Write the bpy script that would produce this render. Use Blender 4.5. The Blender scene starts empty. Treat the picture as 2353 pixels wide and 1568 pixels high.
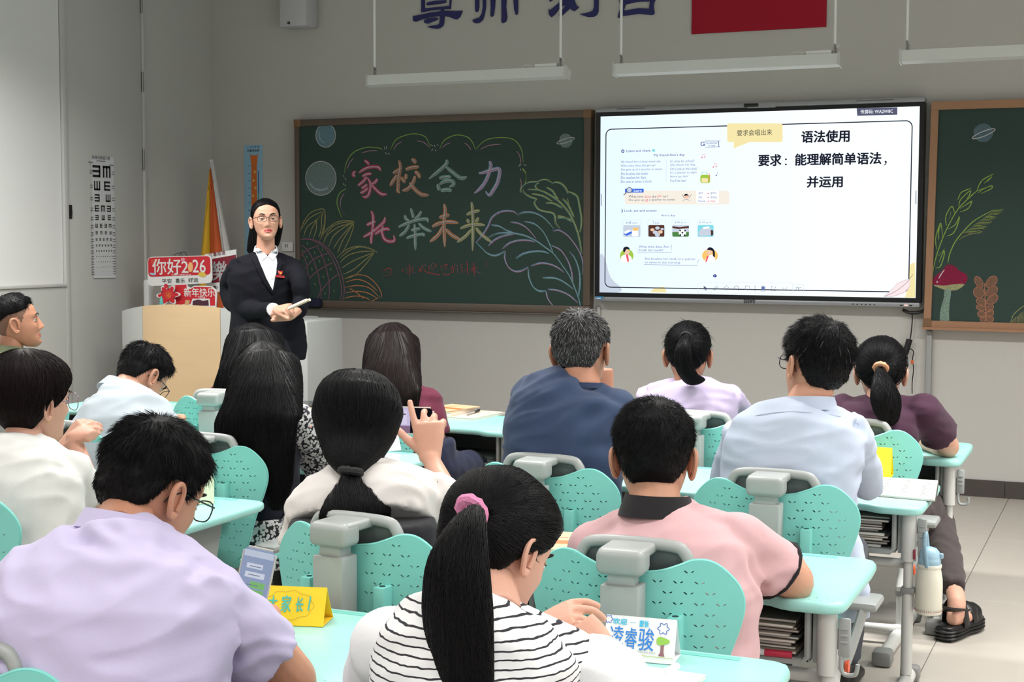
import bpy, bmesh, math, random
import numpy as np
from mathutils import Vector, Matrix, Euler, Quaternion
from mathutils import noise as mnoise
from mathutils.bvhtree import BVHTree
from mathutils.geometry import delaunay_2d_cdt
S = bpy.context.scene
COL = S.collection
random.seed(7)
RNG = np.random.default_rng(7)
PI = math.pi

# ---------------------------------------------------------------- camera
FPX, YAW, PITCH, ROLL, CAMH = 3349.83, 0.40596, -0.07069, 0.00243, 1.4492
YW = 8.524            # front wall
XL = -5.933           # left wall
fw = Vector((-math.sin(YAW)*math.cos(PITCH), math.cos(YAW)*math.cos(PITCH), math.sin(PITCH)))
r0 = Vector((math.cos(YAW), math.sin(YAW), 0)); u0 = r0.cross(fw)
rt = r0*math.cos(ROLL) + u0*math.sin(ROLL); up = -r0*math.sin(ROLL) + u0*math.cos(ROLL)
CO = Vector((0, 0, CAMH))
cam = bpy.data.cameras.new('camera'); cam.sensor_width = 36; cam.lens = FPX*36/2353
cam.clip_start = 0.05; cam.clip_end = 60
camo = bpy.data.objects.new('camera', cam); COL.objects.link(camo)
M = Matrix((rt, up, -fw)).transposed().to_4x4(); M.translation = CO
camo.matrix_world = M; S.camera = camo

def ray(px, py):
    return (fw*FPX + rt*(px-1176.5) + up*(784-py)).normalized()
def at(px, py, Y):
    d = ray(px, py); return CO + d*(Y/d.y)
def atx(px, py, X):
    d = ray(px, py); return CO + d*(X/d.x)
def atz(px, py, z):
    d = ray(px, py); return CO + d*((z-CAMH)/d.z)

# ---------------------------------------------------------------- world, lights, exposure
w = bpy.data.worlds.new('world'); S.world = w; w.use_nodes = True
w.node_tree.nodes['Background'].inputs[0].default_value = (0.80, 0.88, 1.0, 1)
w.node_tree.nodes['Background'].inputs[1].default_value = 0.25
def area(name, loc, rot, sx, sy, power, col=(1, 1, 1), spread=180):
    l = bpy.data.lights.new(name, 'AREA'); l.shape = 'RECTANGLE'; l.size = sx; l.size_y = sy
    l.energy = power; l.color = col; l.spread = math.radians(spread)
    o = bpy.data.objects.new(name, l); o.location = loc; o.rotation_euler = rot; COL.objects.link(o); return o
LP = 34
for lx in (-4.6, -2.3, 0.0, 2.0):
    for ly, lk in ((-1.6, .85), (0.6, .46), (2.8, .52), (5.3, 1.62)):
        area('ceiling_lamp_light', (lx, ly, 3.02), (0, 0, 0), 1.2, 0.3, LP*lk, (1.0, 0.985, 0.96), 144)
# daylight from the windows of the right-hand wall
area('window_daylight', (3.35, 1.8, 1.75), (0, math.radians(90), 0), 1.5, 7.0, 62, (0.93, 0.97, 1.0))
S.view_settings.view_transform = 'Standard'; S.view_settings.look = 'None'
S.view_settings.gamma = 1; S.view_settings.exposure = 0.27
S.view_settings.use_curve_mapping = False
S.cycles.max_bounces = 5; S.cycles.diffuse_bounces = 3; S.cycles.glossy_bounces = 2
S.cycles.transparent_max_bounces = 16; S.cycles.caustics_reflective = False; S.cycles.caustics_refractive = False
S.cycles.use_denoising = True

# ---------------------------------------------------------------- materials
def lin(c):
    return tuple(((v/255)/12.92 if v/255 <= 0.04045 else ((v/255+0.055)/1.055)**2.4) for v in c[:3])
MATS = {}
def mat(name, col, rough=0.6, spec=0.5, metal=0.0, noise=None, bump=None, emit=0, alpha=1, coat=0, sheen=0, trans=0):
    """col sRGB 0-255. noise=(scale, amount); bump=(scale, strength, stretch xyz)"""
    if name in MATS: return MATS[name]
    m = bpy.data.materials.new(name); m.use_nodes = True; nt = m.node_tree; b = nt.nodes['Principled BSDF']
    c = (*lin(col), 1); b.inputs['Base Color'].default_value = c
    b.inputs['Roughness'].default_value = rough; b.inputs['Metallic'].default_value = metal
    b.inputs['Specular IOR Level'].default_value = spec; b.inputs['Alpha'].default_value = alpha
    b.inputs['Coat Weight'].default_value = coat; b.inputs['Transmission Weight'].default_value = trans
    if sheen: b.inputs['Sheen Weight'].default_value = sheen
    if emit:
        b.inputs['Emission Color'].default_value = c; b.inputs['Emission Strength'].default_value = emit
    if noise or bump:
        tc = nt.nodes.new('ShaderNodeTexCoord')
    if noise:
        n = nt.nodes.new('ShaderNodeTexNoise'); n.inputs['Scale'].default_value = noise[0]; n.inputs['Detail'].default_value = 4
        if len(noise) > 2:
            mp = nt.nodes.new('ShaderNodeMapping'); mp.inputs['Scale'].default_value = noise[2]
            nt.links.new(tc.outputs['Object'], mp.inputs[0]); nt.links.new(mp.outputs[0], n.inputs[0])
        else: nt.links.new(tc.outputs['Object'], n.inputs[0])
        mx = nt.nodes.new('ShaderNodeMix'); mx.data_type = 'RGBA'
        a = noise[1]
        mx.inputs[6].default_value = tuple(max(0, v*(1-a)) for v in c[:3])+(1,)
        mx.inputs[7].default_value = tuple(min(1, v*(1+a)) for v in c[:3])+(1,)
        nt.links.new(n.outputs[0], mx.inputs[0]); nt.links.new(mx.outputs[2], b.inputs['Base Color'])
    if bump:
        n = nt.nodes.new('ShaderNodeTexNoise'); n.inputs['Scale'].default_value = bump[0]; n.inputs['Detail'].default_value = 3
        mp = nt.nodes.new('ShaderNodeMapping'); mp.inputs['Scale'].default_value = bump[2] if len(bump) > 2 else (1, 1, 1)
        nt.links.new(tc.outputs['Object'], mp.inputs[0]); nt.links.new(mp.outputs[0], n.inputs[0])
        bp = nt.nodes.new('ShaderNodeBump'); bp.inputs['Strength'].default_value = bump[1]; bp.inputs['Distance'].default_value = 0.01
        nt.links.new(n.outputs[0], bp.inputs['Height']); nt.links.new(bp.outputs[0], b.inputs['Normal'])
    MATS[name] = m; return m

def chalk(name, col, dens=0.55):
    if name in MATS: return MATS[name]
    m = mat(name, col, 0.95, 0.1); nt = m.node_tree; b = nt.nodes['Principled BSDF']
    tc = nt.nodes.new('ShaderNodeTexCoord'); n = nt.nodes.new('ShaderNodeTexNoise'); n.inputs['Scale'].default_value = 260
    nt.links.new(tc.outputs['Object'], n.inputs[0])
    r = nt.nodes.new('ShaderNodeMapRange'); r.inputs[1].default_value = 0.35; r.inputs[2].default_value = 0.65
    r.inputs[3].default_value = max(0, dens-0.25); r.inputs[4].default_value = min(1, dens+0.3)
    nt.links.new(n.outputs[0], r.inputs[0]); nt.links.new(r.outputs[0], b.inputs['Alpha']); return m

# ---------------------------------------------------------------- objects
def tag(o, label=None, cat=None, group=None, kind=None):
    if label: o['label'] = label
    if cat: o['category'] = cat
    if group: o['group'] = group
    if kind: o['kind'] = kind
    return o
def thing(name, label, cat, loc=(0, 0, 0), rotz=0, group=None):
    o = bpy.data.objects.new(name, None); o.empty_display_size = 0.05; COL.objects.link(o)
    o.location = loc; o.rotation_euler = (0, 0, rotz); return tag(o, label, cat, group)
def link(name, me, parent=None, world=True):
    o = bpy.data.objects.new(name, me); COL.objects.link(o)
    if parent is not None:
        o.parent = parent
        if world:
            L = Vector((0, 0, 0)); q = parent
            while q is not None: L += q.location; q = q.parent
            o.location = -L
    return o
class MB:
    def __init__(s): s.v = []; s.f = []; s.m = []; s.sm = []
    def add(s, v, f, m=0, smooth=False):
        n = len(s.v); s.v.extend([tuple(p) for p in v]); s.f.extend([tuple(i+n for i in q) for q in f])
        s.m.extend([m]*len(f)); s.sm.extend([smooth]*len(f)); return s
    def box(s, lo, hi, m=0):
        x0, y0, z0 = lo; x1, y1, z1 = hi
        v = [(x0,y0,z0),(x1,y0,z0),(x1,y1,z0),(x0,y1,z0),(x0,y0,z1),(x1,y0,z1),(x1,y1,z1),(x0,y1,z1)]
        return s.add(v, [(0,3,2,1),(4,5,6,7),(0,1,5,4),(1,2,6,5),(2,3,7,6),(3,0,4,7)], m)
    def rbox(s, lo, hi, r=0.005, m=0, seg=2, smooth=True):
        bm = bmesh.new(); bmesh.ops.create_cube(bm, size=1)
        for q in bm.verts:
            q.co = Vector([(lo[i]+hi[i])/2 + q.co[i]*(hi[i]-lo[i]) for i in range(3)])
        bmesh.ops.bevel(bm, geom=bm.edges[:], offset=r, segments=seg, affect='EDGES', profile=0.5)
        bm.verts.index_update()
        bm.normal_update()
        n0 = len(s.f); s.add([q.co for q in bm.verts], [[q.index for q in f.verts] for f in bm.faces], m, smooth)
        for i, f in enumerate(bm.faces):
            if max(abs(c) for c in f.normal) > .999: s.sm[n0+i] = False
        bm.free(); return s
    def tube(s, pts, r, n=10, m=0, cap=True, closed=False, flat=None, smooth=True):
        """r scalar or list; flat=(a,b) scales section; ring frames by parallel transport"""
        P = [Vector(p) for p in pts]; k = len(P)
        R = [r]*k if not hasattr(r, '__len__') else list(r)
        T = []
        for i in range(k):
            a = P[(i-1) % k] if (closed or i > 0) else P[i]; b = P[(i+1) % k] if (closed or i < k-1) else P[i]
            T.append((b-a).normalized())
        N = T[0].orthogonal().normalized() if flat is None or len(flat) < 3 else (Vector(flat[2])-T[0]*Vector(flat[2]).dot(T[0])).normalized()
        V = []
        for i in range(k):
            if i: N = (N - T[i]*N.dot(T[i])).normalized()
            B = T[i].cross(N); fa, fb = (1, 1) if flat is None else flat[:2]
            for j in range(n):
                a = 2*PI*j/n; V.append(P[i] + N*(math.cos(a)*R[i]*fa) + B*(math.sin(a)*R[i]*fb))
        F = []
        for i in range(k-1 if not closed else k):
            for j in range(n):
                a = i*n+j; b = i*n+(j+1) % n; c = ((i+1) % k)*n+(j+1) % n; d = ((i+1) % k)*n+j
                F.append((a, b, c, d))
        if cap and not closed:
            F.append(tuple(range(n-1, -1, -1))); F.append(tuple((k-1)*n+j for j in range(n)))
        return s.add(V, F, m, smooth)
    def lathe(s, prof, c=(0, 0, 0), n=24, m=0, axis=None):
        """prof list (r,z)"""
        V = []; F = []; k = len(prof); Q = Quaternion() if axis is None else Vector((0, 0, 1)).rotation_difference(Vector(axis))
        for r, z in prof:
            for j in range(n):
                a = 2*PI*j/n; V.append(Vector(c) + Q @ Vector((r*math.cos(a), r*math.sin(a), z)))
        for i in range(k-1):
            for j in range(n): F.append((i*n+j, i*n+(j+1) % n, (i+1)*n+(j+1) % n, (i+1)*n+j))
        F.append(tuple(range(n-1, -1, -1))); F.append(tuple((k-1)*n+j for j in range(n)))
        return s.add(V, F, m, True)
    def prism(s, poly, ax, a, b, m=0, smooth=False):
        """poly 2D list; extruded along axis ax from a to b. the 2D coords are the two other axes in xyz order"""
        def mk(p, t):
            q = list(p); q.insert(ax, t); return tuple(q)
        n = len(poly); V = [mk(p, a) for p in poly]+[mk(p, b) for p in poly]
        F = [tuple(range(n-1, -1, -1)), tuple(range(n, 2*n))]+[(i, (i+1) % n, n+(i+1) % n, n+i) for i in range(n)]
        s.add(V, F, m, smooth); return s
    def ell(s, c, r, m=0, nu=16, nv=10, R=None):
        V = []; F = []; R = R or Matrix.Identity(3)
        for i in range(nv+1):
            t = PI*i/nv
            for j in range(nu):
                a = 2*PI*j/nu; V.append(Vector(c)+R @ Vector((r[0]*math.sin(t)*math.cos(a), r[1]*math.sin(t)*math.sin(a), r[2]*math.cos(t))))
        for i in range(nv):
            for j in range(nu): F.append((i*nu+j, (i+1)*nu+j, (i+1)*nu+(j+1) % nu, i*nu+(j+1) % nu))
        return s.add(V, F, m, True)
    def mesh(s, name, mats):
        me = bpy.data.meshes.new(name); me.from_pydata(s.v, [], s.f)
        for q in (mats if isinstance(mats, (list, tuple)) else [mats]): me.materials.append(q)
        me.polygons.foreach_set('material_index', s.m); me.polygons.foreach_set('use_smooth', s.sm)
        me.update(); 
        if any(s.sm):
            try: me.set_sharp_from_angle(angle=math.radians(42))
            except Exception: pass
        return me
    def build(s, name, mats, parent=None, world=True):
        return link(name, s.mesh(name, mats), parent, world)
def fixn(me):
    bm = bmesh.new(); bm.from_mesh(me); bmesh.ops.recalc_face_normals(bm, faces=bm.faces[:]); bm.to_mesh(me); bm.free(); return me

def catmull(P, n=6, closed=False):
    P = [Vector(p) for p in P]
    if len(P) < 3 and not closed: return P
    out = []; k = len(P)
    for i in range(k if closed else k-1):
        if closed: a, b, c, d = P[(i-1) % k], P[i], P[(i+1) % k], P[(i+2) % k]
        else: a, b, c, d = P[max(i-1, 0)], P[i], P[i+1], P[min(i+2, k-1)]
        for j in range(n):
            t = j/n; out.append(0.5*((2*b)+(c-a)*t+(2*a-5*b+4*c-d)*t*t+(3*b-a-3*c+d)*t**3))
    if not closed: out.append(P[-1])
    return out
def interp(x, xs, ys): return float(np.interp(x, xs, ys))

# flat print on a plane: pixel tracing helpers -> wall coordinates (x, z) at distance Y
def stroke(mb, P, w, Y, m=0, n=5, taper=(0.4, 0.4), off=0.0, src='px'):
    """P pixel points on the plane Y. w width in metres."""
    W = [at(p[0], p[1], Y) for p in P] if src == 'px' else [Vector((p[0], Y, p[1])) for p in P]
    C = catmull(W, n); k = len(C)
    if k < 2: return
    V = []; F = []
    for i in range(k):
        t = (C[min(i+1, k-1)]-C[max(i-1, 0)]); nn = Vector((-t.z, 0, t.x)).normalized()
        s = i/(k-1); ww = w*min(1, taper[0]+(1-taper[0])*s*5)*min(1, taper[1]+(1-taper[1])*(1-s)*5)/2
        V += [Vector((C[i].x, Y-off, C[i].z))+nn*ww, Vector((C[i].x, Y-off, C[i].z))-nn*ww]
    for i in range(k-1): F.append((2*i, 2*i+2, 2*i+3, 2*i+1))
    mb.add(V, F, m)
def fill(mb, P, Y, m=0, off=0.0, n=0, src='px'):
    W = [at(p[0], p[1], Y) for p in P] if src == 'px' else [Vector((p[0], Y, p[1])) for p in P]
    if n: W = catmull(W, n, True)
    mb.add([(q.x, Y-off, q.z) for q in W], [tuple(range(len(W)))], m)

_TXT = {}
def glyphs(s, bold=0.0, shear=0.0):
    key = (s, bold, shear)
    if key in _TXT: return _TXT[key]
    cu = bpy.data.curves.new('t', 'FONT'); cu.body = s; cu.offset = bold; cu.shear = shear; cu.resolution_u = 2
    o = bpy.data.objects.new('t', cu); COL.objects.link(o)
    dg = bpy.context.evaluated_depsgraph_get(); me = bpy.data.meshes.new_from_object(o.evaluated_get(dg))
    V = np.array([q.co[:] for q in me.vertices]); F = [tuple(f.vertices) for f in me.polygons]
    bpy.data.objects.remove(o); bpy.data.curves.remove(cu); bpy.data.meshes.remove(me)
    if len(V) == 0: V = np.zeros((1, 3))
    _TXT[key] = (V, F); return V, F
def text(mb, s, xl, yt, yb, xr, Y, m=0, bold=0.0, shear=0.0, off=0.001, rot=0.0):
    """fit the inked box of s to pixel box: left xl, top yt, bottom yb (measured at the left end), right xr, on plane Y"""
    V, F = glyphs(s, 0.0, shear)
    lo = V.min(0); hi = V.max(0)
    a = at(xl, yb, Y); b = at(xl, yt, Y); X1 = at(xr, yb, Y).x
    x = a.x+(V[:, 0]-lo[0])/(hi[0]-lo[0])*(X1-a.x); z = a.z+(V[:, 1]-lo[1])/(hi[1]-lo[1])*(b.z-a.z)
    if rot:
        dx = x-a.x; dz = z-a.z; c, sn = math.cos(rot), math.sin(rot); x = a.x+dx*c-dz*sn; z = a.z+dx*sn+dz*c
    if bold > 0:
        d = bold*.35*abs(b.z-a.z)
        for k, (ux, uz) in enumerate(((-1, 0), (1, 0), (0, -.8), (0, .8), (.7, .6), (-.7, -.6), (.7, -.6), (-.7, .6))):
            mb.add([(x[i]+ux*d, Y-off-.00002*(k+1), z[i]+uz*d) for i in range(len(x))], F, m)
    mb.add([(x[i], Y-off, z[i]) for i in range(len(x))], F, m)
# ================================================================ ROOM
wallp = mat('wall_paint', (190, 188, 183), 0.85, 0.25, noise=(2.0, 0.015), bump=(180, 0.08))
wallp_l = mat('wall_paint_left', (192, 192, 187), 0.8, 0.25, noise=(1.5, 0.012))
panelm = mat('wainscot_panel', (196, 197, 193), 0.6, 0.3)
ceilm = mat('ceiling_paint', (205, 204, 200), 0.9, 0.2)
tilem = mat('floor_tile', (176, 169, 160), 0.42, 0.4, noise=(9, 0.05))
groutm = mat('grout', (105, 98, 90), 0.9)
basem = mat('skirting_tile', (74, 68, 65), 0.4, 0.4, noise=(6, 0.08))
white = mat('white_enamel', (222, 222, 220), 0.4)
metalm = mat('dull_steel', (150, 150, 148), 0.35, 0.5, 0.9)
dark = mat('black_plastic', (18, 18, 20), 0.45)

X0, X1, Y0, Y1, ZC = XL, 3.6, -3.2, YW, 3.5
def struct(name, mb, m, parent=None):
    o = mb.build(name, m, parent); o['kind'] = 'structure'; return o
floor = struct('floor', MB().box((X0, Y0, -0.1), (X1, Y1, -0.004)), groutm)
me_t = None
ntx = 0
xs = [-0.634+0.6*i for i in range(-9, 8)]
ys = [7.324-1.27*i for i in range(-1, 9)]
tc = {}
for xx in xs:
    for yy in ys:
        xa, xb = max(xx, X0), min(xx+0.6, X1); ya, yb = max(yy-1.27, Y0), min(yy, Y1)
        if xb-xa < .05 or yb-ya < .05: continue
        k = (round(xb-xa, 3), round(yb-ya, 3))
        if k not in tc:
            g = 0.0014
            tc[k] = MB().rbox((g, g, -0.006), (k[0]-g, k[1]-g, 0.0), 0.0007, seg=1, smooth=False).mesh('tile', tilem)
        o = bpy.data.objects.new('tile', tc[k]); COL.objects.link(o); o.parent = floor; o.location = (xa, ya, 0)
struct('ceiling', MB().box((X0, Y0, ZC), (X1, Y1, ZC+.1)), ceilm)
struct('wall_front', MB().box((X0-.1, Y1, -.1), (X1+.1, Y1+.15, ZC+.1)), wallp)
wlo_ = struct('wall_left', MB().box((X0-.15, Y0, -.1), (X0, Y1, ZC+.1)), wallp_l)
MB().rbox((X0-.01, Y0+.01, 1.16), (X0+.008, 6.972, ZC-.01), .002, smooth=False).build('plaster_panel', mat('white_plaster', (226, 227, 225), .8, .25, noise=(1.5, .012)), wlo_)
struct('wall_back', MB().box((X0-.1, Y0-.15, -.1), (X1+.1, Y0, ZC+.1)), wallp)
struct('wall_right', MB().box((X1, Y0, -.1), (X1+.15, Y1, ZC+.1)), wallp)
# skirting
bb = MB().box((X0, Y1-.008, 0), (X1, Y1, 0.094)); bbo = struct('baseboard_front', bb, basem)
x = -0.655-0.8*6; bm_ = MB().rbox((.001, -.006, 0.0), (.799, .004, 0.096), .0015, seg=1).mesh('tile', basem)
while x < X1-.8:
    o = bpy.data.objects.new('tile', bm_); COL.objects.link(o); o.parent = bbo; o.location = (max(x, X0), Y1-.008, 0); x += 0.8
# left wall: lower panels, ledge, flush door with hinges, post
wz = 1.165
wl = MB().box((X0, Y0, 0), (X0+.018, 6.975, wz-.012)); wlo = struct('trim_1', wl, panelm)
pm = MB().rbox((0, .0015, .01), (.006, 1.1985, wz-.016), .0015, seg=1).mesh('panel', panelm)
y = 6.975-0.56-1.2
for i in range(8):
    o = bpy.data.objects.new('panel', pm); COL.objects.link(o); o.parent = wlo; o.location = (X0+.018, y-1.2*i, 0)
    if y-1.2*i < Y0+.2: bpy.data.objects.remove(o); break
pm2 = MB().rbox((0, .0015, .01), (.006, .555, wz-.016), .0015, seg=1).mesh('panel', panelm)
o = bpy.data.objects.new('panel', pm2); COL.objects.link(o); o.parent = wlo; o.location = (X0+.018, 6.975-0.557, 0)
struct('trim_2', MB().rbox((X0, Y0, wz-.014), (X0+.034, 6.975, wz+.006), .004), mat('ledge', (208, 208, 204), .5))
dj = MB()
dj.rbox((X0-.01, 6.975, 0), (X0+.026, 7.012, ZC), .003); dj.rbox((X0-.01, 7.742, 0), (X0+.022, 7.768, ZC), .003)
struct('trim_3', dj, panelm)
dl = MB().rbox((X0-.01, 7.016, .01), (X0+.014, 7.738, ZC-.02), .003)
do = struct('door_1', dl, mat('door_leaf', (190, 191, 187), .6, .3, noise=(1.2, .01)))
for (pa, pb) in ((-12, 31), (165, 211), (343, 391)):
    za = atx(325, pa, X0+.015).z; zb = atx(325, pb, X0+.015).z
    h = MB(); h.tube([(X0+.02, 7.742, zb), (X0+.02, 7.742, za)], .008, 10); h.rbox((X0+.013, 7.742, zb), (X0+.017, 7.765, za), .001)
    for q in (.33, .66): h.tube([(X0+.02, 7.742, zb+(za-zb)*q-.001), (X0+.02, 7.742, zb+(za-zb)*q+.001)], .009, 10)
    h.build('hinge', metalm, do)
q = atx(161, 487, X0+.015)
h = MB(); h.rbox((X0+.012, q.y-.016, q.z-.042), (X0+.02, q.y+.016, q.z+.042), .006); h.rbox((X0+.02, q.y-.007, q.z-.02), (X0+.028, q.y+.007, q.z+.02), .003, m=1)
h.build('lock_plate', [mat('dark_lock', (66, 62, 56), .4, .5, .6), dark], do)

# ---------------------------------------------------------------- eye chart on the door
def on_left(mb_pts): pass
t = thing('eye_chart', 'tall white eye test chart with black letter E rows taped on grey door', 'chart', (X0+.016, 7.35, 1.2))
c = MB()
a = atx(209, 358, X0+.016); b = atx(264, 634, X0+.016)
ya, yb_, zt, zb = a.y, b.y+.005, a.z, b.z
c.add([(X0+.017, ya, zb), (X0+.017, yb_, zb-.004), (X0+.0172, yb_, zt+.002), (X0+.017, ya, zt)], [(0, 1, 2, 3)])
# slight curl at the bottom edge
c.add([(X0+.017, ya, zb), (X0+.017, yb_, zb-.004), (X0+.021, yb_, zb-.012), (X0+.021, ya, zb-.008)], [(0, 3, 2, 1)])
c.build('paper', mat('chart_paper', (206, 208, 210), .7), t)
inkm = mat('black_ink', (22, 22, 26), .8); ink2 = mat('grey_ink', (120, 120, 124), .8)
ee = MB(); XX = X0+.0182
def erect(y0, z0, y1, z1, m=0): ee.add([(XX, y0, z0), (XX, y1, z0), (XX, y1, z1), (XX, y0, z1)], [(0, 1, 2, 3)], m)
def E_(yc, zc, s, rot):
    u = s*.7/5
    rects = [(-2.5, -2.5, 2.5, -1.5), (-2.5, -.5, 2.5, .5), (-2.5, 1.5, 2.5, 2.5), (-2.5, -2.5, -1.5, 2.5)]
    for (a0, b0, a1, b1) in rects:
        P = [(a0, b0), (a1, b1)]
        Q = []
        for (p, q) in P:
            for _ in range(rot): p, q = -q, p
            Q.append((p*u, q*u))
        erect(yc+min(Q[0][0], Q[1][0]), zc+min(Q[0][1], Q[1][1]), yc+max(Q[0][0], Q[1][0]), zc+max(Q[0][1], Q[1][1]))
def rz(Y_): # chart zoom row -> z
    return atx(190+250*.1977, 340+Y_*.1977, XX).z
def cy(X_): return atx(190+X_*.1977, 450, XX).y
for row, s, items in ((277, .105, ((165, 2), (284, 3))), (443, .082, ((170, 1), (287, 0))), (584, .066, ((168, 2), (295, 1))),
    (706, .055, ((163, 0), (234, 3), (302, 2))), (811, .043, ((161, 2), (235, 1), (307, 0))), (905, .034, ((156, 1), (209, 0), (262, 2), (313, 3))),
    (988, .028, ((154, 2), (209, 3), (264, 0), (316, 1))), (1064, .022, ((153, 1), (195, 2), (236, 1), (279, 3), (320, 0))),
    (1134, .018, ((151, 2), (186, 3), (220, 0), (255, 2), (289, 1), (323, 3))), (1198, .014, tuple((150+29*i, i % 4) for i in range(7))),
    (1263, .010, tuple((149+26*i, (i*3) % 4) for i in range(8))), (1325, .008, tuple((149+26*i, i % 4) for i in range(8))),
    (1385, .006, tuple((149+26*i, i % 4) for i in range(8))), (1441, .004, tuple((149+26*i, i % 4) for i in range(8)))):
    for X_, r_ in items: E_(cy(X_), rz(row), s, r_)
    for X_ in (105, 356):
        erect(cy(X_)-.012, rz(row)-.002, cy(X_)+.012, rz(row)+.004, 1); erect(cy(X_)-.014, rz(row)-.016, cy(X_)+.014, rz(row)-.011, 1)
V, F = glyphs('标准对数视力表'); lo = V.min(0); hi = V.max(0)
y0, y1, z0, z1 = cy(117), cy(325), rz(140), rz(98)
ee.add([(XX, y0+(v[0]-lo[0])/(hi[0]-lo[0])*(y1-y0), z0+(v[1]-lo[1])/(hi[1]-lo[1])*(z1-z0)) for v in V], F, 0)
erect(cy(165), rz(162), cy(270), rz(152), 1); erect(cy(75), rz(185), cy(128), rz(172), 1); erect(cy(315), rz(202), cy(364), rz(190), 1)
ee.build('printed_letters', [inkm, ink2], t)

# ---------------------------------------------------------------- wall characters, red flag
navy = mat('navy_lettering', (24, 26, 92), .5)
t = thing('wall_motto', 'large navy blue brush characters fixed high on front wall', 'lettering', tuple(at(1230, 30, YW)))
def z6(P): return [(920+x*.2635, y*.2635) for x, y in P]
def char_prisms(polys, nm):
    m = MB()
    for P in polys:
        W = [at(x, y, YW-.004) for x, y in z6(P)]
        m.prism([(q.x, q.z) for q in W], 1, YW-.012, YW+.002)
    o = m.build(nm, navy, t); fixn(o.data)
char_prisms([[(190,-150),(215,-150),(212,75),(430,52),(440,-150),(455,-150),(440,78),(380,80),(380,94),(485,98),(544,95),(520,150),(495,170),(465,165),(430,148),(385,142),(382,195),(375,225),(350,245),(320,252),(270,246),(236,234),(300,222),(335,215),(345,200),(347,140),(260,150),(190,170),(135,190),(115,185),(113,142),(180,130),(260,112),(355,98),(357,82),(270,92),(185,108)],
    [(228,40),(240,22),(300,8),(400,2),(402,20),(380,30),(300,40),(240,48)], [(206,182),(240,162),(310,152),(330,160),(320,175),(240,208),(215,202)]], 'character')
char_prisms([[(655,-150),(685,-150),(688,60),(678,100),(665,107),(655,95)], [(715,-150),(750,-150),(746,70),(735,130),(720,175),(690,200),(655,204),(632,185),(640,170),(690,155),(712,120),(722,60)],
    [(788,-20),(830,-20),(825,60),(815,130),(800,148),(788,140),(792,60)], [(880,-150),(935,-150),(922,60),(932,150),(922,190),(895,202),(884,195),(886,100)], [(988,-20),(1026,-20),(1026,110),(1018,130),(1008,130),(995,80)]], 'character')
char_prisms([[(1300,-20),(1360,-60),(1520,-150),(1560,-150),(1515,-10),(1535,45),(1558,65),(1520,98),(1500,92),(1480,72),(1440,110),(1400,145),(1385,135),(1420,80),(1450,35),(1390,70),(1350,125),(1318,150),(1300,130),(1295,82),(1310,90),(1380,30),(1440,-20),(1350,-10),(1305,16)],
    [(1690,-150),(1730,-150),(1728,100),(1715,130),(1690,147),(1640,150),(1565,126),(1640,112),(1680,95),(1692,60)]], 'character')
char_prisms([[(1915,-60),(1912,10),(1925,60),(1900,140),(1900,155),(1915,158),(1940,140),(2080,122),(2190,132),(2215,125),(2215,95),(2208,60),(2215,20),(2235,-20),(2180,-30),(2178,15),(2172,78),(2080,72),(1955,95),(1950,85),(1965,40),(2060,18),(2178,12),(2180,-60)]], 'character')

redm = mat('red_cloth', (158, 24, 46), .75, .2)
t = thing('red_flag', 'plain red flag panel mounted high on front wall above screen', 'flag', tuple(at(1745, 40, YW)))
a = at(1590, 79, YW); b = at(1899, 64.5, YW)
MB().rbox((a.x, YW-.012, a.z), (b.x, YW, a.z+.62), .002).build('flag_panel', redm, t)

# small white wall speaker
a = at(647, 64, 8.40); b = at(709, 0, 8.40)
t = thing('wall_speaker', 'small white wall box mounted above the left chalkboard', 'speaker', (a.x+.1, YW, a.z))
MB().rbox((a.x, 8.37, a.z), (b.x, YW, 3.25), .012).build('housing', mat('speaker_white', (188, 188, 192), .5), t)
q = at(664, 53, 8.37); MB().tube([(q.x, 8.362, q.z), (q.x, 8.372, q.z)], .009, 14).build('knob', mat('knob_dark', (58, 58, 56), .5), t)
MB().box((a.x-.012, 8.44, a.z+.13), (a.x, YW, 3.3)).build('bracket', dark, t)

# wall switch plate
a = at(650, 573, YW-.01); b = at(672, 557, YW-.01)
t = thing('light_switch', 'white switch plate on front wall behind the teacher', 'switch', (a.x, YW, a.z))
MB().rbox((a.x-.01, YW-.012, a.z-.015), (b.x+.004, YW, b.z), .003).build('plate', white, t)
MB().box((a.x+.02, YW-.014, a.z+.012), (a.x+.026, YW-.011, b.z-.012)).box((a.x+.034, YW-.014, a.z+.012), (a.x+.04, YW-.011, b.z-.012)).build('rocker', mat('sw', (120, 120, 120), .5), t)

# height chart with giraffe
t = thing('height_chart', 'pale blue paper height chart with an orange giraffe neck', 'chart', tuple(at(584, 480, YW)))
YP = YW-.002
def quadpx(mb, P, m=0, off=0.0, Y=YP): fill(mb, P, Y, m, off)
c = MB(); quadpx(c, [(561, 333), (603, 333), (604, 640), (563, 640)]); c.build('paper', mat('hc_blue', (150, 192, 218), .7), t)
c = MB()
quadpx(c, [(578, 378), (590, 378), (592, 600), (578, 600)], 0, .001)
fill(c, [(576, 366), (578, 358), (590, 358), (592, 366), (590, 378), (584, 380), (578, 378)], YP, 0, .0012, 3)
quadpx(c, [(573, 354), (578, 356), (577, 362)], 0, .001); quadpx(c, [(590, 356), (595, 354), (591, 362)], 0, .001)
for (x_, y_) in ((586, 395), (583, 415), (587, 432), (582, 450), (586, 470), (584, 490)): fill(c, [(x_-3, y_), (x_, y_-4), (x_+3, y_), (x_, y_+4)], YP, 1, .002, 3)
quadpx(c, [(593, 393), (595, 393), (595, 452), (593, 452)], 2, .001); quadpx(c, [(593, 445), (595, 445), (595, 470), (593, 470)], 3, .0012)
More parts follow.
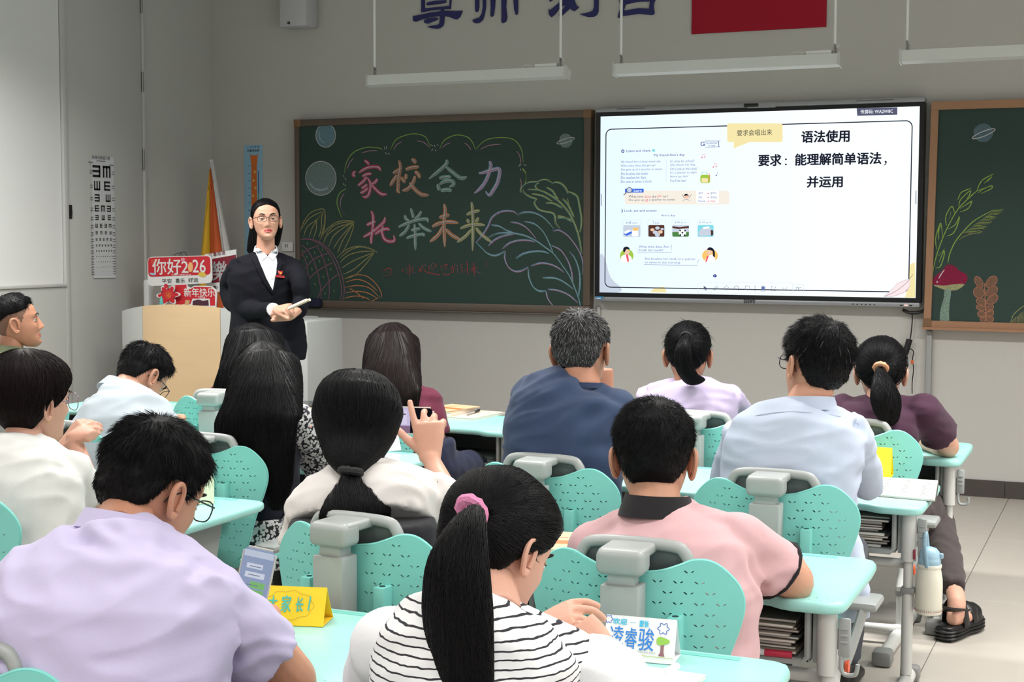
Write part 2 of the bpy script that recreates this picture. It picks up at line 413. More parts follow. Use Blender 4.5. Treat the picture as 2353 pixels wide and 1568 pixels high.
for k in range(9): quadpx(c, [(570, 381+k*17), (576, 381+k*17), (576, 382+k*17), (570, 382+k*17)], 2, .001)
text(c, '儿童身高', 568, 336, 340, 597, YP, 2); text(c, '测量身高表', 568, 343, 350, 596, YP, 4)
c.build('giraffe_print', [mat('g_or', (216, 112, 46), .7), mat('g_ye', (230, 178, 90), .7), mat('g_bl', (40, 100, 160), .7), mat('g_gr', (90, 150, 80), .7), inkm], t)

# ---------------------------------------------------------------- chalkboards
frm = mat('board_frame_dark', (94, 82, 72), .45, .4, noise=(3, .12, (1, 1, 1)))
frm2 = mat('board_frame_copper', (160, 120, 92), .42, .4, noise=(3, .08))
cornm = mat('board_corner', (120, 88, 58), .5)
green = mat('board_green', (40, 62, 56), .55, .35, noise=(3, .08))
YB = 8.462           # face of the boards
t = thing('chalkboard', 'green chalkboard with colourful chalk lettering and leaf drawings, left of the screen', 'chalkboard', (-4.2, YW, 0.96))
A = at(675.5, 274.6, YB-.014); Bq = at(1357.4, 252.9, YB-.014); C_ = at(1353, 722.5, YB-.014)
bx0, bx1, bz1, bz0 = A.x, Bq.x, (A.z+Bq.z)/2, C_.z
fwid = .045
MB().box((bx0+.01, YB, bz0+.01), (bx1-.01, YW, bz1-.01)).build('board_surface', green, t)
for (lo, hi) in (((bx0, YB-.014, bz1-fwid), (bx1, YW, bz1)), ((bx0, YB-.014, bz0), (bx1, YW, bz0+.05)), ((bx0, YB-.014, bz0+.051), (bx0+fwid-.01, YW, bz1-fwid-.001)), ((bx1-fwid, YB-.014, bz0+.051), (bx1, YW, bz1-fwid-.001))):
    MB().rbox(lo, hi, .004).build('frame_bar', frm, t)
for (x_, z_) in ((bx0, bz1-.048), (bx1-.048, bz1-.048)):
    MB().rbox((x_-.002, YB-.017, z_), (x_+.05, YW, z_+.05), .003).build('corner_cap', cornm, t)
MB().rbox((bx0-.01, YB-.03, bz0-.012), (bx1+.005, YW-.001, bz0), .004).build('chalk_rail', mat('rail_dark', (80, 74, 66), .4), t)
def zA(P): return [(660+x/3.075, 230+y/3.075) for x, y in P]
def z1(P): return [(780+x*.17, 340+y*.17) for x, y in P]
def z2(P): return [(1080+x*.2233, 380+y*.2233) for x, y in P]
def z3(P): return [(680+x*.1658, 460+y*.1658) for x, y in P]
def z4(P): return [(860+x*.119, 580+y*.119) for x, y in P]
def z5(P): return [(2120+x*.2487, 380+y*.2487) for x, y in P]
crim = chalk('chalk_crimson', (186, 62, 94), .75); pink = chalk('chalk_pink', (200, 150, 174), .62); orang = chalk('chalk_orange', (206, 138, 92), .72)
teal = chalk('chalk_teal', (126, 176, 168), .75); blu = chalk('chalk_blue', (148, 174, 212), .78); yel = chalk('chalk_yellow', (184, 188, 116), .78)
wht = chalk('chalk_white', (214, 212, 212), .7); lime = chalk('chalk_lime', (156, 190, 92), .75); ol = chalk('chalk_olive', (166, 160, 104), .62); gry = chalk('chalk_grey', (158, 152, 154), .5)
redc = chalk('chalk_red', (206, 66, 74), .75); plum = chalk('chalk_plum', (146, 98, 122), .68)
CH = {
 0: [[(340,170),(375,195),(400,228)],[(218,318),(188,345),(190,370),(215,382)],[(265,335),(350,280),(450,255),(530,265),(560,312)],[(310,388),(370,355),(435,348)],[(370,390),(320,455),(250,512)],[(375,400),(415,470),(415,560),(390,640),(350,665),(310,660)],[(375,490),(345,520),(298,548)],[(385,540),(330,590),(283,612)],[(515,420),(480,465),(430,490)],[(435,500),(500,570),(570,625),(640,625)]],
 1: [[(805,170),(825,260),(800,400),(795,520),(790,580),(820,610)],[(725,345),(790,305),(840,280)],[(780,370),(730,440),(685,515)],[(825,400),(860,430),(890,470)],[(975,165),(1010,170),(1030,212)],[(895,295),(980,265),(1080,258)],[(912,355),(900,385),(908,422)],[(1020,320),(1060,350),(1092,408)],[(1020,380),(1000,460),(930,550),(850,580)],[(950,470),(1020,560),(1110,630),(1210,640)]],
 2: [[(1450,160),(1445,215),(1370,290),(1210,420)],[(1445,260),(1530,330),(1640,408),(1725,395)],[(1350,408),(1430,395),(1510,390)],[(1330,490),(1340,540),(1355,572)],[(1355,490),(1430,450),(1520,448),(1545,490),(1485,532)],[(1370,578),(1450,565),(1520,578)]],
 3: [[(1885,345),(1960,330),(2060,300),(2150,285),(2165,340),(2135,470),(2080,570),(2025,640),(1978,590)],[(2030,180),(2045,250),(2000,400),(1930,520),(1825,615)]],
 4: [[(430,855),(455,930),(450,1080),(430,1230),(432,1300)],[(370,1045),(430,1015),(490,995)],[(325,1205),(440,1140),(540,1060),(600,1000),(620,935)],[(480,1170),(560,1115),(640,1095),(680,1112)],[(590,1050),(575,1130),(600,1220),(660,1262),(740,1255),(735,1180)]],
 5: [[(885,910),(900,960),(945,985)],[(965,820),(990,900),(1000,950)],[(1110,855),(1070,920),(1020,962)],[(800,1070),(900,1025),(1040,978),(1180,962),(1195,1010)],[(945,1040),(890,1130),(810,1195)],[(1070,1020),(1150,1090),(1245,1132)],[(1015,1030),(1025,1150),(1025,1260),(1028,1385)],[(970,1115),(1030,1100),(1095,1090)],[(905,1222),(1000,1188),(1130,1168),(1140,1200)]],
 6: [[(1415,760),(1430,850),(1415,1000),(1420,1200),(1425,1340)],[(1350,945),(1420,920),(1490,908)],[(1255,1065),(1350,1020),(1480,1000),(1610,1015)],[(1400,1060),(1340,1170),(1225,1272)],[(1440,1100),(1520,1180),(1625,1235)]],
 7: [[(1785,735),(1800,850),(1805,1100),(1800,1390)],[(1720,905),(1800,868),(1900,848)],[(1728,965),(1740,990),(1755,1015)],[(1872,940),(1865,975),(1835,998)],[(1635,1090),(1740,1050),(1850,1035),(1970,1045)],[(1790,1100),(1700,1200),(1590,1275)],[(1845,1080),(1920,1170),(2060,1278)]]}
CC = {0: (crim, pink), 1: (orang, gry), 2: (teal, gry), 3: (blu, pink), 4: (crim, pink), 5: (teal, gry), 6: (orang, gry), 7: (yel, gry)}
pal = [crim, pink, orang, teal, blu, yel, wht, lime, ol, gry, redc, plum]; PI_ = {m.name: i for i, m in enumerate(pal)}
k_ = 0
for ci, sts in CH.items():
    mb = MB()
    for P in sts:
        k_ += 1
        ww = .0255 if ci not in (5, 7) else .021
        stroke(mb, z1(P), ww, YB, PI_[CC[ci][0].name], 6, (.55, .3), .0006+.00002*(k_ % 12))
        stroke(mb, z1([(x+3, y+2) for x, y in P]), ww*.52, YB, PI_[CC[ci][1].name], 6, (.5, .2), .0010+.00002*(k_ % 12))
        stroke(mb, z1([(x-6, y-5) for x, y in P]), ww*.13, YB, PI_['chalk_white'], 6, (.3, .3), .0014+.00002*(k_ % 12))
    mb.build('chalk_character', pal, t)
# small red line of writing, by hand
mb = MB()
SM = [[(165,385),(185,455)],[(175,355),(260,315),(325,320),(315,455)],[(215,365),(222,410)],[(258,350),(258,395)],[(205,458),(285,440)],
 [(395,370),(385,390)],[(455,290),(460,400)],[(540,320),(555,345),(540,385)],
 [(600,315),(665,290)],[(605,362),(665,340)],[(610,410),(680,365)],[(680,220),(692,330),(675,475)],[(705,300),(768,270)],[(712,350),(768,325)],[(745,285),(745,385)],[(715,405),(825,382)],
 [(865,300),(890,340),(915,382)],[(920,270),(890,330),(860,375)],[(940,200),(925,265),(1005,238),(985,270)],[(955,290),(930,360)],[(960,330),(1010,385),(1065,412)],
 [(1060,195),(1070,205)],[(1045,265),(1075,270),(1055,320),(1075,340)],[(1045,375),(1130,415),(1280,432)],[(1150,205),(1105,240),(1110,320)],[(1105,350),(1145,300)],[(1165,235),(1195,235),(1180,300)],[(1155,250),(1155,410)],
 [(1300,245),(1280,290)],[(1308,285),(1300,360)],[(1350,205),(1335,250)],[(1335,255),(1410,238),(1395,265)],[(1375,270),(1380,340)],[(1345,300),(1335,325)],[(1400,290),(1420,315)],[(1325,400),(1370,435),(1445,430),(1430,400)],
 [(1520,235),(1495,275)],[(1485,295),(1488,395)],[(1480,300),(1525,285),(1530,390)],[(1488,342),(1522,335)],[(1490,392),(1525,385)],[(1560,210),(1545,260)],[(1555,265),(1605,255),(1605,405)],[(1565,305),(1575,325)],
 [(1660,250),(1715,228)],[(1690,250),(1668,300),(1715,285)],[(1660,350),(1718,330)],[(1690,320),(1690,385)],[(1662,408),(1725,375)],[(1755,310),(1758,375)],[(1785,165),(1800,320),(1798,430)],
 [(1880,255),(1945,225)],[(1920,185),(1930,300),(1938,460)],[(1885,280),(1900,300)],[(1955,265),(1940,290)],[(1850,345),(1920,310),(1995,292)],[(1915,340),(1880,390)],[(1950,335),(2000,385),(2075,418)],[(2172,200),(2158,275)]]
for i, P in enumerate(SM): stroke(mb, z4(P), .0034, YB, 0 if i % 3 else 1, 4, (.5, .5), .0008)
mb.build('chalk_caption', [redc, plum], t)
# cloud outline
mb = MB()
for P in ([(405,515),(420,440),(470,370),(560,335),(650,340),(672,354)],[(730,350),(770,280),(850,245),(920,240),(980,265),(1012,335)],[(1078,345),(1110,285),(1190,248),(1270,260),(1310,300),(1328,350)],[(1330,350),(1400,285),(1500,265),(1600,280),(1655,350),(1668,440)],[(1660,485),(1688,530),(1680,590)],[(420,625),(370,660),(352,730),(385,830)]):
    stroke(mb, zA(P), .0052, YB, 0, 8, (.4, .4), .0008)
for P in ([(425,490),(440,445),(470,410)],[(525,375),(580,360),(640,358)],[(750,355),(775,315),(812,295)],[(915,288),(965,300),(1005,335)],[(1095,340),(1120,315),(1155,303)],[(1252,303),(1280,325),(1300,355)],[(1362,350),(1430,320),(1515,312)],[(1620,358),(1645,400),(1652,455)],[(1645,550),(1655,590),(1648,625)],[(405,658),(380,700),(375,760)],[(380,765),(405,815)]):
    stroke(mb, zA(P), .0052, YB, 1, 6, (.2, .2), .0008)
for (x0, y0, x1, y1) in ((685,330,692,352),(700,325,703,345),(692,370,706,384),(715,372,722,384),(1020,358,1032,345),(1045,352,1052,362),(1015,315,1030,325),(1040,318,1045,330),(1062,312,1068,322),(398,530,402,545),(408,552,415,565),(395,585,398,600),(408,595,412,610),(1630,470,1645,462),(1640,455,1655,460),(1670,455,1690,465),(1650,485,1648,500)):
    stroke(mb, zA([(x0, y0), (x1, y1)]), .0032, YB, 2, 2, (1, 1), .0008)
mb.build('chalk_cloud', [lime, pink, wht], t)
# leaves
mb = MB()
GL = [[(540,30),(570,70),(578,120),(570,185)],[(530,280),(525,245),(560,200),(620,170),(700,165),(735,150),(790,145),(850,180)],[(848,190),(880,172),(940,185),(990,235),(1012,290)],[(1010,270),(1060,285),(1110,325),(1130,420),(1150,540),(1145,640),(1130,690)],[(545,250),(570,290),(630,325),(685,345),(665,380),(690,430),(740,465),(855,490),(880,540),(885,590),(930,650)],[(600,245),(720,255),(820,300),(920,370),(1010,470),(1070,580),(1115,700),(1140,820),(1155,910)],[(715,180),(680,200),(685,235),(720,255)],[(640,292),(700,300),(770,320),(850,372)],[(785,385),(870,392),(955,440)],[(790,225),(850,260),(890,320),(912,350)],[(955,340),(1010,400),(1045,470),(1073,530)],[(1003,338),(1020,400)],[(905,540),(985,540),(1055,580)],[(900,520),(960,528),(1045,560)]]
for i, P in enumerate(GL):
    stroke(mb, z2(P), .0058, YB, 0, 7, (.5, .4), .0008)
    if i not in (0,): stroke(mb, z2([(x-9, y+7) for x, y in P]), .0046, YB, 1, 7, (.3, .3), .0011)
mb.build('chalk_leaf', [yel, teal], t)
mb = MB()
BL = [[(60,795),(130,710),(185,620),(220,540),(290,485),(370,466),(450,475),(498,515)],[(500,500),(560,480),(650,485),(740,525),(810,590),(858,650)],[(850,675),(910,665),(990,710),(1070,800),(1130,900),(1160,1000),(1160,1130)],[(60,790),(120,850),(180,905),(260,925),(365,880)],[(365,885),(355,950),(390,1040),(450,1085),(520,1085),(600,1045)],[(598,1055),(605,1150),(650,1250),(710,1290),(780,1290)],[(780,1290),(800,1370),(850,1440),(900,1480)],
 [(190,740),(260,705),(350,692),(460,698),(560,720),(670,770),(770,840),(860,910),(950,1030),(1030,1150),(1080,1270),(1120,1380),(1140,1480)],[(185,830),(250,765),(340,725),(450,705)],[(215,612),(300,625),(370,665),(450,692)],[(415,583),(500,595),(590,650),(680,755)],[(560,578),(660,600),(750,680),(810,790),(855,905)],[(330,860),(400,800),(500,770),(600,770),(665,785)],[(470,958),(540,910),(640,885),(740,883),(810,905)],[(840,825),(930,870),(1000,970),(1040,1080),(1055,1200)],[(1025,890),(1080,960),(1120,1080),(1130,1200),(1115,1340)],[(625,1035),(720,1005),(820,1015),(900,1050),(965,1100)],[(745,1158),(850,1155),(950,1190),(1060,1270)],[(800,1275),(900,1285),(1010,1330),(1105,1410)]]
for i, P in enumerate(BL):
    stroke(mb, z2(P), .0066, YB, 0, 8, (.35, .4), .0012)
    stroke(mb, z2([(x+7, y+9) for x, y in P]), .0052, YB, 1 if i % 2 else 2, 8, (.2, .3), .0015)
mb.build('chalk_leaf', [blu, teal, pink], t)
# sunflower
mb = MB()
for P in ([(60,540),(62,440),(110,300),(200,180),(310,132),(390,130),(408,230),(400,350),(370,480),(325,570)],[(105,510),(160,370),(290,270),(380,165)],[(185,515),(240,360),(380,160)],[(235,545),(285,400),(290,290),(375,165)],[(315,525),(350,400),(360,230),(385,150)],[(85,395),(190,250),(380,150)],[(345,520),(395,330),(400,170)],
 [(325,570),(400,440),(540,320),(680,285),(810,295)],[(580,735),(650,560),(800,320)],[(380,600),(440,480),(600,370),(800,310)],[(455,650),(520,500),(680,370),(805,310)],[(520,675),(620,520),(800,315)],[(655,710),(740,540),(790,400),(808,310)],[(410,480),(520,360),(660,310),(800,300)],
 [(570,800),(680,700),(820,645),(960,650),(1090,700),(1130,735)],[(610,870),(720,770),(900,715),(1090,715)],[(635,945),(800,840),(1085,725)],[(655,1030),(800,960),(960,830),(1085,730)],[(660,1095),(820,1040),(960,900),(1090,725)],[(615,800),(760,690),(920,650),(1080,700)]): stroke(mb, z3(P), .0062, YB, 0, 7, (.4, .4), .0009)
for P in ([(670,1095),(820,1040),(980,1055),(1110,1160),(1185,1290),(1185,1360)],[(690,1140),(850,1100),(1000,1150),(1130,1260)],[(690,1210),(840,1185),(1010,1215),(1140,1330)],[(690,1285),(850,1265),(1000,1290),(1120,1360)],[(665,1360),(830,1330),(960,1350),(1035,1395)],[(645,1390),(740,1430),(900,1435),(1060,1400),(1165,1335)],[(740,1220),(850,1290),(940,1370)]): stroke(mb, z3(P), .0058, YB, 1, 7, (.4, .4), .0009)
for P in ([(60,545),(170,535),(290,565),(410,640),(510,750),(590,900),(640,1050),(670,1200),(665,1330),(625,1430)],[(65,550),(200,550),(330,610),(440,710),(530,860),(600,1050),(630,1200),(630,1320),(600,1430)],[(60,620),(150,680),(240,830),(300,1000),(340,1200),(355,1420)],[(285,630),(350,740),(410,900),(450,1080),(465,1250),(445,1420)],[(70,740),(120,800),(160,940),(175,1120),(165,1260),(150,1360)],[(60,790),(160,690),(320,630)],[(90,1000),(220,840),(360,765),(460,735)],[(140,1180),(220,1050),(400,920),(530,860)],[(280,1400),(360,1250),(480,1110),(600,1020)]): stroke(mb, z3(P), .0062, YB, 2, 7, (.5, .5), .0010)
for (x_, y_) in ((160,600),(95,705),(260,730),(372,690),(152,790),(330,850),(455,830),(90,890),(222,958),(485,960),(118,1050),(380,1065),(265,1170),(525,1260),(405,1295)): stroke(mb, z3([(x_-5, y_-14), (x_+6, y_+14)]), .0036, YB, 3, 2, (1, 1), .0012)
mb.build('chalk_sunflower', [ol, orang, plum, lime], t)
# planets
mb = MB()
def disc(mb, c, rx, ry, m, off, n=20, tilt=0): fill(mb, [(c[0]+rx*math.cos(2*PI*i/n), c[1]+ry*math.sin(2*PI*i/n)) for i in range(n)], YB, m, off)
def ringp(mb, c, rx, ry, w_, m, off, a0=0, a1=2*PI, tilt=0.0):
    P = [(rx*math.cos(a0+(a1-a0)*i/24), ry*math.sin(a0+(a1-a0)*i/24)) for i in range(25)]
    P = [(c[0]+x*math.cos(tilt)-y*math.sin(tilt), c[1]+x*math.sin(tilt)+y*math.cos(tilt)) for x, y in P]; stroke(mb, P, w_, YB, m, 2, (1, 1), off)
PM_ = [chalk('ch_sky', (118, 150, 164), .7), wht, chalk('ch_lsky', (170, 190, 200), .6), chalk('ch_moon', (128, 146, 146), .66)]
disc(mb, (748, 311), 22, 27, 0, .0006); ringp(mb, (748.5, 311), 22.5, 27.5, .005, 1, .001); ringp(mb, (748, 310), 14, 18, .008, 2, .0012, 1.7, 3.6)
mb.build('chalk_planet', PM_, t); mb = MB()
disc(mb, (737.5, 410), 34, 38, 3, .0006); ringp(mb, (737.5, 410), 35, 39, .005, 1, .001); ringp(mb, (737, 408), 27, 29, .012, 2, .0012, .9, 2.7)
mb.build('chalk_planet', PM_, t); mb = MB()
disc(mb, (1300, 323.5), 15.5, 16.5, 3, .0006); ringp(mb, (1300, 323.5), 21, 4.5, .004, 1, .001, 0, 2*PI, -.3)
mb.build('chalk_planet', PM_, t)

# right chalkboard, hanging slightly askew
t = thing('chalkboard', 'green chalkboard with chalk mushroom and plants, right of the screen', 'chalkboard', (-.4, YW, .95))
T0 = at(2140.4, 233.8, YB-.014); tl = math.radians(.75)
def rb(u, v, yy):   # u right, v down from the top-left corner
    return (T0.x+u*math.cos(tl)-v*math.sin(tl), yy, T0.z-u*math.sin(tl)*.4-v*math.cos(tl))
def rbb(u0, v0, u1, v1, ya, yb2, name, m):
    mb = MB(); P = [rb(u0, v1, 0), rb(u1, v1, 0), rb(u1, v0, 0), rb(u0, v0, 0)]
    mb.prism([(p[0], p[2]) for p in P], 1, ya, yb2); o = mb.build(name, m, t); fixn(o.data); return o
BH = (T0-at(2120.6, 757, YB-.014)).length; BW = 2.15
rbb(.01, .01, BW-.01, BH-.02, YB, YW, 'board_surface', green)
rbb(0, 0, BW, .045, YB-.014, YW, 'frame_bar', frm2); rbb(0, BH-.05, BW, BH-.012, YB-.014, YW, 'frame_bar', frm2)
rbb(0, .046, .04, BH-.051, YB-.014, YW, 'frame_bar', frm2); rbb(BW-.04, .046, BW, BH-.051, YB-.014, YW, 'frame_bar', frm2)
rbb(-.006, BH-.014, BW, BH, YB-.03, YW, 'chalk_rail', frm2); rbb(-.003, BH-.062, .042, BH-.002, YB-.018, YW, 'corner_cap', cornm)
mb = MB()
for P in ([(90,1040),(105,930),(140,800),(200,640),(280,480),(340,390),(420,310),(500,240),(600,200)],[(130,780),(120,680),(150,570),(170,540),(185,660)],[(220,560),(215,470),(270,380),(298,450)],[(235,590),(300,550),(340,475),(320,560),(280,630),(225,655)],[(145,840),(205,770)],[(120,945),(160,940),(195,850),(198,790),(150,900)],[(325,320),(360,250),(450,212)],[(335,390),(350,320),(440,235),(430,280),(405,310)],[(345,400),(440,340),(455,335),(420,400),(345,432)],[(500,235),(550,140),(655,80)],[(570,165),(640,105),(600,150)],[(515,255),(560,220),(635,190),(635,215),(540,262)],[(150,685),(150,600),(168,550)],[(250,495),(262,430)]): stroke(mb, z5(P), .0052, YB, 0, 6, (.4, .4), .0009)
stroke(mb, z5([(235,905),(250,820),(300,710),(370,620),(480,510),(655,412)]), .0056, YB, 0, 6, (.4, .4), .0009)
for i in range(16):
    f_ = i/15; bx = 380+f_*275; by = 622-f_*205
    stroke(mb, z5([(bx, by), (bx+60+20*math.sin(i), by+4-i*.5), (bx+150-60*f_, by-2+22*(1-f_)+(i % 3)*8-10)]), .0036, YB, 0 if i % 2 else 1, 3, (.8, .2), .001)
stroke(mb, z5([(335,690),(390,655),(475,630)]), .0036, YB, 1, 3, (.8, .2), .001)
mb.build('chalk_plant', [lime, ol], t)
mb = MB()
fill(mb, z5([(90,1080),(110,1030),(170,980),(215,930),(250,918),(300,935),(340,975),(400,1005),(415,1040),(405,1080),(370,1105),(280,1100),(200,1120),(130,1118)]), YB, 0, .0008, 3)
fill(mb, z5([(100,1108),(200,1112),(290,1100),(385,1098),(350,1135),(290,1158),(200,1150)]), YB, 1, .0010, 3)
fill(mb, z5([(205,1150),(262,1155),(248,1290),(245,1380),(240,1460),(170,1462),(160,1380),(180,1280),(198,1220)]), YB, 2, .0012, 3)
stroke(mb, z5([(202,965),(170,1010),(150,1045)]), .006, YB, 3, 3, (.6, .6), .0014); disc(mb, (2153.5, 648), 2.2, 2.2, 3, .0014, 8)
mb.build('chalk_mushroom', [chalk('ch_mush', (150, 40, 74), .75), chalk('ch_cream', (190, 190, 140), .6), chalk('ch_stem', (150, 176, 160), .6), wht], t)
mb = MB()
for (cx_, cy_, rx, ry, a_) in ((520,1080,32,58,-.5),(638,1078,42,62,.7),(520,1175,48,52,-.9),(640,1165,38,60,.9),(545,1262,34,50,-1.2),(645,1240,38,58,.9),(538,1315,26,44,-1.3),(620,1320,28,40,.9),(545,1378,30,38,-1.3),(622,1368,30,38,.9),(560,1425,26,32,-.9),(625,1420,28,32,1.4)):
    P = [(cx_+rx*math.cos(q*PI/6)*math.cos(a_)-ry*math.sin(q*PI/6)*math.sin(a_), cy_+rx*math.cos(q*PI/6)*math.sin(a_)+ry*math.sin(q*PI/6)*math.cos(a_)) for q in range(12)]
    fill(mb, z5(P), YB, 0, .0007+.00005*(cx_ % 7), 2); stroke(mb, z5(P+[P[0]]), .004, YB, 1, 3, (1, 1), .0013)
stroke(mb, z5([(575,1090),(578,1250),(585,1400),(580,1475)]), .006, YB, 1, 4, (1, .6), .0015)
mb.build('chalk_fern', [chalk('ch_fern', (160, 118, 96), .5), chalk('ch_fern2', (190, 130, 106), .65)], t)
mb = MB()
stroke(mb, z5([(810,1480),(830,1400),(870,1350),(937,1300),(1010,1270),(1150,1280)]), .005, YB, 0, 4, (1, 1), .0009)
for i in range(30): stroke(mb, z5([(818+i*11, 1440-min(i, 16)*9+(max(0, i-16))*1), (822+i*11, 1486)]), .0045, YB, 0 if i % 2 else 1, 2, (.7, .5), .001)
mb.build('chalk_fan_leaf', [chalk('ch_fan', (160, 160, 110), .55), ol], t)
mb = MB(); disc(mb, (2259.5, 305.5), 22.5, 21.5, 0, .0007); ringp(mb, (2260.5, 307.5), 28, 5.5, .005, 1, .001, 0, 2*PI, -.38)
mb.build('chalk_planet', [chalk('ch_sky2', (110, 134, 146), .55), wht], t)

# ---------------------------------------------------------------- interactive screen
YT = 8.444
def scr(name, col, s=1.0):
    s *= .9
    if name in MATS: return MATS[name]
    m = bpy.data.materials.new(name); m.use_nodes = True; nt = m.node_tree; nt.nodes.clear()
    e = nt.nodes.new('ShaderNodeEmission'); e.inputs[0].default_value = (*lin(col), 1); e.inputs[1].default_value = s
    o = nt.nodes.new('ShaderNodeOutputMaterial'); nt.links.new(e.outputs[0], o.inputs[0]); MATS[name] = m; return m
t = thing('interactive_screen', 'large wall mounted interactive display showing a bright English lesson slide', 'screen', (-2.1, YW, 1.1))
sa = at(1380.4, 268.6, YT); sb = at(2103.8, 685.5, YT); sx0, sx1, sz1, sz0 = sa.x, sb.x+.001, (sa.z+at(2112.9, 244, YT).z)/2, (sb.z+at(1376.2, 671.9, YT).z)/2
ox0 = at(1368, 450, YT).x; ox1 = at(2124.5, 300, YT).x
bz = .022
MB().rbox((ox0, YT+.004, sz0-.028), (ox1, YW-.01, sz1+.026), .004).build('casing', mat('casing_black', (22, 24, 28), .35), t)
bzl = MB()
bzl.box((ox0+.002, YT-.006, sz0-.026), (sx0, YT+.006, sz1+.024)); bzl.box((sx1, YT-.006, sz0-.026), (ox1-.002, YT+.006, sz1+.024))
bzl.box((sx0, YT-.006, sz1), (sx1, YT+.006, sz1+.024)); bzl.box((sx0, YT-.006, sz0-.026), (sx1, YT+.006, sz0))
bzl.build('bezel', mat('bezel_black', (12, 14, 20), .3), t)
silver = mat('silver_bar', (150, 152, 156), .38, .5, .3)
zt_ = at(1370, 249, YT).z; zb_ = at(1372, 691.5, YT).z
MB().rbox((ox0+.004, YT-.016, sz1+.024), (ox1, YW-.012, zt_), .006).build('top_bar', silver, t)
MB().rbox((ox0+.004, YT-.02, zb_), (ox1-.004, YW-.012, sz0-.026), .006).build('bottom_bar', silver, t)
cb = MB(); a = at(1711, 242, YT); b = at(1745, 242, YT)
cb.rbox((a.x, YT-.026, zt_-.026), (b.x, YT-.012, zt_-.004), .008); cb.build('camera_window', dark, t)
MB().rbox((a.x+.02, YT-.02, zt_-.032), (b.x+.1, YT-.014, zt_+.001), .003).build('camera_housing', silver, t)
gm = MB()
gm.box((ox0+.14, YT-.0175, zt_-.013), (ox0+.32, YT-.0155, zt_-.009)); gm.box((ox1-.38, YT-.0175, zt_-.013), (ox1-.17, YT-.0155, zt_-.009)); gm.build('speaker_slot', mat('slot', (84, 84, 86), .5), t)
pm = MB(); q = at(2082, 702, YT-.02)
for dx in (-.026, .026): pm.rbox((q.x+dx-.007, YT-.024, q.z-.004), (q.x+dx+.007, YT-.018, q.z+.003), .002)
for k in range(6): pm.box((q.x-.30+k*.024, YT-.0215, q.z-.002), (q.x-.292+k*.024, YT-.0195, q.z+.003))
pm.build('port', dark, t)
MB().rbox((q.x-.011, YT-.027, q.z-.005), (q.x+.011, YT-.02, q.z+.006), .002).build('power_button', scr('btn', (232, 200, 196), .9), t)
lm = MB(); text(lm, 'seewo', 1709, 688, 697, 1735, YT-.0205, 0, .03); 
lm.build('logo', inkm, t)
st = MB(); a = at(1370, 681, YT-.021); st.box((a.x, YT-.0225, a.z-.018), (a.x+.042, YT-.0205, a.z-.001), 0); st.box((a.x+.004, YT-.0235, a.z-.016), (a.x+.03, YT-.0222, a.z-.009), 1); st.box((a.x+.044, YT-.0235, a.z-.017), (a.x+.052, YT-.0222, a.z-.003), 2)
st.build('sticker', [mat('st_blue', (60, 140, 196), .5), mat('st_w', (210, 216, 220), .5), mat('st_g', (150, 156, 150), .5)], t)
# lit panel
pmat = bpy.data.materials.new('lit_slide'); pmat.use_nodes = True; nt = pmat.node_tree; nt.nodes.clear()
tcn = nt.nodes.new('ShaderNodeTexCoord'); sp = nt.nodes.new('ShaderNodeSeparateXYZ'); cr = nt.nodes.new('ShaderNodeValToRGB'); em = nt.nodes.new('ShaderNodeEmission'); ou = nt.nodes.new('ShaderNodeOutputMaterial')
nt.links.new(tcn.outputs['Generated'], sp.inputs[0]); nt.links.new(sp.outputs[0], cr.inputs[0]); nt.links.new(cr.outputs[0], em.inputs[0]); nt.links.new(em.outputs[0], ou.inputs[0])
cr.color_ramp.elements[0].color = (*lin((222, 238, 252)), 1); cr.color_ramp.elements[1].color = (*lin((240, 252, 255)), 1); cr.color_ramp.elements[1].position = .7
em.inputs[1].default_value = .95
MB().box((sx0, YT, sz0), (sx1, YT+.003, sz1)).build('lit_panel', pmat, t)
def zT(P): return [(1360+x/3.0167, 220+y/3.0167) for x, y in P]
SC = [scr('s_ink', (34, 34, 50), .9), scr('s_navy', (38, 54, 140)), scr('s_bluegrey', (96, 112, 168)), scr('s_red', (232, 92, 110)), scr('s_yellow', (240, 226, 168)), scr('s_peach', (240, 232, 220)),
      scr('s_blue', (64, 110, 220)), scr('s_white', (246, 252, 255)), scr('s_teal', (130, 214, 226)), scr('s_green', (160, 196, 70)), scr('s_brown', (84, 52, 44)), scr('s_orange', (244, 196, 110)), scr('s_skin', (236, 196, 170)), scr('s_grey', (196, 206, 222)), scr('s_dgrey', (86, 88, 112)), scr('s_pink', (246, 226, 228)), scr('s_grass', (80, 130, 70))]
I = dict(ink=0, navy=1, bg=2, red=3, yel=4, peach=5, blue=6, white=7, teal=8, green=9, brown=10, orange=11, skin=12, grey=13, dg=14, pink=15, grass=16)
YS = YT-.0004
def T(mb, s, xl, yt, yb, xr, c='ink', bold=0, shear=0, off=.0012):
    P = zT([(xl, yt), (xl, yb), (xr, yb)]); text(mb, s, P[0][0], P[0][1], P[1][1], P[2][0], YS, I[c], bold, shear, off)
def Fp(mb, P, c, off=.0004, n=0): fill(mb, zT(P), YS, I[c], off, n)
def Lp(mb, P, w_, c, off=.001, n=4): stroke(mb, zT(P), w_, YS, I[c], n, (1, 1), off)
def rrect(x0, y0, x1, y1, r):
    P = []
    for (cx_, cy_, a0) in ((x1-r, y0+r, -90), (x1-r, y1-r, 0), (x0+r, y1-r, 90), (x0+r, y0+r, 180)):
        for k in range(5): a_ = math.radians(a0+k*22.5); P.append((cx_+r*math.cos(a_), cy_+r*math.sin(a_)))
    return P
def tvq(u, v):  # fractions of the screen -> zoom px (perspective-true)
    x_ = sx0+(sx1-sx0)*u; z_ = sz1+(sz0-sz1)*v; return (x_, z_)
mb = MB()
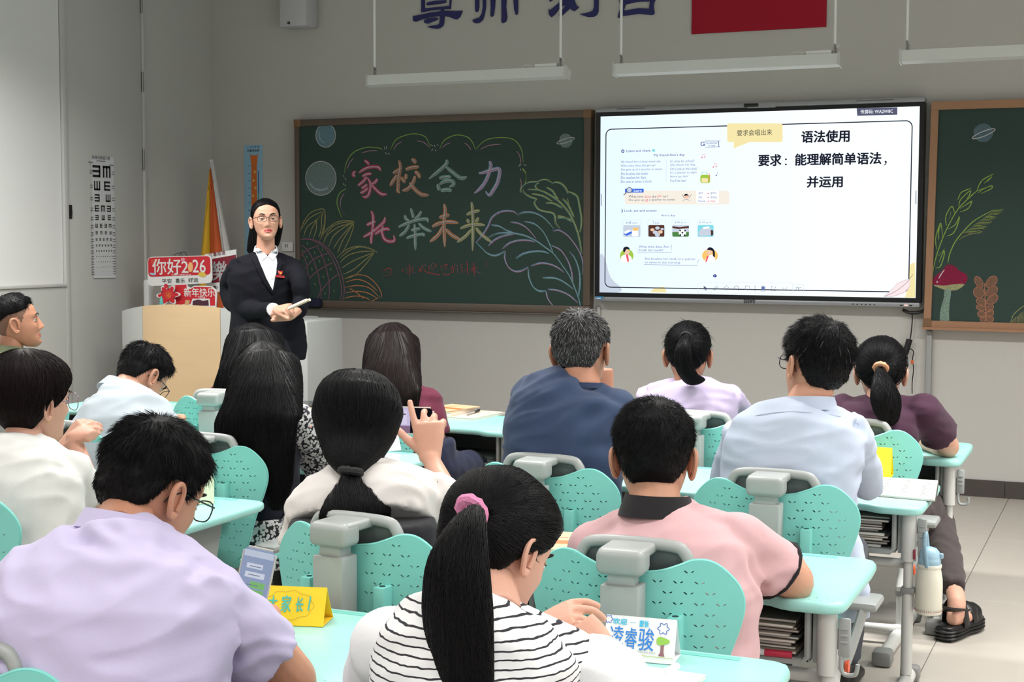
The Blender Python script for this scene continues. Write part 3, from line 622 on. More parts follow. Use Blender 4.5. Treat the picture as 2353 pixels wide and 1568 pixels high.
# pale blobs behind
Fp(mb, [(55, 1110), (90, 1130), (130, 1260), (200, 1330), (190, 1362), (50, 1362)], 'grey', .0002, 3); mb.m[-1] = I['grey']
Fp(mb, [(405, 1365), (430, 1335), (500, 1325), (522, 1365)], 'yel', .0003); Fp(mb, [(2205, 1170), (2240, 1155), (2243, 1400), (2170, 1400), (2190, 1330)], 'yel', .0003)
# rounded outline as world-space stroke
P = []
for (u, v, a0) in ((.982, .028, -90), (.982, .975, 0), (.018, .975, 90), (.018, .028, 180)):
    pass
cr_ = .035
for (cx_, cz_, a0) in ((sx1-.04-cr_, sz1-.078-cr_, 0), (sx0+.035+cr_, sz1-.078-cr_, 90), (sx0+.035+cr_, sz0+.033+cr_, 180), (sx1-.04-cr_, sz0+.033+cr_, 270)):
    for k in range(7): a_ = math.radians(a0+k*15); P.append((cx_+cr_*math.cos(a_), cz_+cr_*math.sin(a_)))
P.append(P[0]); stroke(mb, P, .006, YS, I['ink'], 1, (1, 1), .0006, 'w')
mb.build('slide_border', SC, t)
mb = MB()
Fp(mb, rrect(938, 192, 1323, 322, 16), 'yel', .0008); Fp(mb, [(985, 322), (1095, 322), (982, 366)], 'yel', .0008)
T(mb, '要求会唱出来', 1006, 238, 280, 1250, 'ink', 0)
mb.build('speech_bubble', SC, t)
mb = MB()
T(mb, '语法使用', 1454, 246, 327, 1784, 'ink', .10); T(mb, '要求', 1156, 410, 488, 1312, 'ink', .10); T(mb, '：', 1338, 436, 482, 1352, 'ink', .04)
T(mb, '能理解简单语法', 1410, 404, 484, 2004, 'ink', .10); T(mb, '，', 2026, 452, 484, 2044, 'ink', .04); T(mb, '并运用', 1492, 560, 637, 1737, 'ink', .10)
mb.build('slide_heading', SC, t)
mb = MB(); Fp(mb, [(1836, 88), (2118, 80), (2118, 132), (1840, 140)], 'dg', .002); T(mb, '传屏码: WA2W8C', 1862, 98, 128, 2088, 'white', .015, 0, .0026); mb.build('code_tab', SC, t)
mb = MB()
T(mb, 'Listen and chant.', 238, 375, 392, 410, 'navy', .012); T(mb, "My friend Ann's day", 431, 404, 426, 643, 'navy', .025)
for i, (s, xr) in enumerate((('My friend Ann is busy every day.', 480), ('What time does she get up?', 443), ('She gets up at a quarter to seven.', 490), ('She brushes her teeth.', 391), ('She washes her face.', 378), ("She eats at seven o'clock.", 417))):
    T(mb, s, 202-i*.7, 452+i*26.7, 471+i*26.7, xr, 'bg', 0, .25)
for i, (s, xr) in enumerate((("It's time for school!", 711), ('She checks her bag.', 718), ('Oh! Look at the clock!', 733), ("It's a quarter to eight.", 730), ('Hurry up, Ann!', 670), ("You'll be late!", 656))):
    T(mb, s, 542, 445+i*27, 464+i*27, xr, 'bg', 0, .25)
for i in range(38): Lp(mb, [(516, 446+i*4), (516, 448+i*4)], .0015, 'bg', .001, 1)
T(mb, 'Grammar', 793, 320, 336, 871, 'navy', 0); T(mb, 'in use', 808, 338, 353, 856, 'navy', 0)
Lp(mb, [(785, 314), (880, 314), (884, 355), (785, 358), (785, 314)], .0022, 'navy', .001, 1); Lp(mb, [(890, 314), (878, 314), (880, 355), (890, 355)], .003, 'navy', .001, 1)
T(mb, 'G', 753, 320, 350, 781, 'navy', .05)
def ringT(mb, c, r, w_, col, a0=0, a1=2*PI): Lp(mb, [(c[0]+r*math.cos(a0+(a1-a0)*i/14), c[1]+r*math.sin(a0+(a1-a0)*i/14)) for i in range(15)], w_, col, .001, 1)
ringT(mb, (215, 385), 9, .004, 'navy'); T(mb, 'C', 210, 379, 391, 220, 'navy', .05); Fp(mb, [(428+12*math.cos(i*PI/6), 380+10*math.sin(i*PI/6)) for i in range(12)], 'teal', .0008)
ringT(mb, (205, 799), 9, .004, 'navy', -1.6, 1.6); T(mb, 'Look, ask and answer.', 226, 790, 808, 455, 'navy', .014); T(mb, "Ann's day", 481, 823, 841, 578, 'navy', 0)
mb.build('slide_text', SC, t)
mb = MB()
Fp(mb, rrect(228, 658, 952, 755, 18), 'peach', .0005); Fp(mb, rrect(725, 660, 880, 745, 4), 'white', .0008); Fp(mb, rrect(230, 645, 360, 672, 4), 'blue', .0008); T(mb, 'Learn', 292, 650, 667, 345, 'white', .02, 0, .0016)
for (s, x0, x1, c) in (('What time', 255, 358, 'dg'), ('does', 365, 410, 'red'), ('she', 417, 447, 'dg'), ('get', 453, 483, 'red'), ('up?', 492, 526, 'dg')): T(mb, s, x0, 690, 708, x1, c)
for (s, x0, x1, c) in (('She gets up', 255, 364, 'dg'), ('at', 371, 391, 'red'), ('a quarter to seven.', 398, 579, 'dg')): T(mb, s, x0, 716, 734, x1, c)
for i, (a_, b_, x1, x2) in enumerate((('get', 'gets', 771, 864), ('do', 'does', 765, 868), ('have', 'has', 787, 856))):
    T(mb, a_, 740, 668+i*27, 685+i*27, x1, 'bg'); T(mb, b_, 823, 668+i*27, 685+i*27, x2, 'red' if i == 2 else 'bg')
    Lp(mb, [(796, 678+i*27), (812, 678+i*27)], .002, 'red', .001, 1); Fp(mb, [(806, 673+i*27), (813, 678+i*27), (806, 683+i*27)], 'red', .001)
ringT(mb, (260, 655), 19, .004, 'dg'); Fp(mb, [(260+16*math.cos(i*PI/6), 655+16*math.sin(i*PI/6)) for i in range(12)], 'grey', .001); Lp(mb, [(240, 672), (220, 690)], .005, 'dg', .0012, 1)
Fp(mb, [(640+18*math.cos(i*PI/6)+16, 700+15*math.sin(i*PI/6)) for i in range(12)], 'skin', .001); Fp(mb, [(638, 695), (645, 682), (660, 680), (674, 695), (660, 692), (648, 694)], 'ink', .0013)
Lp(mb, [(625, 685), (640, 710)], .002, 'ink', .001, 1); Lp(mb, [(690, 685), (674, 710)], .002, 'ink', .001, 1); Lp(mb, [(630, 728), (655, 718), (682, 728)], .002, 'dg', .001, 2)
mb.build('slide_grammar_box', SC, t)
mb = MB()
for (x0, lab, xs_) in ((216, '6:45 a.m.', 237), (390, '7 a.m.', 423), (557, '4:30 p.m.', 574), (732, '9:15 p.m.', 743)):
    Lp(mb, rrect(x0-2, 862, x0+122, 980, 12)+[(x0+110, 862)], .0012, 'grey', .0007, 1); T(mb, lab, xs_, 873, 888, x0+(102 if x0 != 390 else 80), 'bg')
Fp(mb, rrect(218, 898, 336, 978, 8), 'grey', .0006); Fp(mb, [(218, 958), (268, 940), (290, 950), (240, 972)], 'blue', .0008); Fp(mb, [(222, 945), (262, 928), (272, 940), (232, 960)], 'white', .001); Fp(mb, rrect(278, 930, 322, 976, 8), 'white', .001); Fp(mb, [(280, 918), (325, 914), (320, 936), (290, 938)], 'orange', .0012)
Fp(mb, rrect(392, 897, 503, 978, 8), 'brown', .0006)
for (x_, y_, r_) in ((420, 930, 15), (455, 918, 16), (440, 948, 18), (475, 945, 17), (488, 925, 12), (455, 965, 18)): Fp(mb, [(x_+r_*math.cos(i*PI/5), y_+r_*.7*math.sin(i*PI/5)) for i in range(10)], 'skin' if r_ % 2 else 'grey', .0008+r_*.00002)
Fp(mb, rrect(558, 897, 673, 978, 8), 'grey', .0006); Fp(mb, [(558, 905), (610, 912), (673, 903), (673, 918), (600, 925), (558, 918)], 'brown', .0008); Fp(mb, [(558, 945), (673, 945), (673, 972), (665, 978), (566, 978), (558, 972)], 'grass', .0008)
Fp(mb, [(628+26*math.cos(i*PI/8), 950+26*math.sin(i*PI/8)) for i in range(16)], 'white', .001)
for (x_, y_) in ((628, 950), (612, 935), (646, 936), (614, 966), (643, 968)): Fp(mb, [(x_+7*math.cos(i*PI*2/5), y_+7*math.sin(i*PI*2/5)) for i in range(5)], 'ink', .0013)
Fp(mb, rrect(734, 897, 844, 978, 8), 'teal', .0006); Fp(mb, [(738, 950), (760, 920), (825, 915), (842, 960), (800, 972), (745, 974)], 'grey', .0008); Fp(mb, [(770, 912), (812, 906), (818, 920), (775, 926)], 'white', .001); Fp(mb, [(824, 930), (842, 936), (842, 966), (826, 972)], 'brown', .001)
# backpack, notes
Fp(mb, rrect(752, 548, 820, 606, 14), 'green', .0008); Fp(mb, rrect(760, 572, 806, 602, 8), 'yel', .001); Lp(mb, [(762, 545), (765, 533), (790, 530), (795, 545)], .003, 'teal', .001, 3); Lp(mb, [(797, 540), (818, 540), (810, 600)], .003, 'red', .0011, 1)
for (x_, y_, c_) in ((762, 430, 'red'), (842, 495, 'red'), (862, 555, 'navy')):
    Fp(mb, [(x_+5*math.cos(i*PI/4), y_+4*math.sin(i*PI/4)) for i in range(8)], c_, .0008); Lp(mb, [(x_+4, y_), (x_+8, y_-24)], .0018, c_, .0008, 1)
    if c_ == 'red': Fp(mb, [(x_+20+5*math.cos(i*PI/4), y_-4+4*math.sin(i*PI/4)) for i in range(8)], c_, .0008); Lp(mb, [(x_+24, y_-4), (x_+26, y_-22), (x_+8, y_-26)], .0018, c_, .0008, 1)
# boy and girl discs
Fp(mb, [(242+47*math.cos(i*PI/12), 1110+47*math.sin(i*PI/12)) for i in range(24)], 'green', .0006)
Fp(mb, [(200, 1150), (205, 1112), (228, 1102), (255, 1102), (275, 1120), (280, 1148), (242, 1157)], 'white', .001); Fp(mb, [(236, 1102), (252, 1100), (258, 1150), (246, 1152)], 'red', .0013)
Fp(mb, [(224, 1078), (240, 1066), (258, 1072), (262, 1088), (250, 1100), (232, 1100)], 'skin', .0012, 2); Fp(mb, [(218, 1080), (220, 1055), (242, 1046), (260, 1056), (260, 1068), (240, 1064), (228, 1086)], 'ink', .0015, 2)
Fp(mb, [(819+55*math.cos(i*PI/12), 1110+47*math.sin(i*PI/12)) for i in range(24)], 'orange', .0006)
Fp(mb, [(782, 1150), (800, 1112), (830, 1102), (852, 1118), (858, 1145), (820, 1160)], 'white', .001); Fp(mb, [(798, 1112), (812, 1108), (798, 1150), (786, 1156)], 'red', .0013)
Fp(mb, [(796, 1075), (812, 1064), (828, 1072), (830, 1092), (812, 1102), (800, 1096)], 'skin', .0012, 2); Fp(mb, [(798, 1068), (812, 1052), (836, 1056), (852, 1080), (852, 1122), (840, 1110), (838, 1080), (824, 1072), (810, 1070)], 'ink', .0015, 2)
T(mb, 'What time does Ann', 326, 1038, 1055, 536, 'bg'); T(mb, 'brush her teeth?', 326, 1062, 1079, 494, 'bg'); Lp(mb, [(318, 1090), (552, 1088), (554, 1032)], .002, 'bg', .0008, 1); Lp(mb, [(318, 1088), (318, 1062), (302, 1060)], .0014, 'grey', .0008, 1)
T(mb, 'She brushes her teeth at a quarter', 368, 1122, 1142, 719, 'bg'); T(mb, 'to seven in the morning.', 368, 1147, 1167, 616, 'bg'); Lp(mb, [(362, 1172), (732, 1177), (735, 1148), (746, 1134)], .002, 'bg', .0008, 1)
Fp(mb, [(853+13*math.cos(i*PI/8), 1249+11*math.sin(i*PI/8)) for i in range(16)], 'navy', .0008); T(mb, '7', 849, 1243, 1255, 857, 'white', .02, 0, .0014)
mb.build('slide_pictures', SC, t)
mb = MB()
Lp(mb, rrect(736, 1298, 1392, 1374, 12)+[(1380, 1298)], .0016, 'grey', .0013, 1); Lp(mb, rrect(1400, 1308, 1468, 1376, 10)+[(1458, 1308)], .0016, 'grey', .0013, 1)
Fp(mb, [(775, 1318), (800, 1336), (790, 1338), (796, 1350), (790, 1352), (784, 1340), (778, 1346)], 'dg', .002)
for P in ([(843, 1345), (865, 1317), (875, 1325), (852, 1349), (843, 1345)], [(915, 1335), (935, 1316), (948, 1330), (930, 1350), (915, 1335)], [(1064, 1320), (1094, 1320), (1094, 1344), (1064, 1344), (1064, 1320)], [(1080, 1344), (1080, 1352)], [(1132, 1315), (1132, 1358)], [(1320, 1330), (1336, 1348), (1354, 1330)], [(1260, 1322), (1245, 1322), (1245, 1354), (1276, 1354), (1276, 1340)], [(1262, 1340), (1278, 1324)], [(1175, 1320), (1200, 1320), (1200, 1356), (1175, 1356), (1175, 1320)], [(1418, 1328), (1450, 1328), (1450, 1350), (1418, 1350), (1418, 1328)], [(1434, 1350), (1434, 1358)], [(1430, 1336), (1438, 1343)], [(1438, 1336), (1430, 1343)]): Lp(mb, P, .0022, 'dg', .002, 1)
ringT(mb, (1002, 1332), 14, .0022, 'dg'); Lp(mb, [(1012, 1343), (1020, 1351)], .0024, 'dg', .002, 1); Fp(mb, rrect(1178, 1324, 1198, 1346, 2), 'bg', .002)
mb.build('slide_toolbar', SC, t)
mb = MB()
Fp(mb, [(2025, 1392), (2060, 1362), (2095, 1330), (2120, 1300), (2150, 1285), (2205, 1268), (2208, 1300), (2200, 1335), (2170, 1362), (2130, 1385), (2080, 1395)], 'pink', .0012); Lp(mb, [(2030, 1392), (2100, 1360), (2180, 1300), (2226, 1238)], .002, 'dg', .0016); Lp(mb, [(2025, 1392), (2060, 1362), (2120, 1300), (2205, 1268), (2205, 1320), (2170, 1362), (2080, 1395), (2025, 1392)], .0012, 'dg', .0016, 1)
mb.build('slide_feather', SC, t)
mb = MB(); Lp(mb, [(65, 680), (65, 765)], .004, 'dg', .001, 1); Lp(mb, [(2247, 658), (2246, 752)], .004, 'dg', .001, 1); mb.build('slide_handles', SC, t)

# cable, adapter, wall conduit
t = thing('cable', 'black power cable looping down the wall from screen corner', 'cable', tuple(at(2080, 720, 8.47)))
mb = MB(); mb.tube(catmull([at(x, y, 8.48) for x, y in ((2074, 712), (2090, 719), (2108, 719), (2126, 712), (2130, 700))], 5), .010, 8)
mb.tube(catmull([at(x, y, 8.49) for x, y in ((2096, 715), (2096, 740), (2093, 770), (2090, 785))], 4), .0035, 6); mb.tube(catmull([at(x, y, 8.49) for x, y in ((2089, 800), (2099, 808), (2097, 825), (2099, 850), (2096, 880), (2096, 905))], 4), .003, 6)
mb.build('wire', dark, t)
a = at(2090, 780, 8.48); b = at(2080, 814, 8.48)
mb = MB(); mb.tube([a, b], .017, 8, flat=(1.25, .7)); mb.build('plug_socket', dark, t)
a = at(2096, 832, 8.485); mb = MB(); mb.rbox((a.x-.007, 8.478, a.z-.012), (a.x+.008, 8.49, a.z+.01), .002); mb.build('orange_charm', mat('charm', (200, 90, 40), .5), t)
a = at(2135, 762, 8.49); MB().rbox((a.x-.014, 8.488, .10), (a.x+.016, YW, .93), .004).build('trim_4', mat('conduit_grey', (150, 150, 148), .5), None)['kind'] = 'structure'
a = at(1373, 705, 8.5); MB().rbox((a.x-.006, 8.505, .10), (a.x+.014, YW, a.z), .003).build('trim_5', wallp, None)['kind'] = 'structure'

# ---------------------------------------------------------------- hanging blackboard lights
YL = 7.45
lamp = mat('lamp_housing', (206, 207, 204), .45); diff = mat('lamp_face', (196, 197, 193), .35)
zl = at(1132, 176, YL).z
def hlamp(xa, xb, label, rods, drv):
    t = thing('blackboard_light', label, 'light', ((xa+xb)/2, YL, zl), 0, 'unlit suspended blackboard lights')
    # wedge profile in Y-Z
    prof = [(YL-.035, zl-.02), (YL+.03, zl-.028), (YL+.045, zl+.012), (YL-.03, zl+.035)]
    mb = MB(); mb.prism(prof, 0, xa, xb); fixn(mb.build('housing', lamp, t).data)
    for xx in (xa, xb):
        mb = MB(); mb.prism([(YL-.041, zl-.026), (YL+.034, zl-.034), (YL+.05, zl+.014), (YL-.034, zl+.042)], 0, xx-.003, xx+.003); fixn(mb.build('end_cap', diff, t).data)
    for xr_ in rods:
        mb = MB(); mb.tube([(xr_, YL, zl+.08), (xr_, YL, ZC)], .0075, 10); mb.build('rod', white, t)
        mb = MB(); mb.rbox((xr_-.004, YL-.012, zl+.02), (xr_+.004, YL+.012, zl+.085), .002); mb.rbox((xr_-.004, YL-.02, zl+.02), (xr_+.03, YL+.02, zl+.028), .002); mb.tube([(xr_+.012, YL-.015, zl+.02), (xr_+.012, YL-.015, zl+.065)], .004, 8); mb.build('bracket', metalm, t)
    if drv is not None:
        mb = MB(); mb.rbox((drv, YL-.02, zl+.03), (drv+.13, YL+.02, zl+.055), .003); mb.build('driver_box', white, t)
        mb = MB(); mb.tube(catmull([(drv, YL, zl+.04), (drv-.04, YL-.01, zl+.052), (drv-.08, YL, zl+.045), (drv-.06, YL, zl+.034), (drv-.01, YL, zl+.04)], 4), .0025, 6)
        mb.tube(catmull([(drv+.13, YL, zl+.045), (drv+.15, YL, zl+.06), (drv+.165, YL, zl+.08)], 4), .0025, 6); mb.build('wire', white, t)
xa, xb = at(849, 185, YL).x, at(1304, 168, YL).x; hlamp(xa, xb, 'white suspended board light hanging unlit above the left chalkboard', (at(861, 160, YL).x, at(1288, 140, YL).x), at(1231, 155, YL).x)
xa, xb = at(1414, 163, YL).x, at(1931, 140, YL).x; hlamp(xa, xb, 'white suspended board light hanging unlit in front of the screen top', (at(1427, 140, YL).x, at(1918, 120, YL).x), at(1853, 126, YL).x)
xa = at(2070, 130, YL).x; hlamp(xa, xa+1.18, 'white suspended board light cut by the right edge, above right chalkboard', (at(2084, 110, YL).x, xa+1.13), None)
# ================================================================ FURNITURE
mint = mat('mint_plastic', (128, 206, 197), .42, .45, noise=(40, .03))
minttop = mat('mint_desktop', (158, 216, 208), .32, .5, noise=(30, .02))
greyp = mat('grey_plastic', (158, 162, 160), .4, .45)
dgrey = mat('dark_grey_plastic', (88, 98, 98), .5)
tubem = mat('light_grey_tube', (198, 198, 194), .35, .5)
capm = mat('grey_end_cap', (130, 130, 128), .5)
orangem = mat('orange_button', (232, 96, 60), .4)

def sx(x): return x*1.218
def sz(z): return .785+(z-.90)*1.218
OUT = [(0, .838), (.03, .842), (.06, .847), (.09, .858), (.112, .867), (.135, .868), (.155, .86), (.175, .843), (.19, .824), (.198, .803), (.199, .78), (.193, .752), (.183, .72), (.172, .688), (.163, .655), (.155, .62), (.143, .585), (.12, .555), (.08, .535), (0, .53)]
outline = [(sx(x), sz(z)) for x, z in OUT]; outline = [(-x, z) for x, z in outline[:0:-1]][1:]+outline[:-1] if False else [(x, z) for x, z in outline]+[(-x, z) for x, z in outline[-2:0:-1]]
outline = [(p.x, p.z) for p in catmull([Vector((x, 0, z)) for x, z in outline], 3, True)]
def shell_y(x, z): return .85*x*x*(1+.3*max(0, (.65-z)))+.10*(z-.60)*(-1)*-1*.0+.10*(.60-z)*-.4 - (.02 if False else 0)
def inside(P, x, z):
    c = False; n = len(P)
    for i in range(n):
        x1, z1_ = P[i]; x2, z2_ = P[(i+1) % n]
        if (z1_ > z) != (z2_ > z) and x < (x2-x1)*(z-z1_)/(z2_-z1_)+x1: c = not c
    return c
def shell_mesh(outl, holes_on=True, grid=.028, thick=.007, yf=shell_y, hole_rows=None):
    pts = [Vector(p) for p in outl]; faces = [list(range(len(pts)))]; holes = []
    if holes_on:
        small = [(x*.90, z-.012) for x, z in outl]
        row = 0; z = .745
        while z > .36:
            k = 0; x = .062+(.0225 if row % 2 else 0)
            while x < .23:
                for s in (1, -1):
                    if inside(small, x*s, z) and not (abs(abs(x)-.107) < .022 and z < .635):
                        for (dx, dz, an, L, Wd) in ((-.0075, .0, -.62, .0052, .0017), (.0065, .0005, .55, .0040, .0015)):
                            H = []
                            for q in range(6):
                                a = 2*PI*q/6; u, v = L*math.cos(a), Wd*math.sin(a)
                                H.append((x*s+dx+u*math.cos(an)-v*math.sin(an), z+dz+u*math.sin(an)+v*math.cos(an)))
                            holes.append(H)
                x += .045
            z -= .0235; row += 1
    for H in holes:
        n = len(pts); pts += [Vector(p) for p in H]; faces.append(list(range(n, n+len(H))))
    xs_ = [p[0] for p in outl]; zs_ = [p[1] for p in outl]
    gx = min(xs_)+grid/2
    while gx < max(xs_):
        gz = min(zs_)+grid/2
        while gz < max(zs_):
            if inside([(x*.965, z) for x, z in outl], gx, gz) and all((gx-H[0][0])**2+(gz-H[0][1])**2 > .0002 for H in holes): pts.append(Vector((gx, gz)))
            gz += grid
        gx += grid
    vo, eo, fo, *_ = delaunay_2d_cdt(pts, [], faces, 0, 1e-6)
    hb = [(min(h[0] for h in H), max(h[0] for h in H), min(h[1] for h in H), max(h[1] for h in H), H) for H in holes]
    F = []
    for f in fo:
        cx_ = sum(vo[i][0] for i in f)/len(f); cz_ = sum(vo[i][1] for i in f)/len(f)
        if not inside(outl, cx_, cz_): continue
        if any(a <= cx_ <= b and c <= cz_ <= d and inside(H, cx_, cz_) for a, b, c, d, H in hb): continue
        F.append(tuple(f))
    bm = bmesh.new()
    vs = [bm.verts.new((v[0], yf(v[0], v[1]), v[1])) for v in vo]
    for f in F:
        try: bm.faces.new([vs[i] for i in f])
        except Exception: pass
    bmesh.ops.recalc_face_normals(bm, faces=bm.faces[:])
    bm.normal_update()
    if sum(f.normal.y for f in bm.faces) < 0: bmesh.ops.reverse_faces(bm, faces=bm.faces[:])
    g = bmesh.ops.solidify(bm, geom=bm.faces[:], thickness=thick)
    for f in bm.faces: f.smooth = True
    for v in [v for v in bm.verts if not v.link_faces]: bm.verts.remove(v)
    me = bpy.data.meshes.new('shell'); bm.to_mesh(me); bm.free(); me.set_sharp_from_angle(angle=math.radians(50)); return me

def local(mb, name, m, parent): return mb.build(name, m, parent, world=False)
def make_chair():
    t = thing('student_chair', 'x', 'chair')
    me = shell_mesh(outline); me.materials.append(mint); sh = link('backrest', me, t, world=False)
    rim = MB(); rim.tube([(x, shell_y(x, z)-.001, z) for x, z in outline], .0048, 6, closed=True); local(rim, 'rim', mint, sh)
    for s in (-1, 1):
        b = MB(); x = .107*s; y = shell_y(x, .6)
        b.rbox((x-.015, y-.040, .50), (x+.015, y+.004, .627), .003)
        b.tube([(x, y-.022, .6262), (x, y-.022, .6278)], .0075, 10, m=1); local(b, 'hook_socket', [mint, dark], t)
    p = MB(); p.rbox((-.043, -.085, .44), (.043, -.022, .70), .004); local(p, 'sleeve', greyp, t)
    p = MB(); p.rbox((-.030, -.076, .68), (.030, -.028, .745), .004); p.rbox((-.034, -.078, .30), (.034, -.03, .45), .004); local(p, 'post', greyp, t)
    p = MB(); p.rbox((-.054, -.09, .722), (.054, -.02, .779), .016, seg=4)
    p.rbox((-.0525, -.075, .755), (.0525, .044, .7785), .008, seg=3)
    p.tube(catmull([(-.132, .028, .66), (-.128, .030, .72), (-.116, .032, .757), (-.09, .033, .771), (0, .033, .774), (.09, .033, .771), (.116, .032, .757), (.132, .030, .72), (.142, .028, .66)], 4), .0125, 10, flat=(1, 1.15)); local(p, 'handle', greyp, t)
    pl = MB(); pl.prism([(-.128, .60), (.134, .60), (.130, .70), (.118, .745), (.09, .765), (-.09, .765), (-.116, .745), (-.126, .70)], 1, .034, .042); fixn(local(pl, 'upper_pad', dgrey, t).data)
    # seat
    s = [(-.19, .03), (-.17, .0), (.17, .0), (.19, .03), (.20, .2), (.19, .34), (.16, .37), (-.16, .37), (-.19, .34), (-.20, .2)]
    s = [(p.x, p.y) for p in catmull([Vector((x, y, 0)) for x, y in s], 3, True)]
    sm = MB(); n = len(s)
    lv = [(.0, .334, .97), (0, .338, 1.0), (0, .352, 1.0), (0, .360, .975)]
    V = []; F = []
    for _, z, k in lv:
        for x, y in s: V.append((x*k, .185+(y-.185)*k, z+ (.008*(x/.2)**2)))
    for i in range(3):
        for j in range(n): F.append((i*n+j, i*n+(j+1) % n, (i+1)*n+(j+1) % n, (i+1)*n+j))
    F.append(tuple(range(n-1, -1, -1))); F.append(tuple(3*n+j for j in range(n))); sm.add(V, F, 0, True); local(sm, 'seat', mint, t)
    # frame
    f = MB(); f.rbox((-.10, .02, .295), (.10, .26, .335), .006); local(f, 'seat_bracket', greyp, t)
    f = MB(); f.tube([(-.2, -.02, .268), (.2, -.02, .268)], .019, 12); f.tube([(-.03, -.045, .27), (-.03, .1, .31)], .016, 10); local(f, 'cross_tube', tubem, t)
    for s_ in (-1, 1):
        x = .2*s_
        c = MB(); c.tube([(x, -.09, .04), (x, -.09, .20)], .018, 14); c.tube([(x, -.09, .19), (x, -.02, .285)], .02, 12); c.tube([(x, -.09, .168), (x, -.09, .186)], .022, 14, m=1); local(c, 'leg', [tubem, capm], t)
        b = MB(); b.tube([(x-.01*s_, -.40, .028), (x, .20, .028)], .026, 12, flat=(1, .85, (0, 0, 1)))
        fo = local(b, 'foot', tubem, t)
        e = MB(); e.rbox((x-.01*s_-.033, -.46, 0), (x-.01*s_+.033, -.385, .056), .014); local(e, 'end_cap', capm, fo)
        e = MB(); e.rbox((x-.033, .185, 0), (x+.033, .25, .056), .014); local(e, 'end_cap', capm, fo)
        a = MB(); a.tube(catmull([(x, -.02, .285), (x+.018*s_, -.045, .24), (x+.035*s_, -.03, .28), (x+.05*s_, .0, .34), (x+.065*s_, .02, .40)], 4), .015, 8, flat=(1.5, .8, (0, 1, 0)))
        ar = local(a, 'arm', greyp, t)
        p_ = MB(); p_.rbox((x+.015*s_-.045*(s_ < 0)+.0, .0, .40), (x+.105*s_+.0, .14, .426), .011) if s_ > 0 else p_.rbox((x-.105, .0, .40), (x-.015, .14, .426), .011)
        local(p_, 'arm_pad', greyp, ar)
        o_ = MB(); o_.tube([(x+.030*s_, -.045, .255), (x+.040*s_, -.045, .255)], .019, 14); local(o_, 'button', orangem, ar)
    b = MB(); b.tube(catmull([(-.2, -.1, .05), (-.16, -.14, .055), (0, -.15, .056), (.16, -.14, .055), (.2, -.1, .05)], 4), .015, 10); local(b, 'cross_tube', tubem, t)
    return t
def copy_tree(o, parent=None):
    c = o.copy(); COL.objects.link(c); c.parent = parent
    for ch in list(o.children): copy_tree(ch, c)
    return c

def slab(mb, poly, z0, z1, r, m=0, seg=3):
    P = [Vector((x, y, 0)) for x, y in poly]; n = len(P)
    N = []
    for i in range(n):
        tng = (P[(i+1) % n]-P[i-1]).normalized(); N.append(Vector((tng.y, -tng.x, 0)))
    area_ = sum(P[i].x*P[(i+1) % n].y-P[(i+1) % n].x*P[i].y for i in range(n))
    sg = 1 if area_ > 0 else -1
    lv = [(z0+r-r*math.cos(a), -r+r*math.sin(a)) for a in [PI/2*i/seg for i in range(seg+1)]]+[(z1-r+r*math.sin(a), -r+r*math.cos(a)) for a in [PI/2*i/seg for i in range(seg+1)]]
    V = []; F = []
    for z, o_ in lv:
        for i in range(n): V.append((P[i].x+N[i].x*o_*sg, P[i].y+N[i].y*o_*sg, z))
    for k in range(len(lv)-1):
        for i in range(n):
            q = (k*n+i, k*n+(i+1) % n, (k+1)*n+(i+1) % n, (k+1)*n+i); F.append(q if sg > 0 else q[::-1])
    bot = tuple(range(n)); top = tuple((len(lv)-1)*n+i for i in range(n))
    F.append(bot[::-1] if sg > 0 else bot); F.append(top if sg > 0 else top[::-1])
    n0 = len(mb.f); mb.add(V, F, m, True); mb.sm[-1] = False; mb.sm[-2] = False
def desk_poly():
    h = [(0, .040), (.13, .038), (.17, .028), (.20, .008), (.23, 0), (.30, 0), (.33, .008), (.346, .03), (.35, .06), (.35, .20), (.35, .40), (.346, .49), (.335, .52), (.31, .535), (.28, .54), (.1, .54)]
    full = h+[(-x, y) for x, y in h[::-1] if x > 0]
    return full
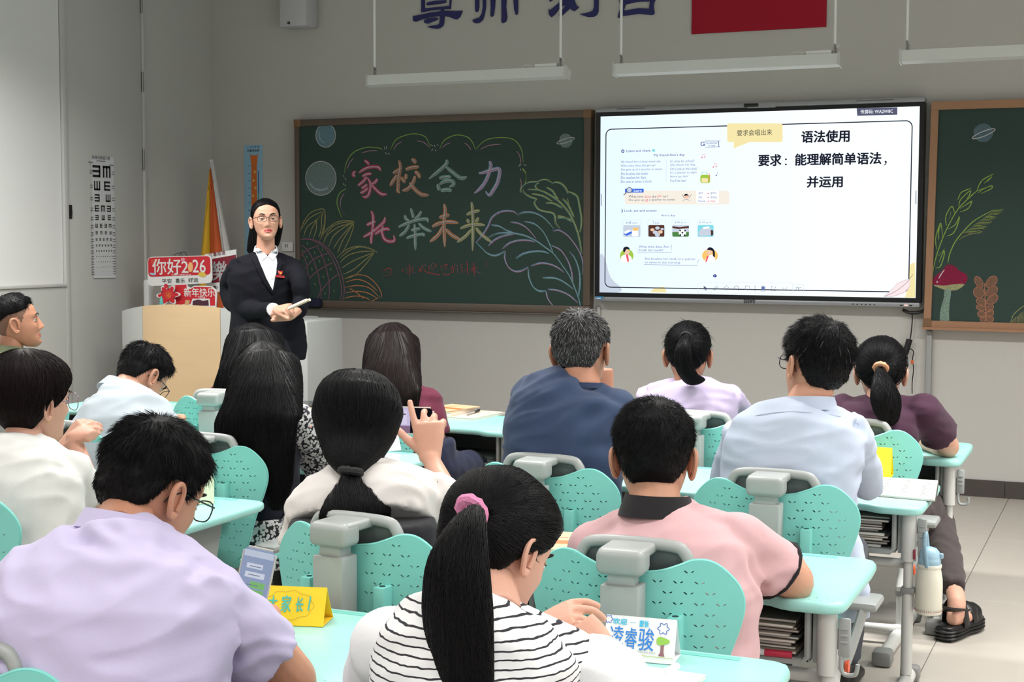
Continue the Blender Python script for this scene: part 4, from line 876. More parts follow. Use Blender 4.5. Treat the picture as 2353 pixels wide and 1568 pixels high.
def make_desk():
    t = thing('student_desk', 'x', 'desk')
    mb = MB(); slab(mb, desk_poly(), .572, .60, .010); top = local(mb, 'desktop', minttop, t)
    g = MB(); g.rbox((-.24, .500, .5995), (.24, .518, .6012), .0008); local(g, 'pen_groove', mat('groove', (110, 190, 180), .4), top)
    d = MB()
    for s in (-1, 1):
        for i in range(5):
            for j in range(2): x = s*(.215+i*.026+j*.012); y = .028+j*.026; d.lathe([(.0035, .5995), (.003, .6008), (.001, .6014)], (x, y, 0), 6)
    o = local(d, 'grip_dots', minttop, top); o['kind'] = 'stuff'
    # book tray
    b = MB(); b.rbox((-.262, .055, .440), (.262, .36, .447), .002)
    for s in (-1, 1):
        x = .258*s
        b.prism([(.055, .440), (.055, .572), (.40, .572), (.36, .44)], 0, x-.004, x+.004)
    b.prism([(-.262, .44), (.262, .44), (.262, .57), (-.262, .57)], 1, .357, .363)
    b.tube([(-.258, .053, .574), (-.258, .053, .455), (-.245, .053, .441), (.245, .053, .441), (.258, .053, .455), (.258, .053, .574)], .0085, 8); fixn(local(b, 'book_tray', greyp, t).data)
    for s in (-1, 1):
        x = .305*s
        c = MB(); c.tube([(x, .05, .42), (x, .05, .572)], .024, 16); c.tube([(x, .05, .30), (x, .05, .43)], .0155, 14)
        c.tube([(x, .05, .05), (x, .05, .318)], .0185, 14, m=0); c.rbox((x-.022, .028, .314), (x+.024, .072, .334), .006, m=1)
        leg = local(c, 'leg', [tubem, capm], t)
        gq = MB(); gq.prism([(.06, .44), (.06, .57), (.30, .57), (.12, .44)], 0, x-.006-.03*s, x+.006-.03*s); fixn(local(gq, 'gusset', greyp, leg).data)
        f = MB(); f.tube([(x, -.30, .026), (x, .13, .026)], .024, 12, flat=(1, .9, (0, 0, 1))); fo = local(f, 'foot', tubem, t)
        e = MB(); e.rbox((x-.031, .12, 0), (x+.031, .175, .053), .013); local(e, 'end_cap', capm, fo)
        e = MB(); e.rbox((x-.031, -.35, 0), (x+.031, -.285, .053), .013); local(e, 'end_cap', capm, fo)
        h = MB(); xo = x+.026*s
        h.rbox((min(xo, xo+.030*s), .040, .465), (max(xo, xo+.030*s), .052, .560), .006)
        for q in range(3): h.rbox((min(xo+.006*s, xo+.024*s), .037, .50+.016*q), (max(xo+.006*s, xo+.024*s), .042, .506+.016*q), .001)
        h.tube(catmull([(xo+.008*s, .046, .475), (xo+.008*s, .046, .44), (xo+.016*s, .046, .425), (xo+.036*s, .046, .425), (xo+.044*s, .046, .432), (xo+.047*s, .046, .452)], 3), .0055, 8); local(h, 'bag_hook', greyp, t)
    c = MB(); c.tube([(-.305, .09, .40), (.305, .09, .40)], .016, 12); local(c, 'cross_tube', tubem, t)
    return t

desks = [  # x centre, y near edge, label
 (-.957, 5.77, 'mint desk of the ponytailed woman in plum, front row far right'),
 (-.957, 4.69, 'mint desk with open notebook and yellow card, bottle hanging from its hook'),
 (-.957, 3.36, 'mint desk of the man in pink polo, glossy right corner empty'),
 (-.957, 2.33, 'mint desk in the bottom foreground with white folded name card'),
 (-1.667, 5.77, 'mint desk of the woman in lavender, front row'),
 (-1.667, 4.69, 'mint desk hidden behind the man in navy T-shirt'),
 (-1.667, 3.36, 'mint desk of the woman photographing with her phone'),
 (-1.667, 2.33, 'mint desk at the bottom with yellow folded name card'),
 (-2.85, 5.82, 'mint desk with kraft notebooks stacked at its right side'),
 (-2.85, 4.56, 'mint desk where the woman in floral sleeves leans her elbow'),
 (-2.90, 3.43, 'mint desk behind the head of the lavender polo man, grey hook at its side'),
 (-3.56, 5.98, 'mint desk with black phone on it, beyond the floral woman'),
 (-3.56, 4.70, 'mint desk in front of the grey-blue polo man with bowed head'),
 (-4.65, 5.66, 'mint desk at the left below the wooden lectern')]
dk0 = make_desk()
for i, (x, y, l) in enumerate(desks):
    o = dk0.copy() if False else copy_tree(dk0); o.location = (x, y, 0); tag(o, l, 'desk', 'mint student desks')
    # hooks only on the aisle side of a pair
    side = -1 if x in (-.957, -2.85, -2.90) else 1
    for ch in [c for c in o.children if c.name.startswith('bag_hook')]:
        if sum(v.co.x for v in ch.data.vertices)*side > 0: bpy.data.objects.remove(ch)
def kill(o):
    for c in list(o.children): kill(c)
    bpy.data.objects.remove(o)
kill(dk0)
chairs = [
 (-.953, 5.40, 'mint perforated chair of the ponytailed woman in plum'),
 (-.953, 4.10, 'mint perforated chair behind the man in pale blue shirt'),
 (-1.013, 3.02, 'large mint perforated chair behind the man in pink polo'),
 (-1.55, 5.40, 'mint perforated chair of the woman in lavender top'),
 (-1.67, 4.10, 'mint perforated chair behind the man in navy T-shirt'),
 (-1.725, 3.02, 'mint perforated chair behind the woman in white blouse, pad raised'),
 (-3.02, 5.42, 'mint perforated chair of the long haired woman in burgundy at front'),
 (-2.905, 4.08, 'mint perforated chair behind the long haired woman in floral sleeves'),
 (-2.98, 2.98, 'mint perforated chair at the left edge of the picture'),
 (-3.68, 5.30, 'mint perforated chair with grey handle below the wooden lectern'),
 (-3.60, 4.15, 'mint perforated chair of the grey-blue polo man with bowed head'),
 (-1.79, 1.80, 'mint chair of the man in lavender polo, in the bottom foreground'),
 (-.93, 1.78, 'mint chair of the woman in striped top, below the picture edge'),
 (-4.65, 5.15, 'mint perforated chair of the man in olive shirt')]
ch0 = make_chair()
for i, (x, y, l) in enumerate(chairs):
    o = ch0 if i == 0 else copy_tree(ch0); o.location = (x, y, 0); tag(o, l, 'chair', 'mint student chairs')
    o.rotation_euler.z = math.radians((0, 0, 2, -3, 0, -6, 2, -3, 0, 6, 0, 0, 0, 0)[i])

# ---------------------------------------------------------------- lectern
woodm = mat('maple_laminate', (216, 186, 146), .45, .4, noise=(3, .07, (1, 1, 7)))
lgrey = mat('lectern_grey', (190, 192, 190), .45)
YC = 6.95
La, Lb = at(281, 716, YC+.12).x, at(706, 737, YC+.1).x
t = thing('lectern', 'curved maple and grey teaching lectern left of the teacher', 'lectern', ((La+Lb)/2, YC, 0))
xm0, xm1 = at(325, 703, YC).x, at(503, 706, YC).x
Rr = .9; xc = (xm0+xm1)/2
def cury(x): return YC-.03+((x-xc)**2)/(2*Rr)
def topz(x): return 1.062-.02*((x-xc)/.3)**2
def panel(xa, xb, name, m, n=12):
    mb = MB(); V = []; F = []
    for i in range(n+1):
        x = xa+(xb-xa)*i/n; y = cury(x); z = topz(x) if abs(x-xc) < .5 else topz(xc+.45*(1 if x > xc else -1))
        V += [(x, y, .02), (x, y, z), (x, y+.02, z), (x, y+.02, .02)]
    for i in range(n):
        for k in range(4): F.append((4*i+k, 4*i+(k+1) % 4, 4*(i+1)+(k+1) % 4, 4*(i+1)+k))
    F += [(0, 3, 2, 1), (4*n, 4*n+1, 4*n+2, 4*n+3)]
    mb.add(V, F, 0, False); fixn(mb.build(name, m, t).data)
panel(xm0, xm1, 'front_panel', woodm, 16)
panel(La+.01, xm0-.002, 'side_panel', lgrey, 6); panel(xm1+.002, xm1+.30, 'side_panel', lgrey, 6)
mb = MB(); z_ = at(700, 736, YC+.2).z; mb.rbox((xm1+.25, YC+.10, .02), (Lb, YC+.5, z_), .012); mb.build('side_cabinet', lgrey, t)
mb = MB(); mb.rbox((La+.03, YC+.16, .02), (xm1+.3, YC+.6, .98), .01); mb.build('body', lgrey, t)
# ================================================================ PEOPLE: generic builders
def remesh(mb, vox, smooth=4, name='m', fac=.5):
    me = bpy.data.meshes.new(name); me.from_pydata(mb.v, [], mb.f); me.update()
    o = bpy.data.objects.new('tmp', me); COL.objects.link(o)
    r = o.modifiers.new('r', 'REMESH'); r.mode = 'VOXEL'; r.voxel_size = vox; r.adaptivity = 0
    if smooth: s = o.modifiers.new('s', 'SMOOTH'); s.iterations = smooth; s.factor = fac
    dg = bpy.context.evaluated_depsgraph_get(); out = bpy.data.meshes.new_from_object(o.evaluated_get(dg))
    bpy.data.objects.remove(o); bpy.data.meshes.remove(me); out.name = name
    out.polygons.foreach_set('use_smooth', [True]*len(out.polygons)); return out
def np_verts(me):
    a = np.empty(len(me.vertices)*3); me.vertices.foreach_get('co', a); return a.reshape(-1, 3)
def np_norms(me):
    a = np.empty(len(me.vertices)*3); me.vertices.foreach_get('normal', a); return a.reshape(-1, 3)
def set_verts(me, a): me.vertices.foreach_set('co', a.ravel()); me.update()
def strand_obj(name, P, R, m, parent):
    """P (N,K,3) ; R (K,) radius ; 3-sided tapered tubes"""
    N, K, _ = P.shape
    T = np.gradient(P, axis=1); T /= (np.linalg.norm(T, axis=2, keepdims=True)+1e-9)
    ref = np.tile(np.array([.3, .2, .93]), (N, K, 1)); A = np.cross(T, ref); A /= (np.linalg.norm(A, axis=2, keepdims=True)+1e-9); B = np.cross(T, A)
    V = np.stack([P+(A*math.cos(a)+B*math.sin(a))*R[None, :, None] for a in (0, 2.094, 4.189)], 2).reshape(-1, 3)
    i = (np.arange(N)[:, None]*K+np.arange(K-1)[None, :]).ravel()*3; F = []
    for q in range(3): F.append(np.stack([i+q, i+(q+1) % 3, i+3+(q+1) % 3, i+3+q], 1))
    F = np.concatenate(F)
    me = bpy.data.meshes.new(name); me.vertices.add(len(V)); me.vertices.foreach_set('co', V.ravel())
    me.loops.add(len(F)*4); me.loops.foreach_set('vertex_index', F.ravel().astype(np.int32))
    me.polygons.add(len(F)); me.polygons.foreach_set('loop_start', np.arange(0, len(F)*4, 4, dtype=np.int32))
    me.polygons.foreach_set('use_smooth', np.ones(len(F), bool)); me.update(calc_edges=True)
    me.materials.append(m); o = link(name, me, parent); o['kind'] = 'stuff'; return o

skins = {k: mat('skin_'+k, c, .5, .35, noise=(25, .05), bump=(300, .05)) for k, c in dict(a=(198, 146, 120), b=(210, 160, 138), c=(188, 134, 108), d=(214, 172, 150), e=(204, 154, 130)).items()}
lipm = mat('lips', (176, 74, 74), .4); lipm2 = mat('lips_natural', (176, 104, 92), .45)
eyew = mat('eye_white', (226, 222, 216), .2, .6); iris = mat('iris', (24, 16, 12), .12, .8); browm = mat('eyebrow', (38, 30, 28), .8)
def hairmat(name, c, r=.5):
    m = mat(name, c, r, .15, noise=(60, .35, (1, 1, .15))); return m
hblack = hairmat('hair_black', (14, 13, 15)); hbrown = hairmat('hair_dark_brown', (28, 20, 20)); hgrey = hairmat('hair_greying', (58, 56, 56), .5); hwhite = mat('hair_white_strands', (150, 150, 150), .45)

PZ = [-.118, -.112, -.10, -.085, -.065, -.045, -.02, 0, .03, .06, .085, .103, .113, .118]
PW = [.012, .028, .040, .050, .060, .067, .073, .0755, .0775, .0745, .0635, .045, .026, .004]
PF = [.070, .082, .088, .089, .088, .088, .0885, .088, .0895, .084, .066, .042, .022, .0]
PB = [.058, .030, .006, -.020, -.052, -.072, -.089, -.096, -.102, -.098, -.083, -.060, -.038, -.012]
def head_geo(face=True, nz=72, na=72, fem=False):
    zs = -.118+.236*(.5-.5*np.cos(np.linspace(0, PI, nz))); a = np.linspace(0, 2*PI, na, endpoint=False)
    W = np.interp(zs, PZ, PW); Fr = np.interp(zs, PZ, PF); Bk = np.interp(zs, PZ, PB)
    k = np.array([.15, .7, .15])
    for arr in (W, Fr, Bk):
        for _ in range(3): arr[1:-1] = np.convolve(arr, k, 'valid')
    if fem: W = W*.965
    V = []
    for i, z in enumerate(zs):
        c = (Fr[i]+Bk[i])/2*.55; c = min(max(c, Bk[i]+.004), Fr[i]-.004)
        ca, sa = np.cos(a), np.sin(a)
        ex = .86
        x = W[i]*np.sign(ca)*np.abs(ca)**ex; s = np.sign(sa)*np.abs(sa)**(.92)
        y = np.where(sa >= 0, c+(Fr[i]-c)*s, c+(c-Bk[i])*s)
        V.append(np.stack([x, y, np.full(na, z)], 1))
    V = np.concatenate(V); x, y, z = V[:, 0].copy(), V[:, 1].copy(), V[:, 2].copy()
    fr = np.clip((y-.02)/.03, 0, 1)
    def G(x0, z0, sx_, sz_): return np.exp(-((x-x0)/sx_)**2-((z-z0)/sz_)**2)
    d = np.zeros(len(V))
    nb = np.interp(z, [-.052, -.044, -.034, -.02, 0, .012, .02], [0, .012, .026, .020, .011, .006, 0]); nw = np.interp(z, [-.05, -.035, -.02, .02], [.012, .0105, .0085, .007])
    d += nb*np.exp(-(x/nw)**2)+.008*(G(.0115, -.041, .006, .006)+G(-.0115, -.041, .006, .006))
    for s in (-1, 1):
        d -= .011*G(s*.031, .002, .016, .0115); d += .0045*G(s*.030, .024, .022, .008); d += .005*G(s*.044, -.028, .018, .018)
        d -= .004*G(s*.030, -.062, .012, .014)
    d += .0065*G(0, -.0635, .019, .0042)+.007*G(0, -.0735, .016, .0046)-.0035*G(0, -.0685, .020, .002)+.006*G(0, -.100, .016, .010)-.003*G(0, -.084, .02, .005)
    if face: V[:, 1] += d*fr
    F = []; M_ = []
    for i in range(nz-1):
        for j in range(na):
            q = (i*na+j, i*na+(j+1) % na, (i+1)*na+(j+1) % na, (i+1)*na+j); F.append(q)
            cx_, cy_, cz_ = V[list(q)].mean(0)
            lip = face and cy_ > .06 and abs(cx_) < .0245 and (abs(cz_+.0686) < .0098*(1-(abs(cx_)/.0255)**2)**.6)
            M_.append(1 if lip else 0)
    F.append(tuple(range(na-1, -1, -1))); F.append(tuple((nz-1)*na+j for j in range(na))); M_ += [0, 0]
    return V, F, M_
HEADS = {}
def ear_geo(s):
    mb = MB(); c = Vector((s*.076, -.008, -.012))
    def E3(u, v, w): return (c.x+s*w, c.y+u, c.z+v)
    P = [(.012, -.014), (.013, .002), (.010, .020), (.0, .031), (-.013, .030), (-.020, .018), (-.019, .0), (-.012, -.016), (-.004, -.028), (.006, -.028), (.012, -.020)]
    W_ = [.002, .004, .006, .010, .014, .016, .015, .012, .008, .005, .003]
    pts = catmull([Vector(E3(u, v, w)) for (u, v), w in zip(P, W_)], 3)
    mb.tube(pts, .0052, 7); 
    n = len(P); cc = Vector(E3(-.003, .002, .002)); V = [cc]+[Vector(E3(u*.9, v*.92, w-.002)) for (u, v), w in zip(P, W_)]
    mb.add(V, [(0, 1+i, 1+(i+1) % n) for i in range(n)], 0, True)
    V2 = [cc-Vector((s*.006, 0, 0))]+[Vector(E3(u*.9, v*.92, w-.006)) for (u, v), w in zip(P, W_)]
    mb.add(V2, [(0, 1+(i+1) % n, 1+i) for i in range(n)], 0, True)
    mb.tube(catmull([Vector(E3(-.012, .018, .010)), Vector(E3(-.013, .0, .009)), Vector(E3(-.006, -.014, .006))], 3), .004, 6)
    mb.ell(E3(.004, -.026, .006), (.005, .008, .009), 0, 10, 8)
    return mb
def rotm(yaw, pitch, roll): return (Matrix.Rotation(math.radians(yaw), 3, 'Z') @ Matrix.Rotation(math.radians(pitch), 3, 'X') @ Matrix.Rotation(math.radians(roll), 3, 'Y'))
class Head:
    """c centre (world), yaw/pitch/roll deg, sc scale"""
    def __init__(s, c, yaw=0, pitch=0, roll=0, sc=1.0, fem=False):
        s.c = Vector(c); s.R = rotm(yaw, pitch, roll); s.sc = sc; s.fem = fem
        k = fem
        if k not in HEADS: HEADS[k] = head_geo(True, 76, 76, fem)
        s.V, s.F, s.M = HEADS[k]
    def W(s, p): return s.c + s.R @ (Vector(p)*s.sc)
    def Wn(s, A):
        R = np.array(s.R); return np.array(s.c)[None, :]+(A*s.sc) @ R.T
    ears = True
    def add_to(s, mb, eyes=True, neck=None, mouth_open=0):
        mb.add(s.Wn(s.V), s.F, 0, True); n = len(s.F); mb.m[-n:] = s.M
        for q in ((-1, 1) if s.ears else ()):
            e = ear_geo(q); mb.add([s.W(p) for p in e.v], e.f, 0, True)
        if eyes:
            R3 = s.R
            for q in (-1, 1):
                e = Vector((q*.0305, .0735, .001))
                mb.ell(s.W(e), (.0118*s.sc,)*3, 2, 16, 12, R3)
                mb.ell(s.W(e+Vector((q*.0, .0066, -.001))), (.0070*s.sc, .0068*s.sc, .0070*s.sc), 3, 12, 8, R3)
                # lids: partial shells
                for (a0, a1, up_) in ((.30, 1.5, 1), (-1.3, -.36, 0)):
                    V = []; F = []; nu, nv = 14, 5; r = .0129 if up_ else .0125
                    for i in range(nv+1):
                        el = a0+(a1-a0)*i/nv
                        for j in range(nu+1):
                            az = -1.45+2.9*j/nu; el2 = el if not up_ else el-.10*(az/1.45)**2*(1-i/nv)
                            V.append(s.W(e+Vector((r*1.12*math.sin(az)*math.cos(el2*.85), r*math.cos(az)*math.cos(el2), r*math.sin(el2)))))
                    for i in range(nv):
                        for j in range(nu): F.append((i*(nu+1)+j, i*(nu+1)+j+1, (i+1)*(nu+1)+j+1, (i+1)*(nu+1)+j))
                    mb.add(V, F, 0, True)
                    if up_:
                        L = [Vector(V[j])+s.R @ Vector((0, .0006, 0)) for j in range(nu+1)]; mb.tube(L, .0007, 4, m=4)
                # brow
                B = [Vector((q*(.014+.0345*t), .0975-.010*t*t-.012*max(0, t-.5), .0215+.0065*math.sin(t*PI*.75))) for t in [i/7 for i in range(8)]]
                mb.tube([s.W(b) for b in B], [.0018*s.sc*x for x in (.7, 1.2, 1.5, 1.6, 1.5, 1.2, .8, .3)], 6, m=4, flat=(.6, 1.6))
        return mb
    def glasses(s, parent, m, lens=True, w=.026, h=.019, label=None):
        mb = MB(); lm = MB()
        yf = .106
        for q in (-1, 1):
            c = Vector((q*.0325, yf, -.002)); P = []
            for k in range(24):
                a = 2*PI*k/24; ca, sa = math.cos(a), math.sin(a)
                x = w*math.copysign(abs(ca)**.65, ca); z = h*math.copysign(abs(sa)**.72, sa)
                P.append(s.W(c+Vector((x, -.010*((q*x)/.03)*.35-.002, z))))
            mb.tube(P, .0014*s.sc, 6, closed=True)
            lm.add(P, [tuple(range(24))], 0)
            mb.tube([s.W(v) for v in (Vector((q*.058, yf-.006, .006)), Vector((q*.070, yf-.012, .007)), Vector((q*.0795, .06, .006)), Vector((q*.082, .0, .008)), Vector((q*.080, -.022, -.004)), Vector((q*.078, -.030, -.020)))], .0017*s.sc, 6)
        mb.tube(catmull([s.W(Vector((-.0085, yf, .002))), s.W(Vector((0, yf+.002, .005))), s.W(Vector((.0085, yf, .002)))], 4), .0014*s.sc, 6)
        g = mb.build('glasses', m, parent)
        lm.build('lens', LENS, g); return g
LENS = mat('lens_glass', (235, 240, 242), .03, .6, alpha=.03)

def hl_short(phi, fade=0.0):
    return np.interp(phi, [0, .5, .85, 1.1, 1.3, 1.42, 1.6, 1.9, 2.15, 2.5, 3.1416], [.070, .068, .056, .030, -.012, .006, .026, .022, -.022, -.060, -.070])
def hl_low(phi): return np.interp(phi, [0, .5, .9, 1.15, 1.35, 1.6, 1.9, 2.2, 2.6, 3.1416], [.070, .060, .036, .008, -.006, -.004, -.026, -.060, -.080, -.090])
def hl_pulled(phi): return np.interp(phi, [0, .5, .9, 1.2, 1.5, 1.9, 2.2, 2.6, 3.1416], [.070, .064, .048, .026, .012, .018, -.022, -.052, -.066])
def hair_cap(h, m, parent, hairline=hl_short, th=.010, th_top=.020, rough=.004, seed=1, name='hair', fade=.022, back=0.0):
    V = h.V.copy(); hv = HEADS_N(h.fem); phi = np.abs(np.arctan2(V[:, 0], V[:, 1]))
    z = V[:, 2]; mk = np.clip((z-hairline(phi))/fade, 0, 1); mk = mk*mk*(3-2*mk)
    t = np.clip((z-.02)/.09, 0, 1); T_ = .75*(th+(th_top-th)*t) + back*np.clip(-V[:, 1]/.09, 0, 1)
    nz_ = np.array([mnoise.noise(Vector((p[0]*38+seed, p[1]*38, p[2]*38))) for p in V])*rough
    V2 = V+hv*((T_+nz_)*mk - .0015*(mk <= 0))[:, None]
    keep = [q for q in h.F if sum(mk[i] > .02 for i in q) >= len(q)-1]
    used = sorted({i for q in keep for i in q}); mp = {i: k for k, i in enumerate(used)}
    me = bpy.data.meshes.new(name); me.from_pydata([tuple(p) for p in h.Wn(V2[used])], [], [tuple(mp[i] for i in q) for q in keep]); me.materials.append(m)
    me.polygons.foreach_set('use_smooth', [True]*len(me.polygons)); me.update()
    return link(name, me, parent)
_HN = {}
def HEADS_N(fem):
    if fem not in _HN:
        V, F, _ = HEADS[fem]; me = bpy.data.meshes.new('n'); me.from_pydata([tuple(p) for p in V], [], F); me.update(); a = np_norms(me).copy(); bpy.data.meshes.remove(me)
        c = V.mean(0); s_ = np.sign(((V-c)*a).sum(1)); 
        if s_.mean() < 0: a = -a
        _HN[fem] = a
    return _HN[fem]
def sample(me, n, rng):
    """area-weighted points + normals on a mesh"""
    me.calc_loop_triangles(); T = np.array([t.vertices[:] for t in me.loop_triangles]); V = np_verts(me)
    A, B, C = V[T[:, 0]], V[T[:, 1]], V[T[:, 2]]; nn = np.cross(B-A, C-A); ar = np.linalg.norm(nn, axis=1); p = ar/ar.sum()
    i = rng.choice(len(T), n, p=p); u = rng.random((n, 2)); f = u.sum(1) > 1; u[f] = 1-u[f]
    P = A[i]+(B[i]-A[i])*u[:, :1]+(C[i]-A[i])*u[:, 1:]; N = nn[i]/(ar[i][:, None]+1e-12); return P, N
def short_strands(h, cap, m, parent, n=4200, L=.028, Ls=.012, r=.0007, seed=3, up=.9, flow=1.0, white=0):
    rng = np.random.default_rng(seed); P, N = sample(cap.data, n, rng)
    R = np.array(h.R); c = np.array(h.c); loc = ((P-c) @ R)/h.sc
    out = ((P-c)*N).sum(1); N[out < 0] *= -1
    Nl = N @ R
    wh = np.array([.008, -.045, .108]); fl = loc-wh; fl -= Nl*(fl*Nl).sum(1)[:, None]; fl /= np.linalg.norm(fl, axis=1)[:, None]+1e-6
    sw = np.stack([-fl[:, 1], fl[:, 0], fl[:, 2]*0], 1)
    t = np.clip((loc[:, 2]+.0)/.08, 0, 1); L *= .62; Ls *= .7; ln = Ls+(L-Ls)*t; ln *= rng.uniform(.6, 1.25, n)
    low = np.clip((loc[:, 2]+.085)/.07, .2, 1); ln *= low
    d = Nl*up*.42*(.25+.75*t)[:, None]+fl*flow*1.2+sw*.25+rng.normal(0, .18, (n, 3)); d /= np.linalg.norm(d, axis=1)[:, None]
    K = 4; S_ = []
    for k in range(K):
        s = k/(K-1); q = loc+d*(ln*s)[:, None]+fl*(ln*.35*s*s)[:, None]-np.array([0, 0, 1])*(ln*.15*s*s)[:, None]-Nl*.003*(1-s); S_.append(q)
    Q = np.stack(S_, 1); Q = c+(Q*h.sc) @ R.T
    o = strand_obj('hair_strands', Q, np.array([r, r, r*.8, r*.25]), m, parent)
    if white:
        i = rng.choice(n, int(n*white), replace=False); strand_obj('grey_strands', Q[i]+N[i][:, None, :]*.0015, np.array([r, r, r*.8, r*.3])*.7, hwhite, parent)
    return o
def flow_strands(me, m, parent, dirfn, n=1400, K=12, step=.02, r=.0009, lift=.0012, seed=5, startfn=None, taper=True, curl=.12, name='hair_strands'):
    """strands that crawl over the surface 'me' following dirfn(p)->vector"""
    rng = np.random.default_rng(seed); V = [tuple(v.co) for v in me.vertices]; bv = BVHTree.FromPolygons(V, [tuple(f.vertices) for f in me.polygons])
    P, N = sample(me, n*(3 if startfn else 1), rng)
    if startfn:
        k = np.array([startfn(p) for p in P]); P, N = P[k][:n], N[k][:n]
    out = []
    for i in range(len(P)):
        p = Vector(P[i]); line = []; off = lift*rng.uniform(.3, 2.4); ph = rng.uniform(0, 6.28); st = step*rng.uniform(.7, 1.2)
        for k in range(K):
            hit = bv.find_nearest(p)
            if hit[0] is None: break
            q, nn = hit[0], hit[1]
            line.append(q+nn*off); d = dirfn(q); d = d-nn*d.dot(nn)
            if d.length < 1e-5: d = Vector((0, 0, -1))
            d.normalize(); d += nn.cross(d)*curl*math.sin(ph+k*.5); p = q+d*st
        if len(line) == K: out.append([tuple(v) for v in line])
    Q = np.array(out); R = np.full(K, r)
    if taper: R[0] *= .4; R[-1] *= .25; R[-2] *= .6
    return strand_obj(name, Q, R, m, parent)

def hairloft(mbx, rows, lat=(1, 0, 0), n=28):
    R_ = silhouette(rows); c, w_, d_ = R_[-1]
    R_ += [(c+Vector((0, .004, .028)), w_*.86, d_*.86), (c+Vector((0, .01, .05)), w_*.6, d_*.6), (c+Vector((0, .012, .062)), w_*.25, d_*.25)]
    ring_loft(mbx, R_, lat, n, ex=.95)
def ring_loft(mb, rings, lat, n=28, m=0, ex=.86, up_=None):
    """rings: list (centre, halfwidth, halfdepth); lat lateral unit vector"""
    V = []; F = []; k = len(rings); lat = Vector(lat).normalized(); C = [Vector(r[0]) for r in rings]
    for i, (c, hw, hd) in enumerate(rings):
        t = (C[min(i+1, k-1)]-C[max(i-1, 0)]).normalized(); L = (lat-t*lat.dot(t)).normalized(); D = t.cross(L)
        for j in range(n):
            a = 2*PI*j/n; ca, sa = math.cos(a), math.sin(a)
            V.append(C[i]+L*(hw*math.copysign(abs(ca)**ex, ca))+D*(hd*math.copysign(abs(sa)**ex, sa)))
    for i in range(k-1):
        for j in range(n): F.append((i*n+j, i*n+(j+1) % n, (i+1)*n+(j+1) % n, (i+1)*n+j))
    F.append(tuple(range(n-1, -1, -1))); F.append(tuple((k-1)*n+j for j in range(n))); mb.add(V, F, m, True)
def silhouette(rows):
    """rows (y, xL, xR, Y, halfdepth) -> rings in world; traced width, own depth"""
    out = []
    for y, xl, xr, Y, d in rows:
        a, b = at(xl, y, Y), at(xr, y, Y); c = (a+b)/2; out.append((c, abs(b.x-a.x)/2*.99, d))
    return out
def folds(me, amp=.004, scale=(9, 9, 22), seed=0, creases=(), amp2=.0015):
    V = np_verts(me); N = np_norms(me); d = np.zeros(len(V))
    sx_, sy_, sz_ = scale
    for i, p in enumerate(V):
        w_ = mnoise.noise(Vector((p[0]*3+seed, p[1]*3, p[2]*3)))*1.2
        q = mnoise.noise(Vector((p[0]*sx_+seed*3.1+w_, p[1]*sy_+w_, p[2]*sz_+w_*2)))
        q2 = mnoise.noise(Vector((p[0]*sx_*2.4+seed, p[1]*sy_*2.4, p[2]*sz_*1.8+w_)))
        d[i] = 1.7*amp*(1-2.4*abs(q)) + 1.6*amp2*q2
    for c in creases:
        P, dep, wid = c
        P = [np.array(q) for q in P]; best = np.full(len(V), 9.0); tt = np.zeros(len(V)); m_ = len(P)-1
        for k in range(m_):
            a, b = P[k], P[k+1]; ab = b-a; t = np.clip(((V-a) @ ab)/(ab @ ab), 0, 1); dd = np.linalg.norm(V-(a+t[:, None]*ab), axis=1)
            u = dd < best; best[u] = dd[u]; tt[u] = (k+t[u])/m_
        e = np.sin(np.clip(tt, .05, .95)*PI)**.6
        d += 1.5*e*(-dep*np.exp(-(best/wid)**2)+dep*.55*np.exp(-((best-wid*1.7)/wid)**2))
    set_verts(me, V+N*d[:, None])
def hand(mb, w, d, nrm, side=1, curl=(.5, .6, .7, .8), thumb=(.5, .6), s=1.0, spread=.12, L=(.072, .080, .074, .058)):
    """wrist w, direction d, back-of-hand normal nrm, side=+1 thumb on the d x nrm side"""
    d = Vector(d).normalized(); n = Vector(nrm); n = (n-d*n.dot(d)).normalized(); lt = d.cross(n)*side
    w = Vector(w); 
    ring_loft(mb, [(w-d*.01*s, .026*s, .019*s), (w+d*.02*s, .032*s, .017*s), (w+d*.055*s, .040*s, .015*s), (w+d*.088*s, .041*s, .012*s)], lt, 16)
    for i in range(4):
        o = (1.5-i)*.0205*s; b = w+d*(.080-.006*abs(i-1.2))*s+lt*o; dd = (d+lt*spread*(1.5-i)*.5).normalized(); P = [b-dd*.015*s, b]; r = [.0095*s, .0098*s]; ax = dd.cross(n).normalized()
        ang = 0; cur = b; c_ = curl[i] if hasattr(curl, '__len__') else curl
        for k, (fr_, cc) in enumerate(((.46, 1.0), (.30, 1.25), (.24, .8))):
            ang += c_*cc; v = dd*math.cos(ang)-n*math.sin(ang); cur = cur+v*L[i]*fr_*s; P.append(cur); r.append((.0088, .0080, .0066)[k]*s)
        mb.tube(catmull(P, 3), [r[min(int(q/3), len(r)-1)] for q in range(3*(len(P)-1)+1)], 9)
    b = w+d*.022*s+lt*.026*s-n*.004*s; v1 = (d*math.cos(thumb[0])+lt*math.sin(thumb[0])-n*.25).normalized(); p1 = b+v1*.040*s
    v2 = (v1*math.cos(thumb[1])+(d*.6-n*.8).normalized()*math.sin(thumb[1])).normalized(); p2 = p1+v2*.030*s; p3 = p2+v2*.024*s
    mb.tube(catmull([b-v1*.012*s, b, p1, p2, p3], 3), [.013*s]*4+[.0125*s]*3+[.0108*s]*3+[.0102*s, .0096*s, .0074*s], 9)
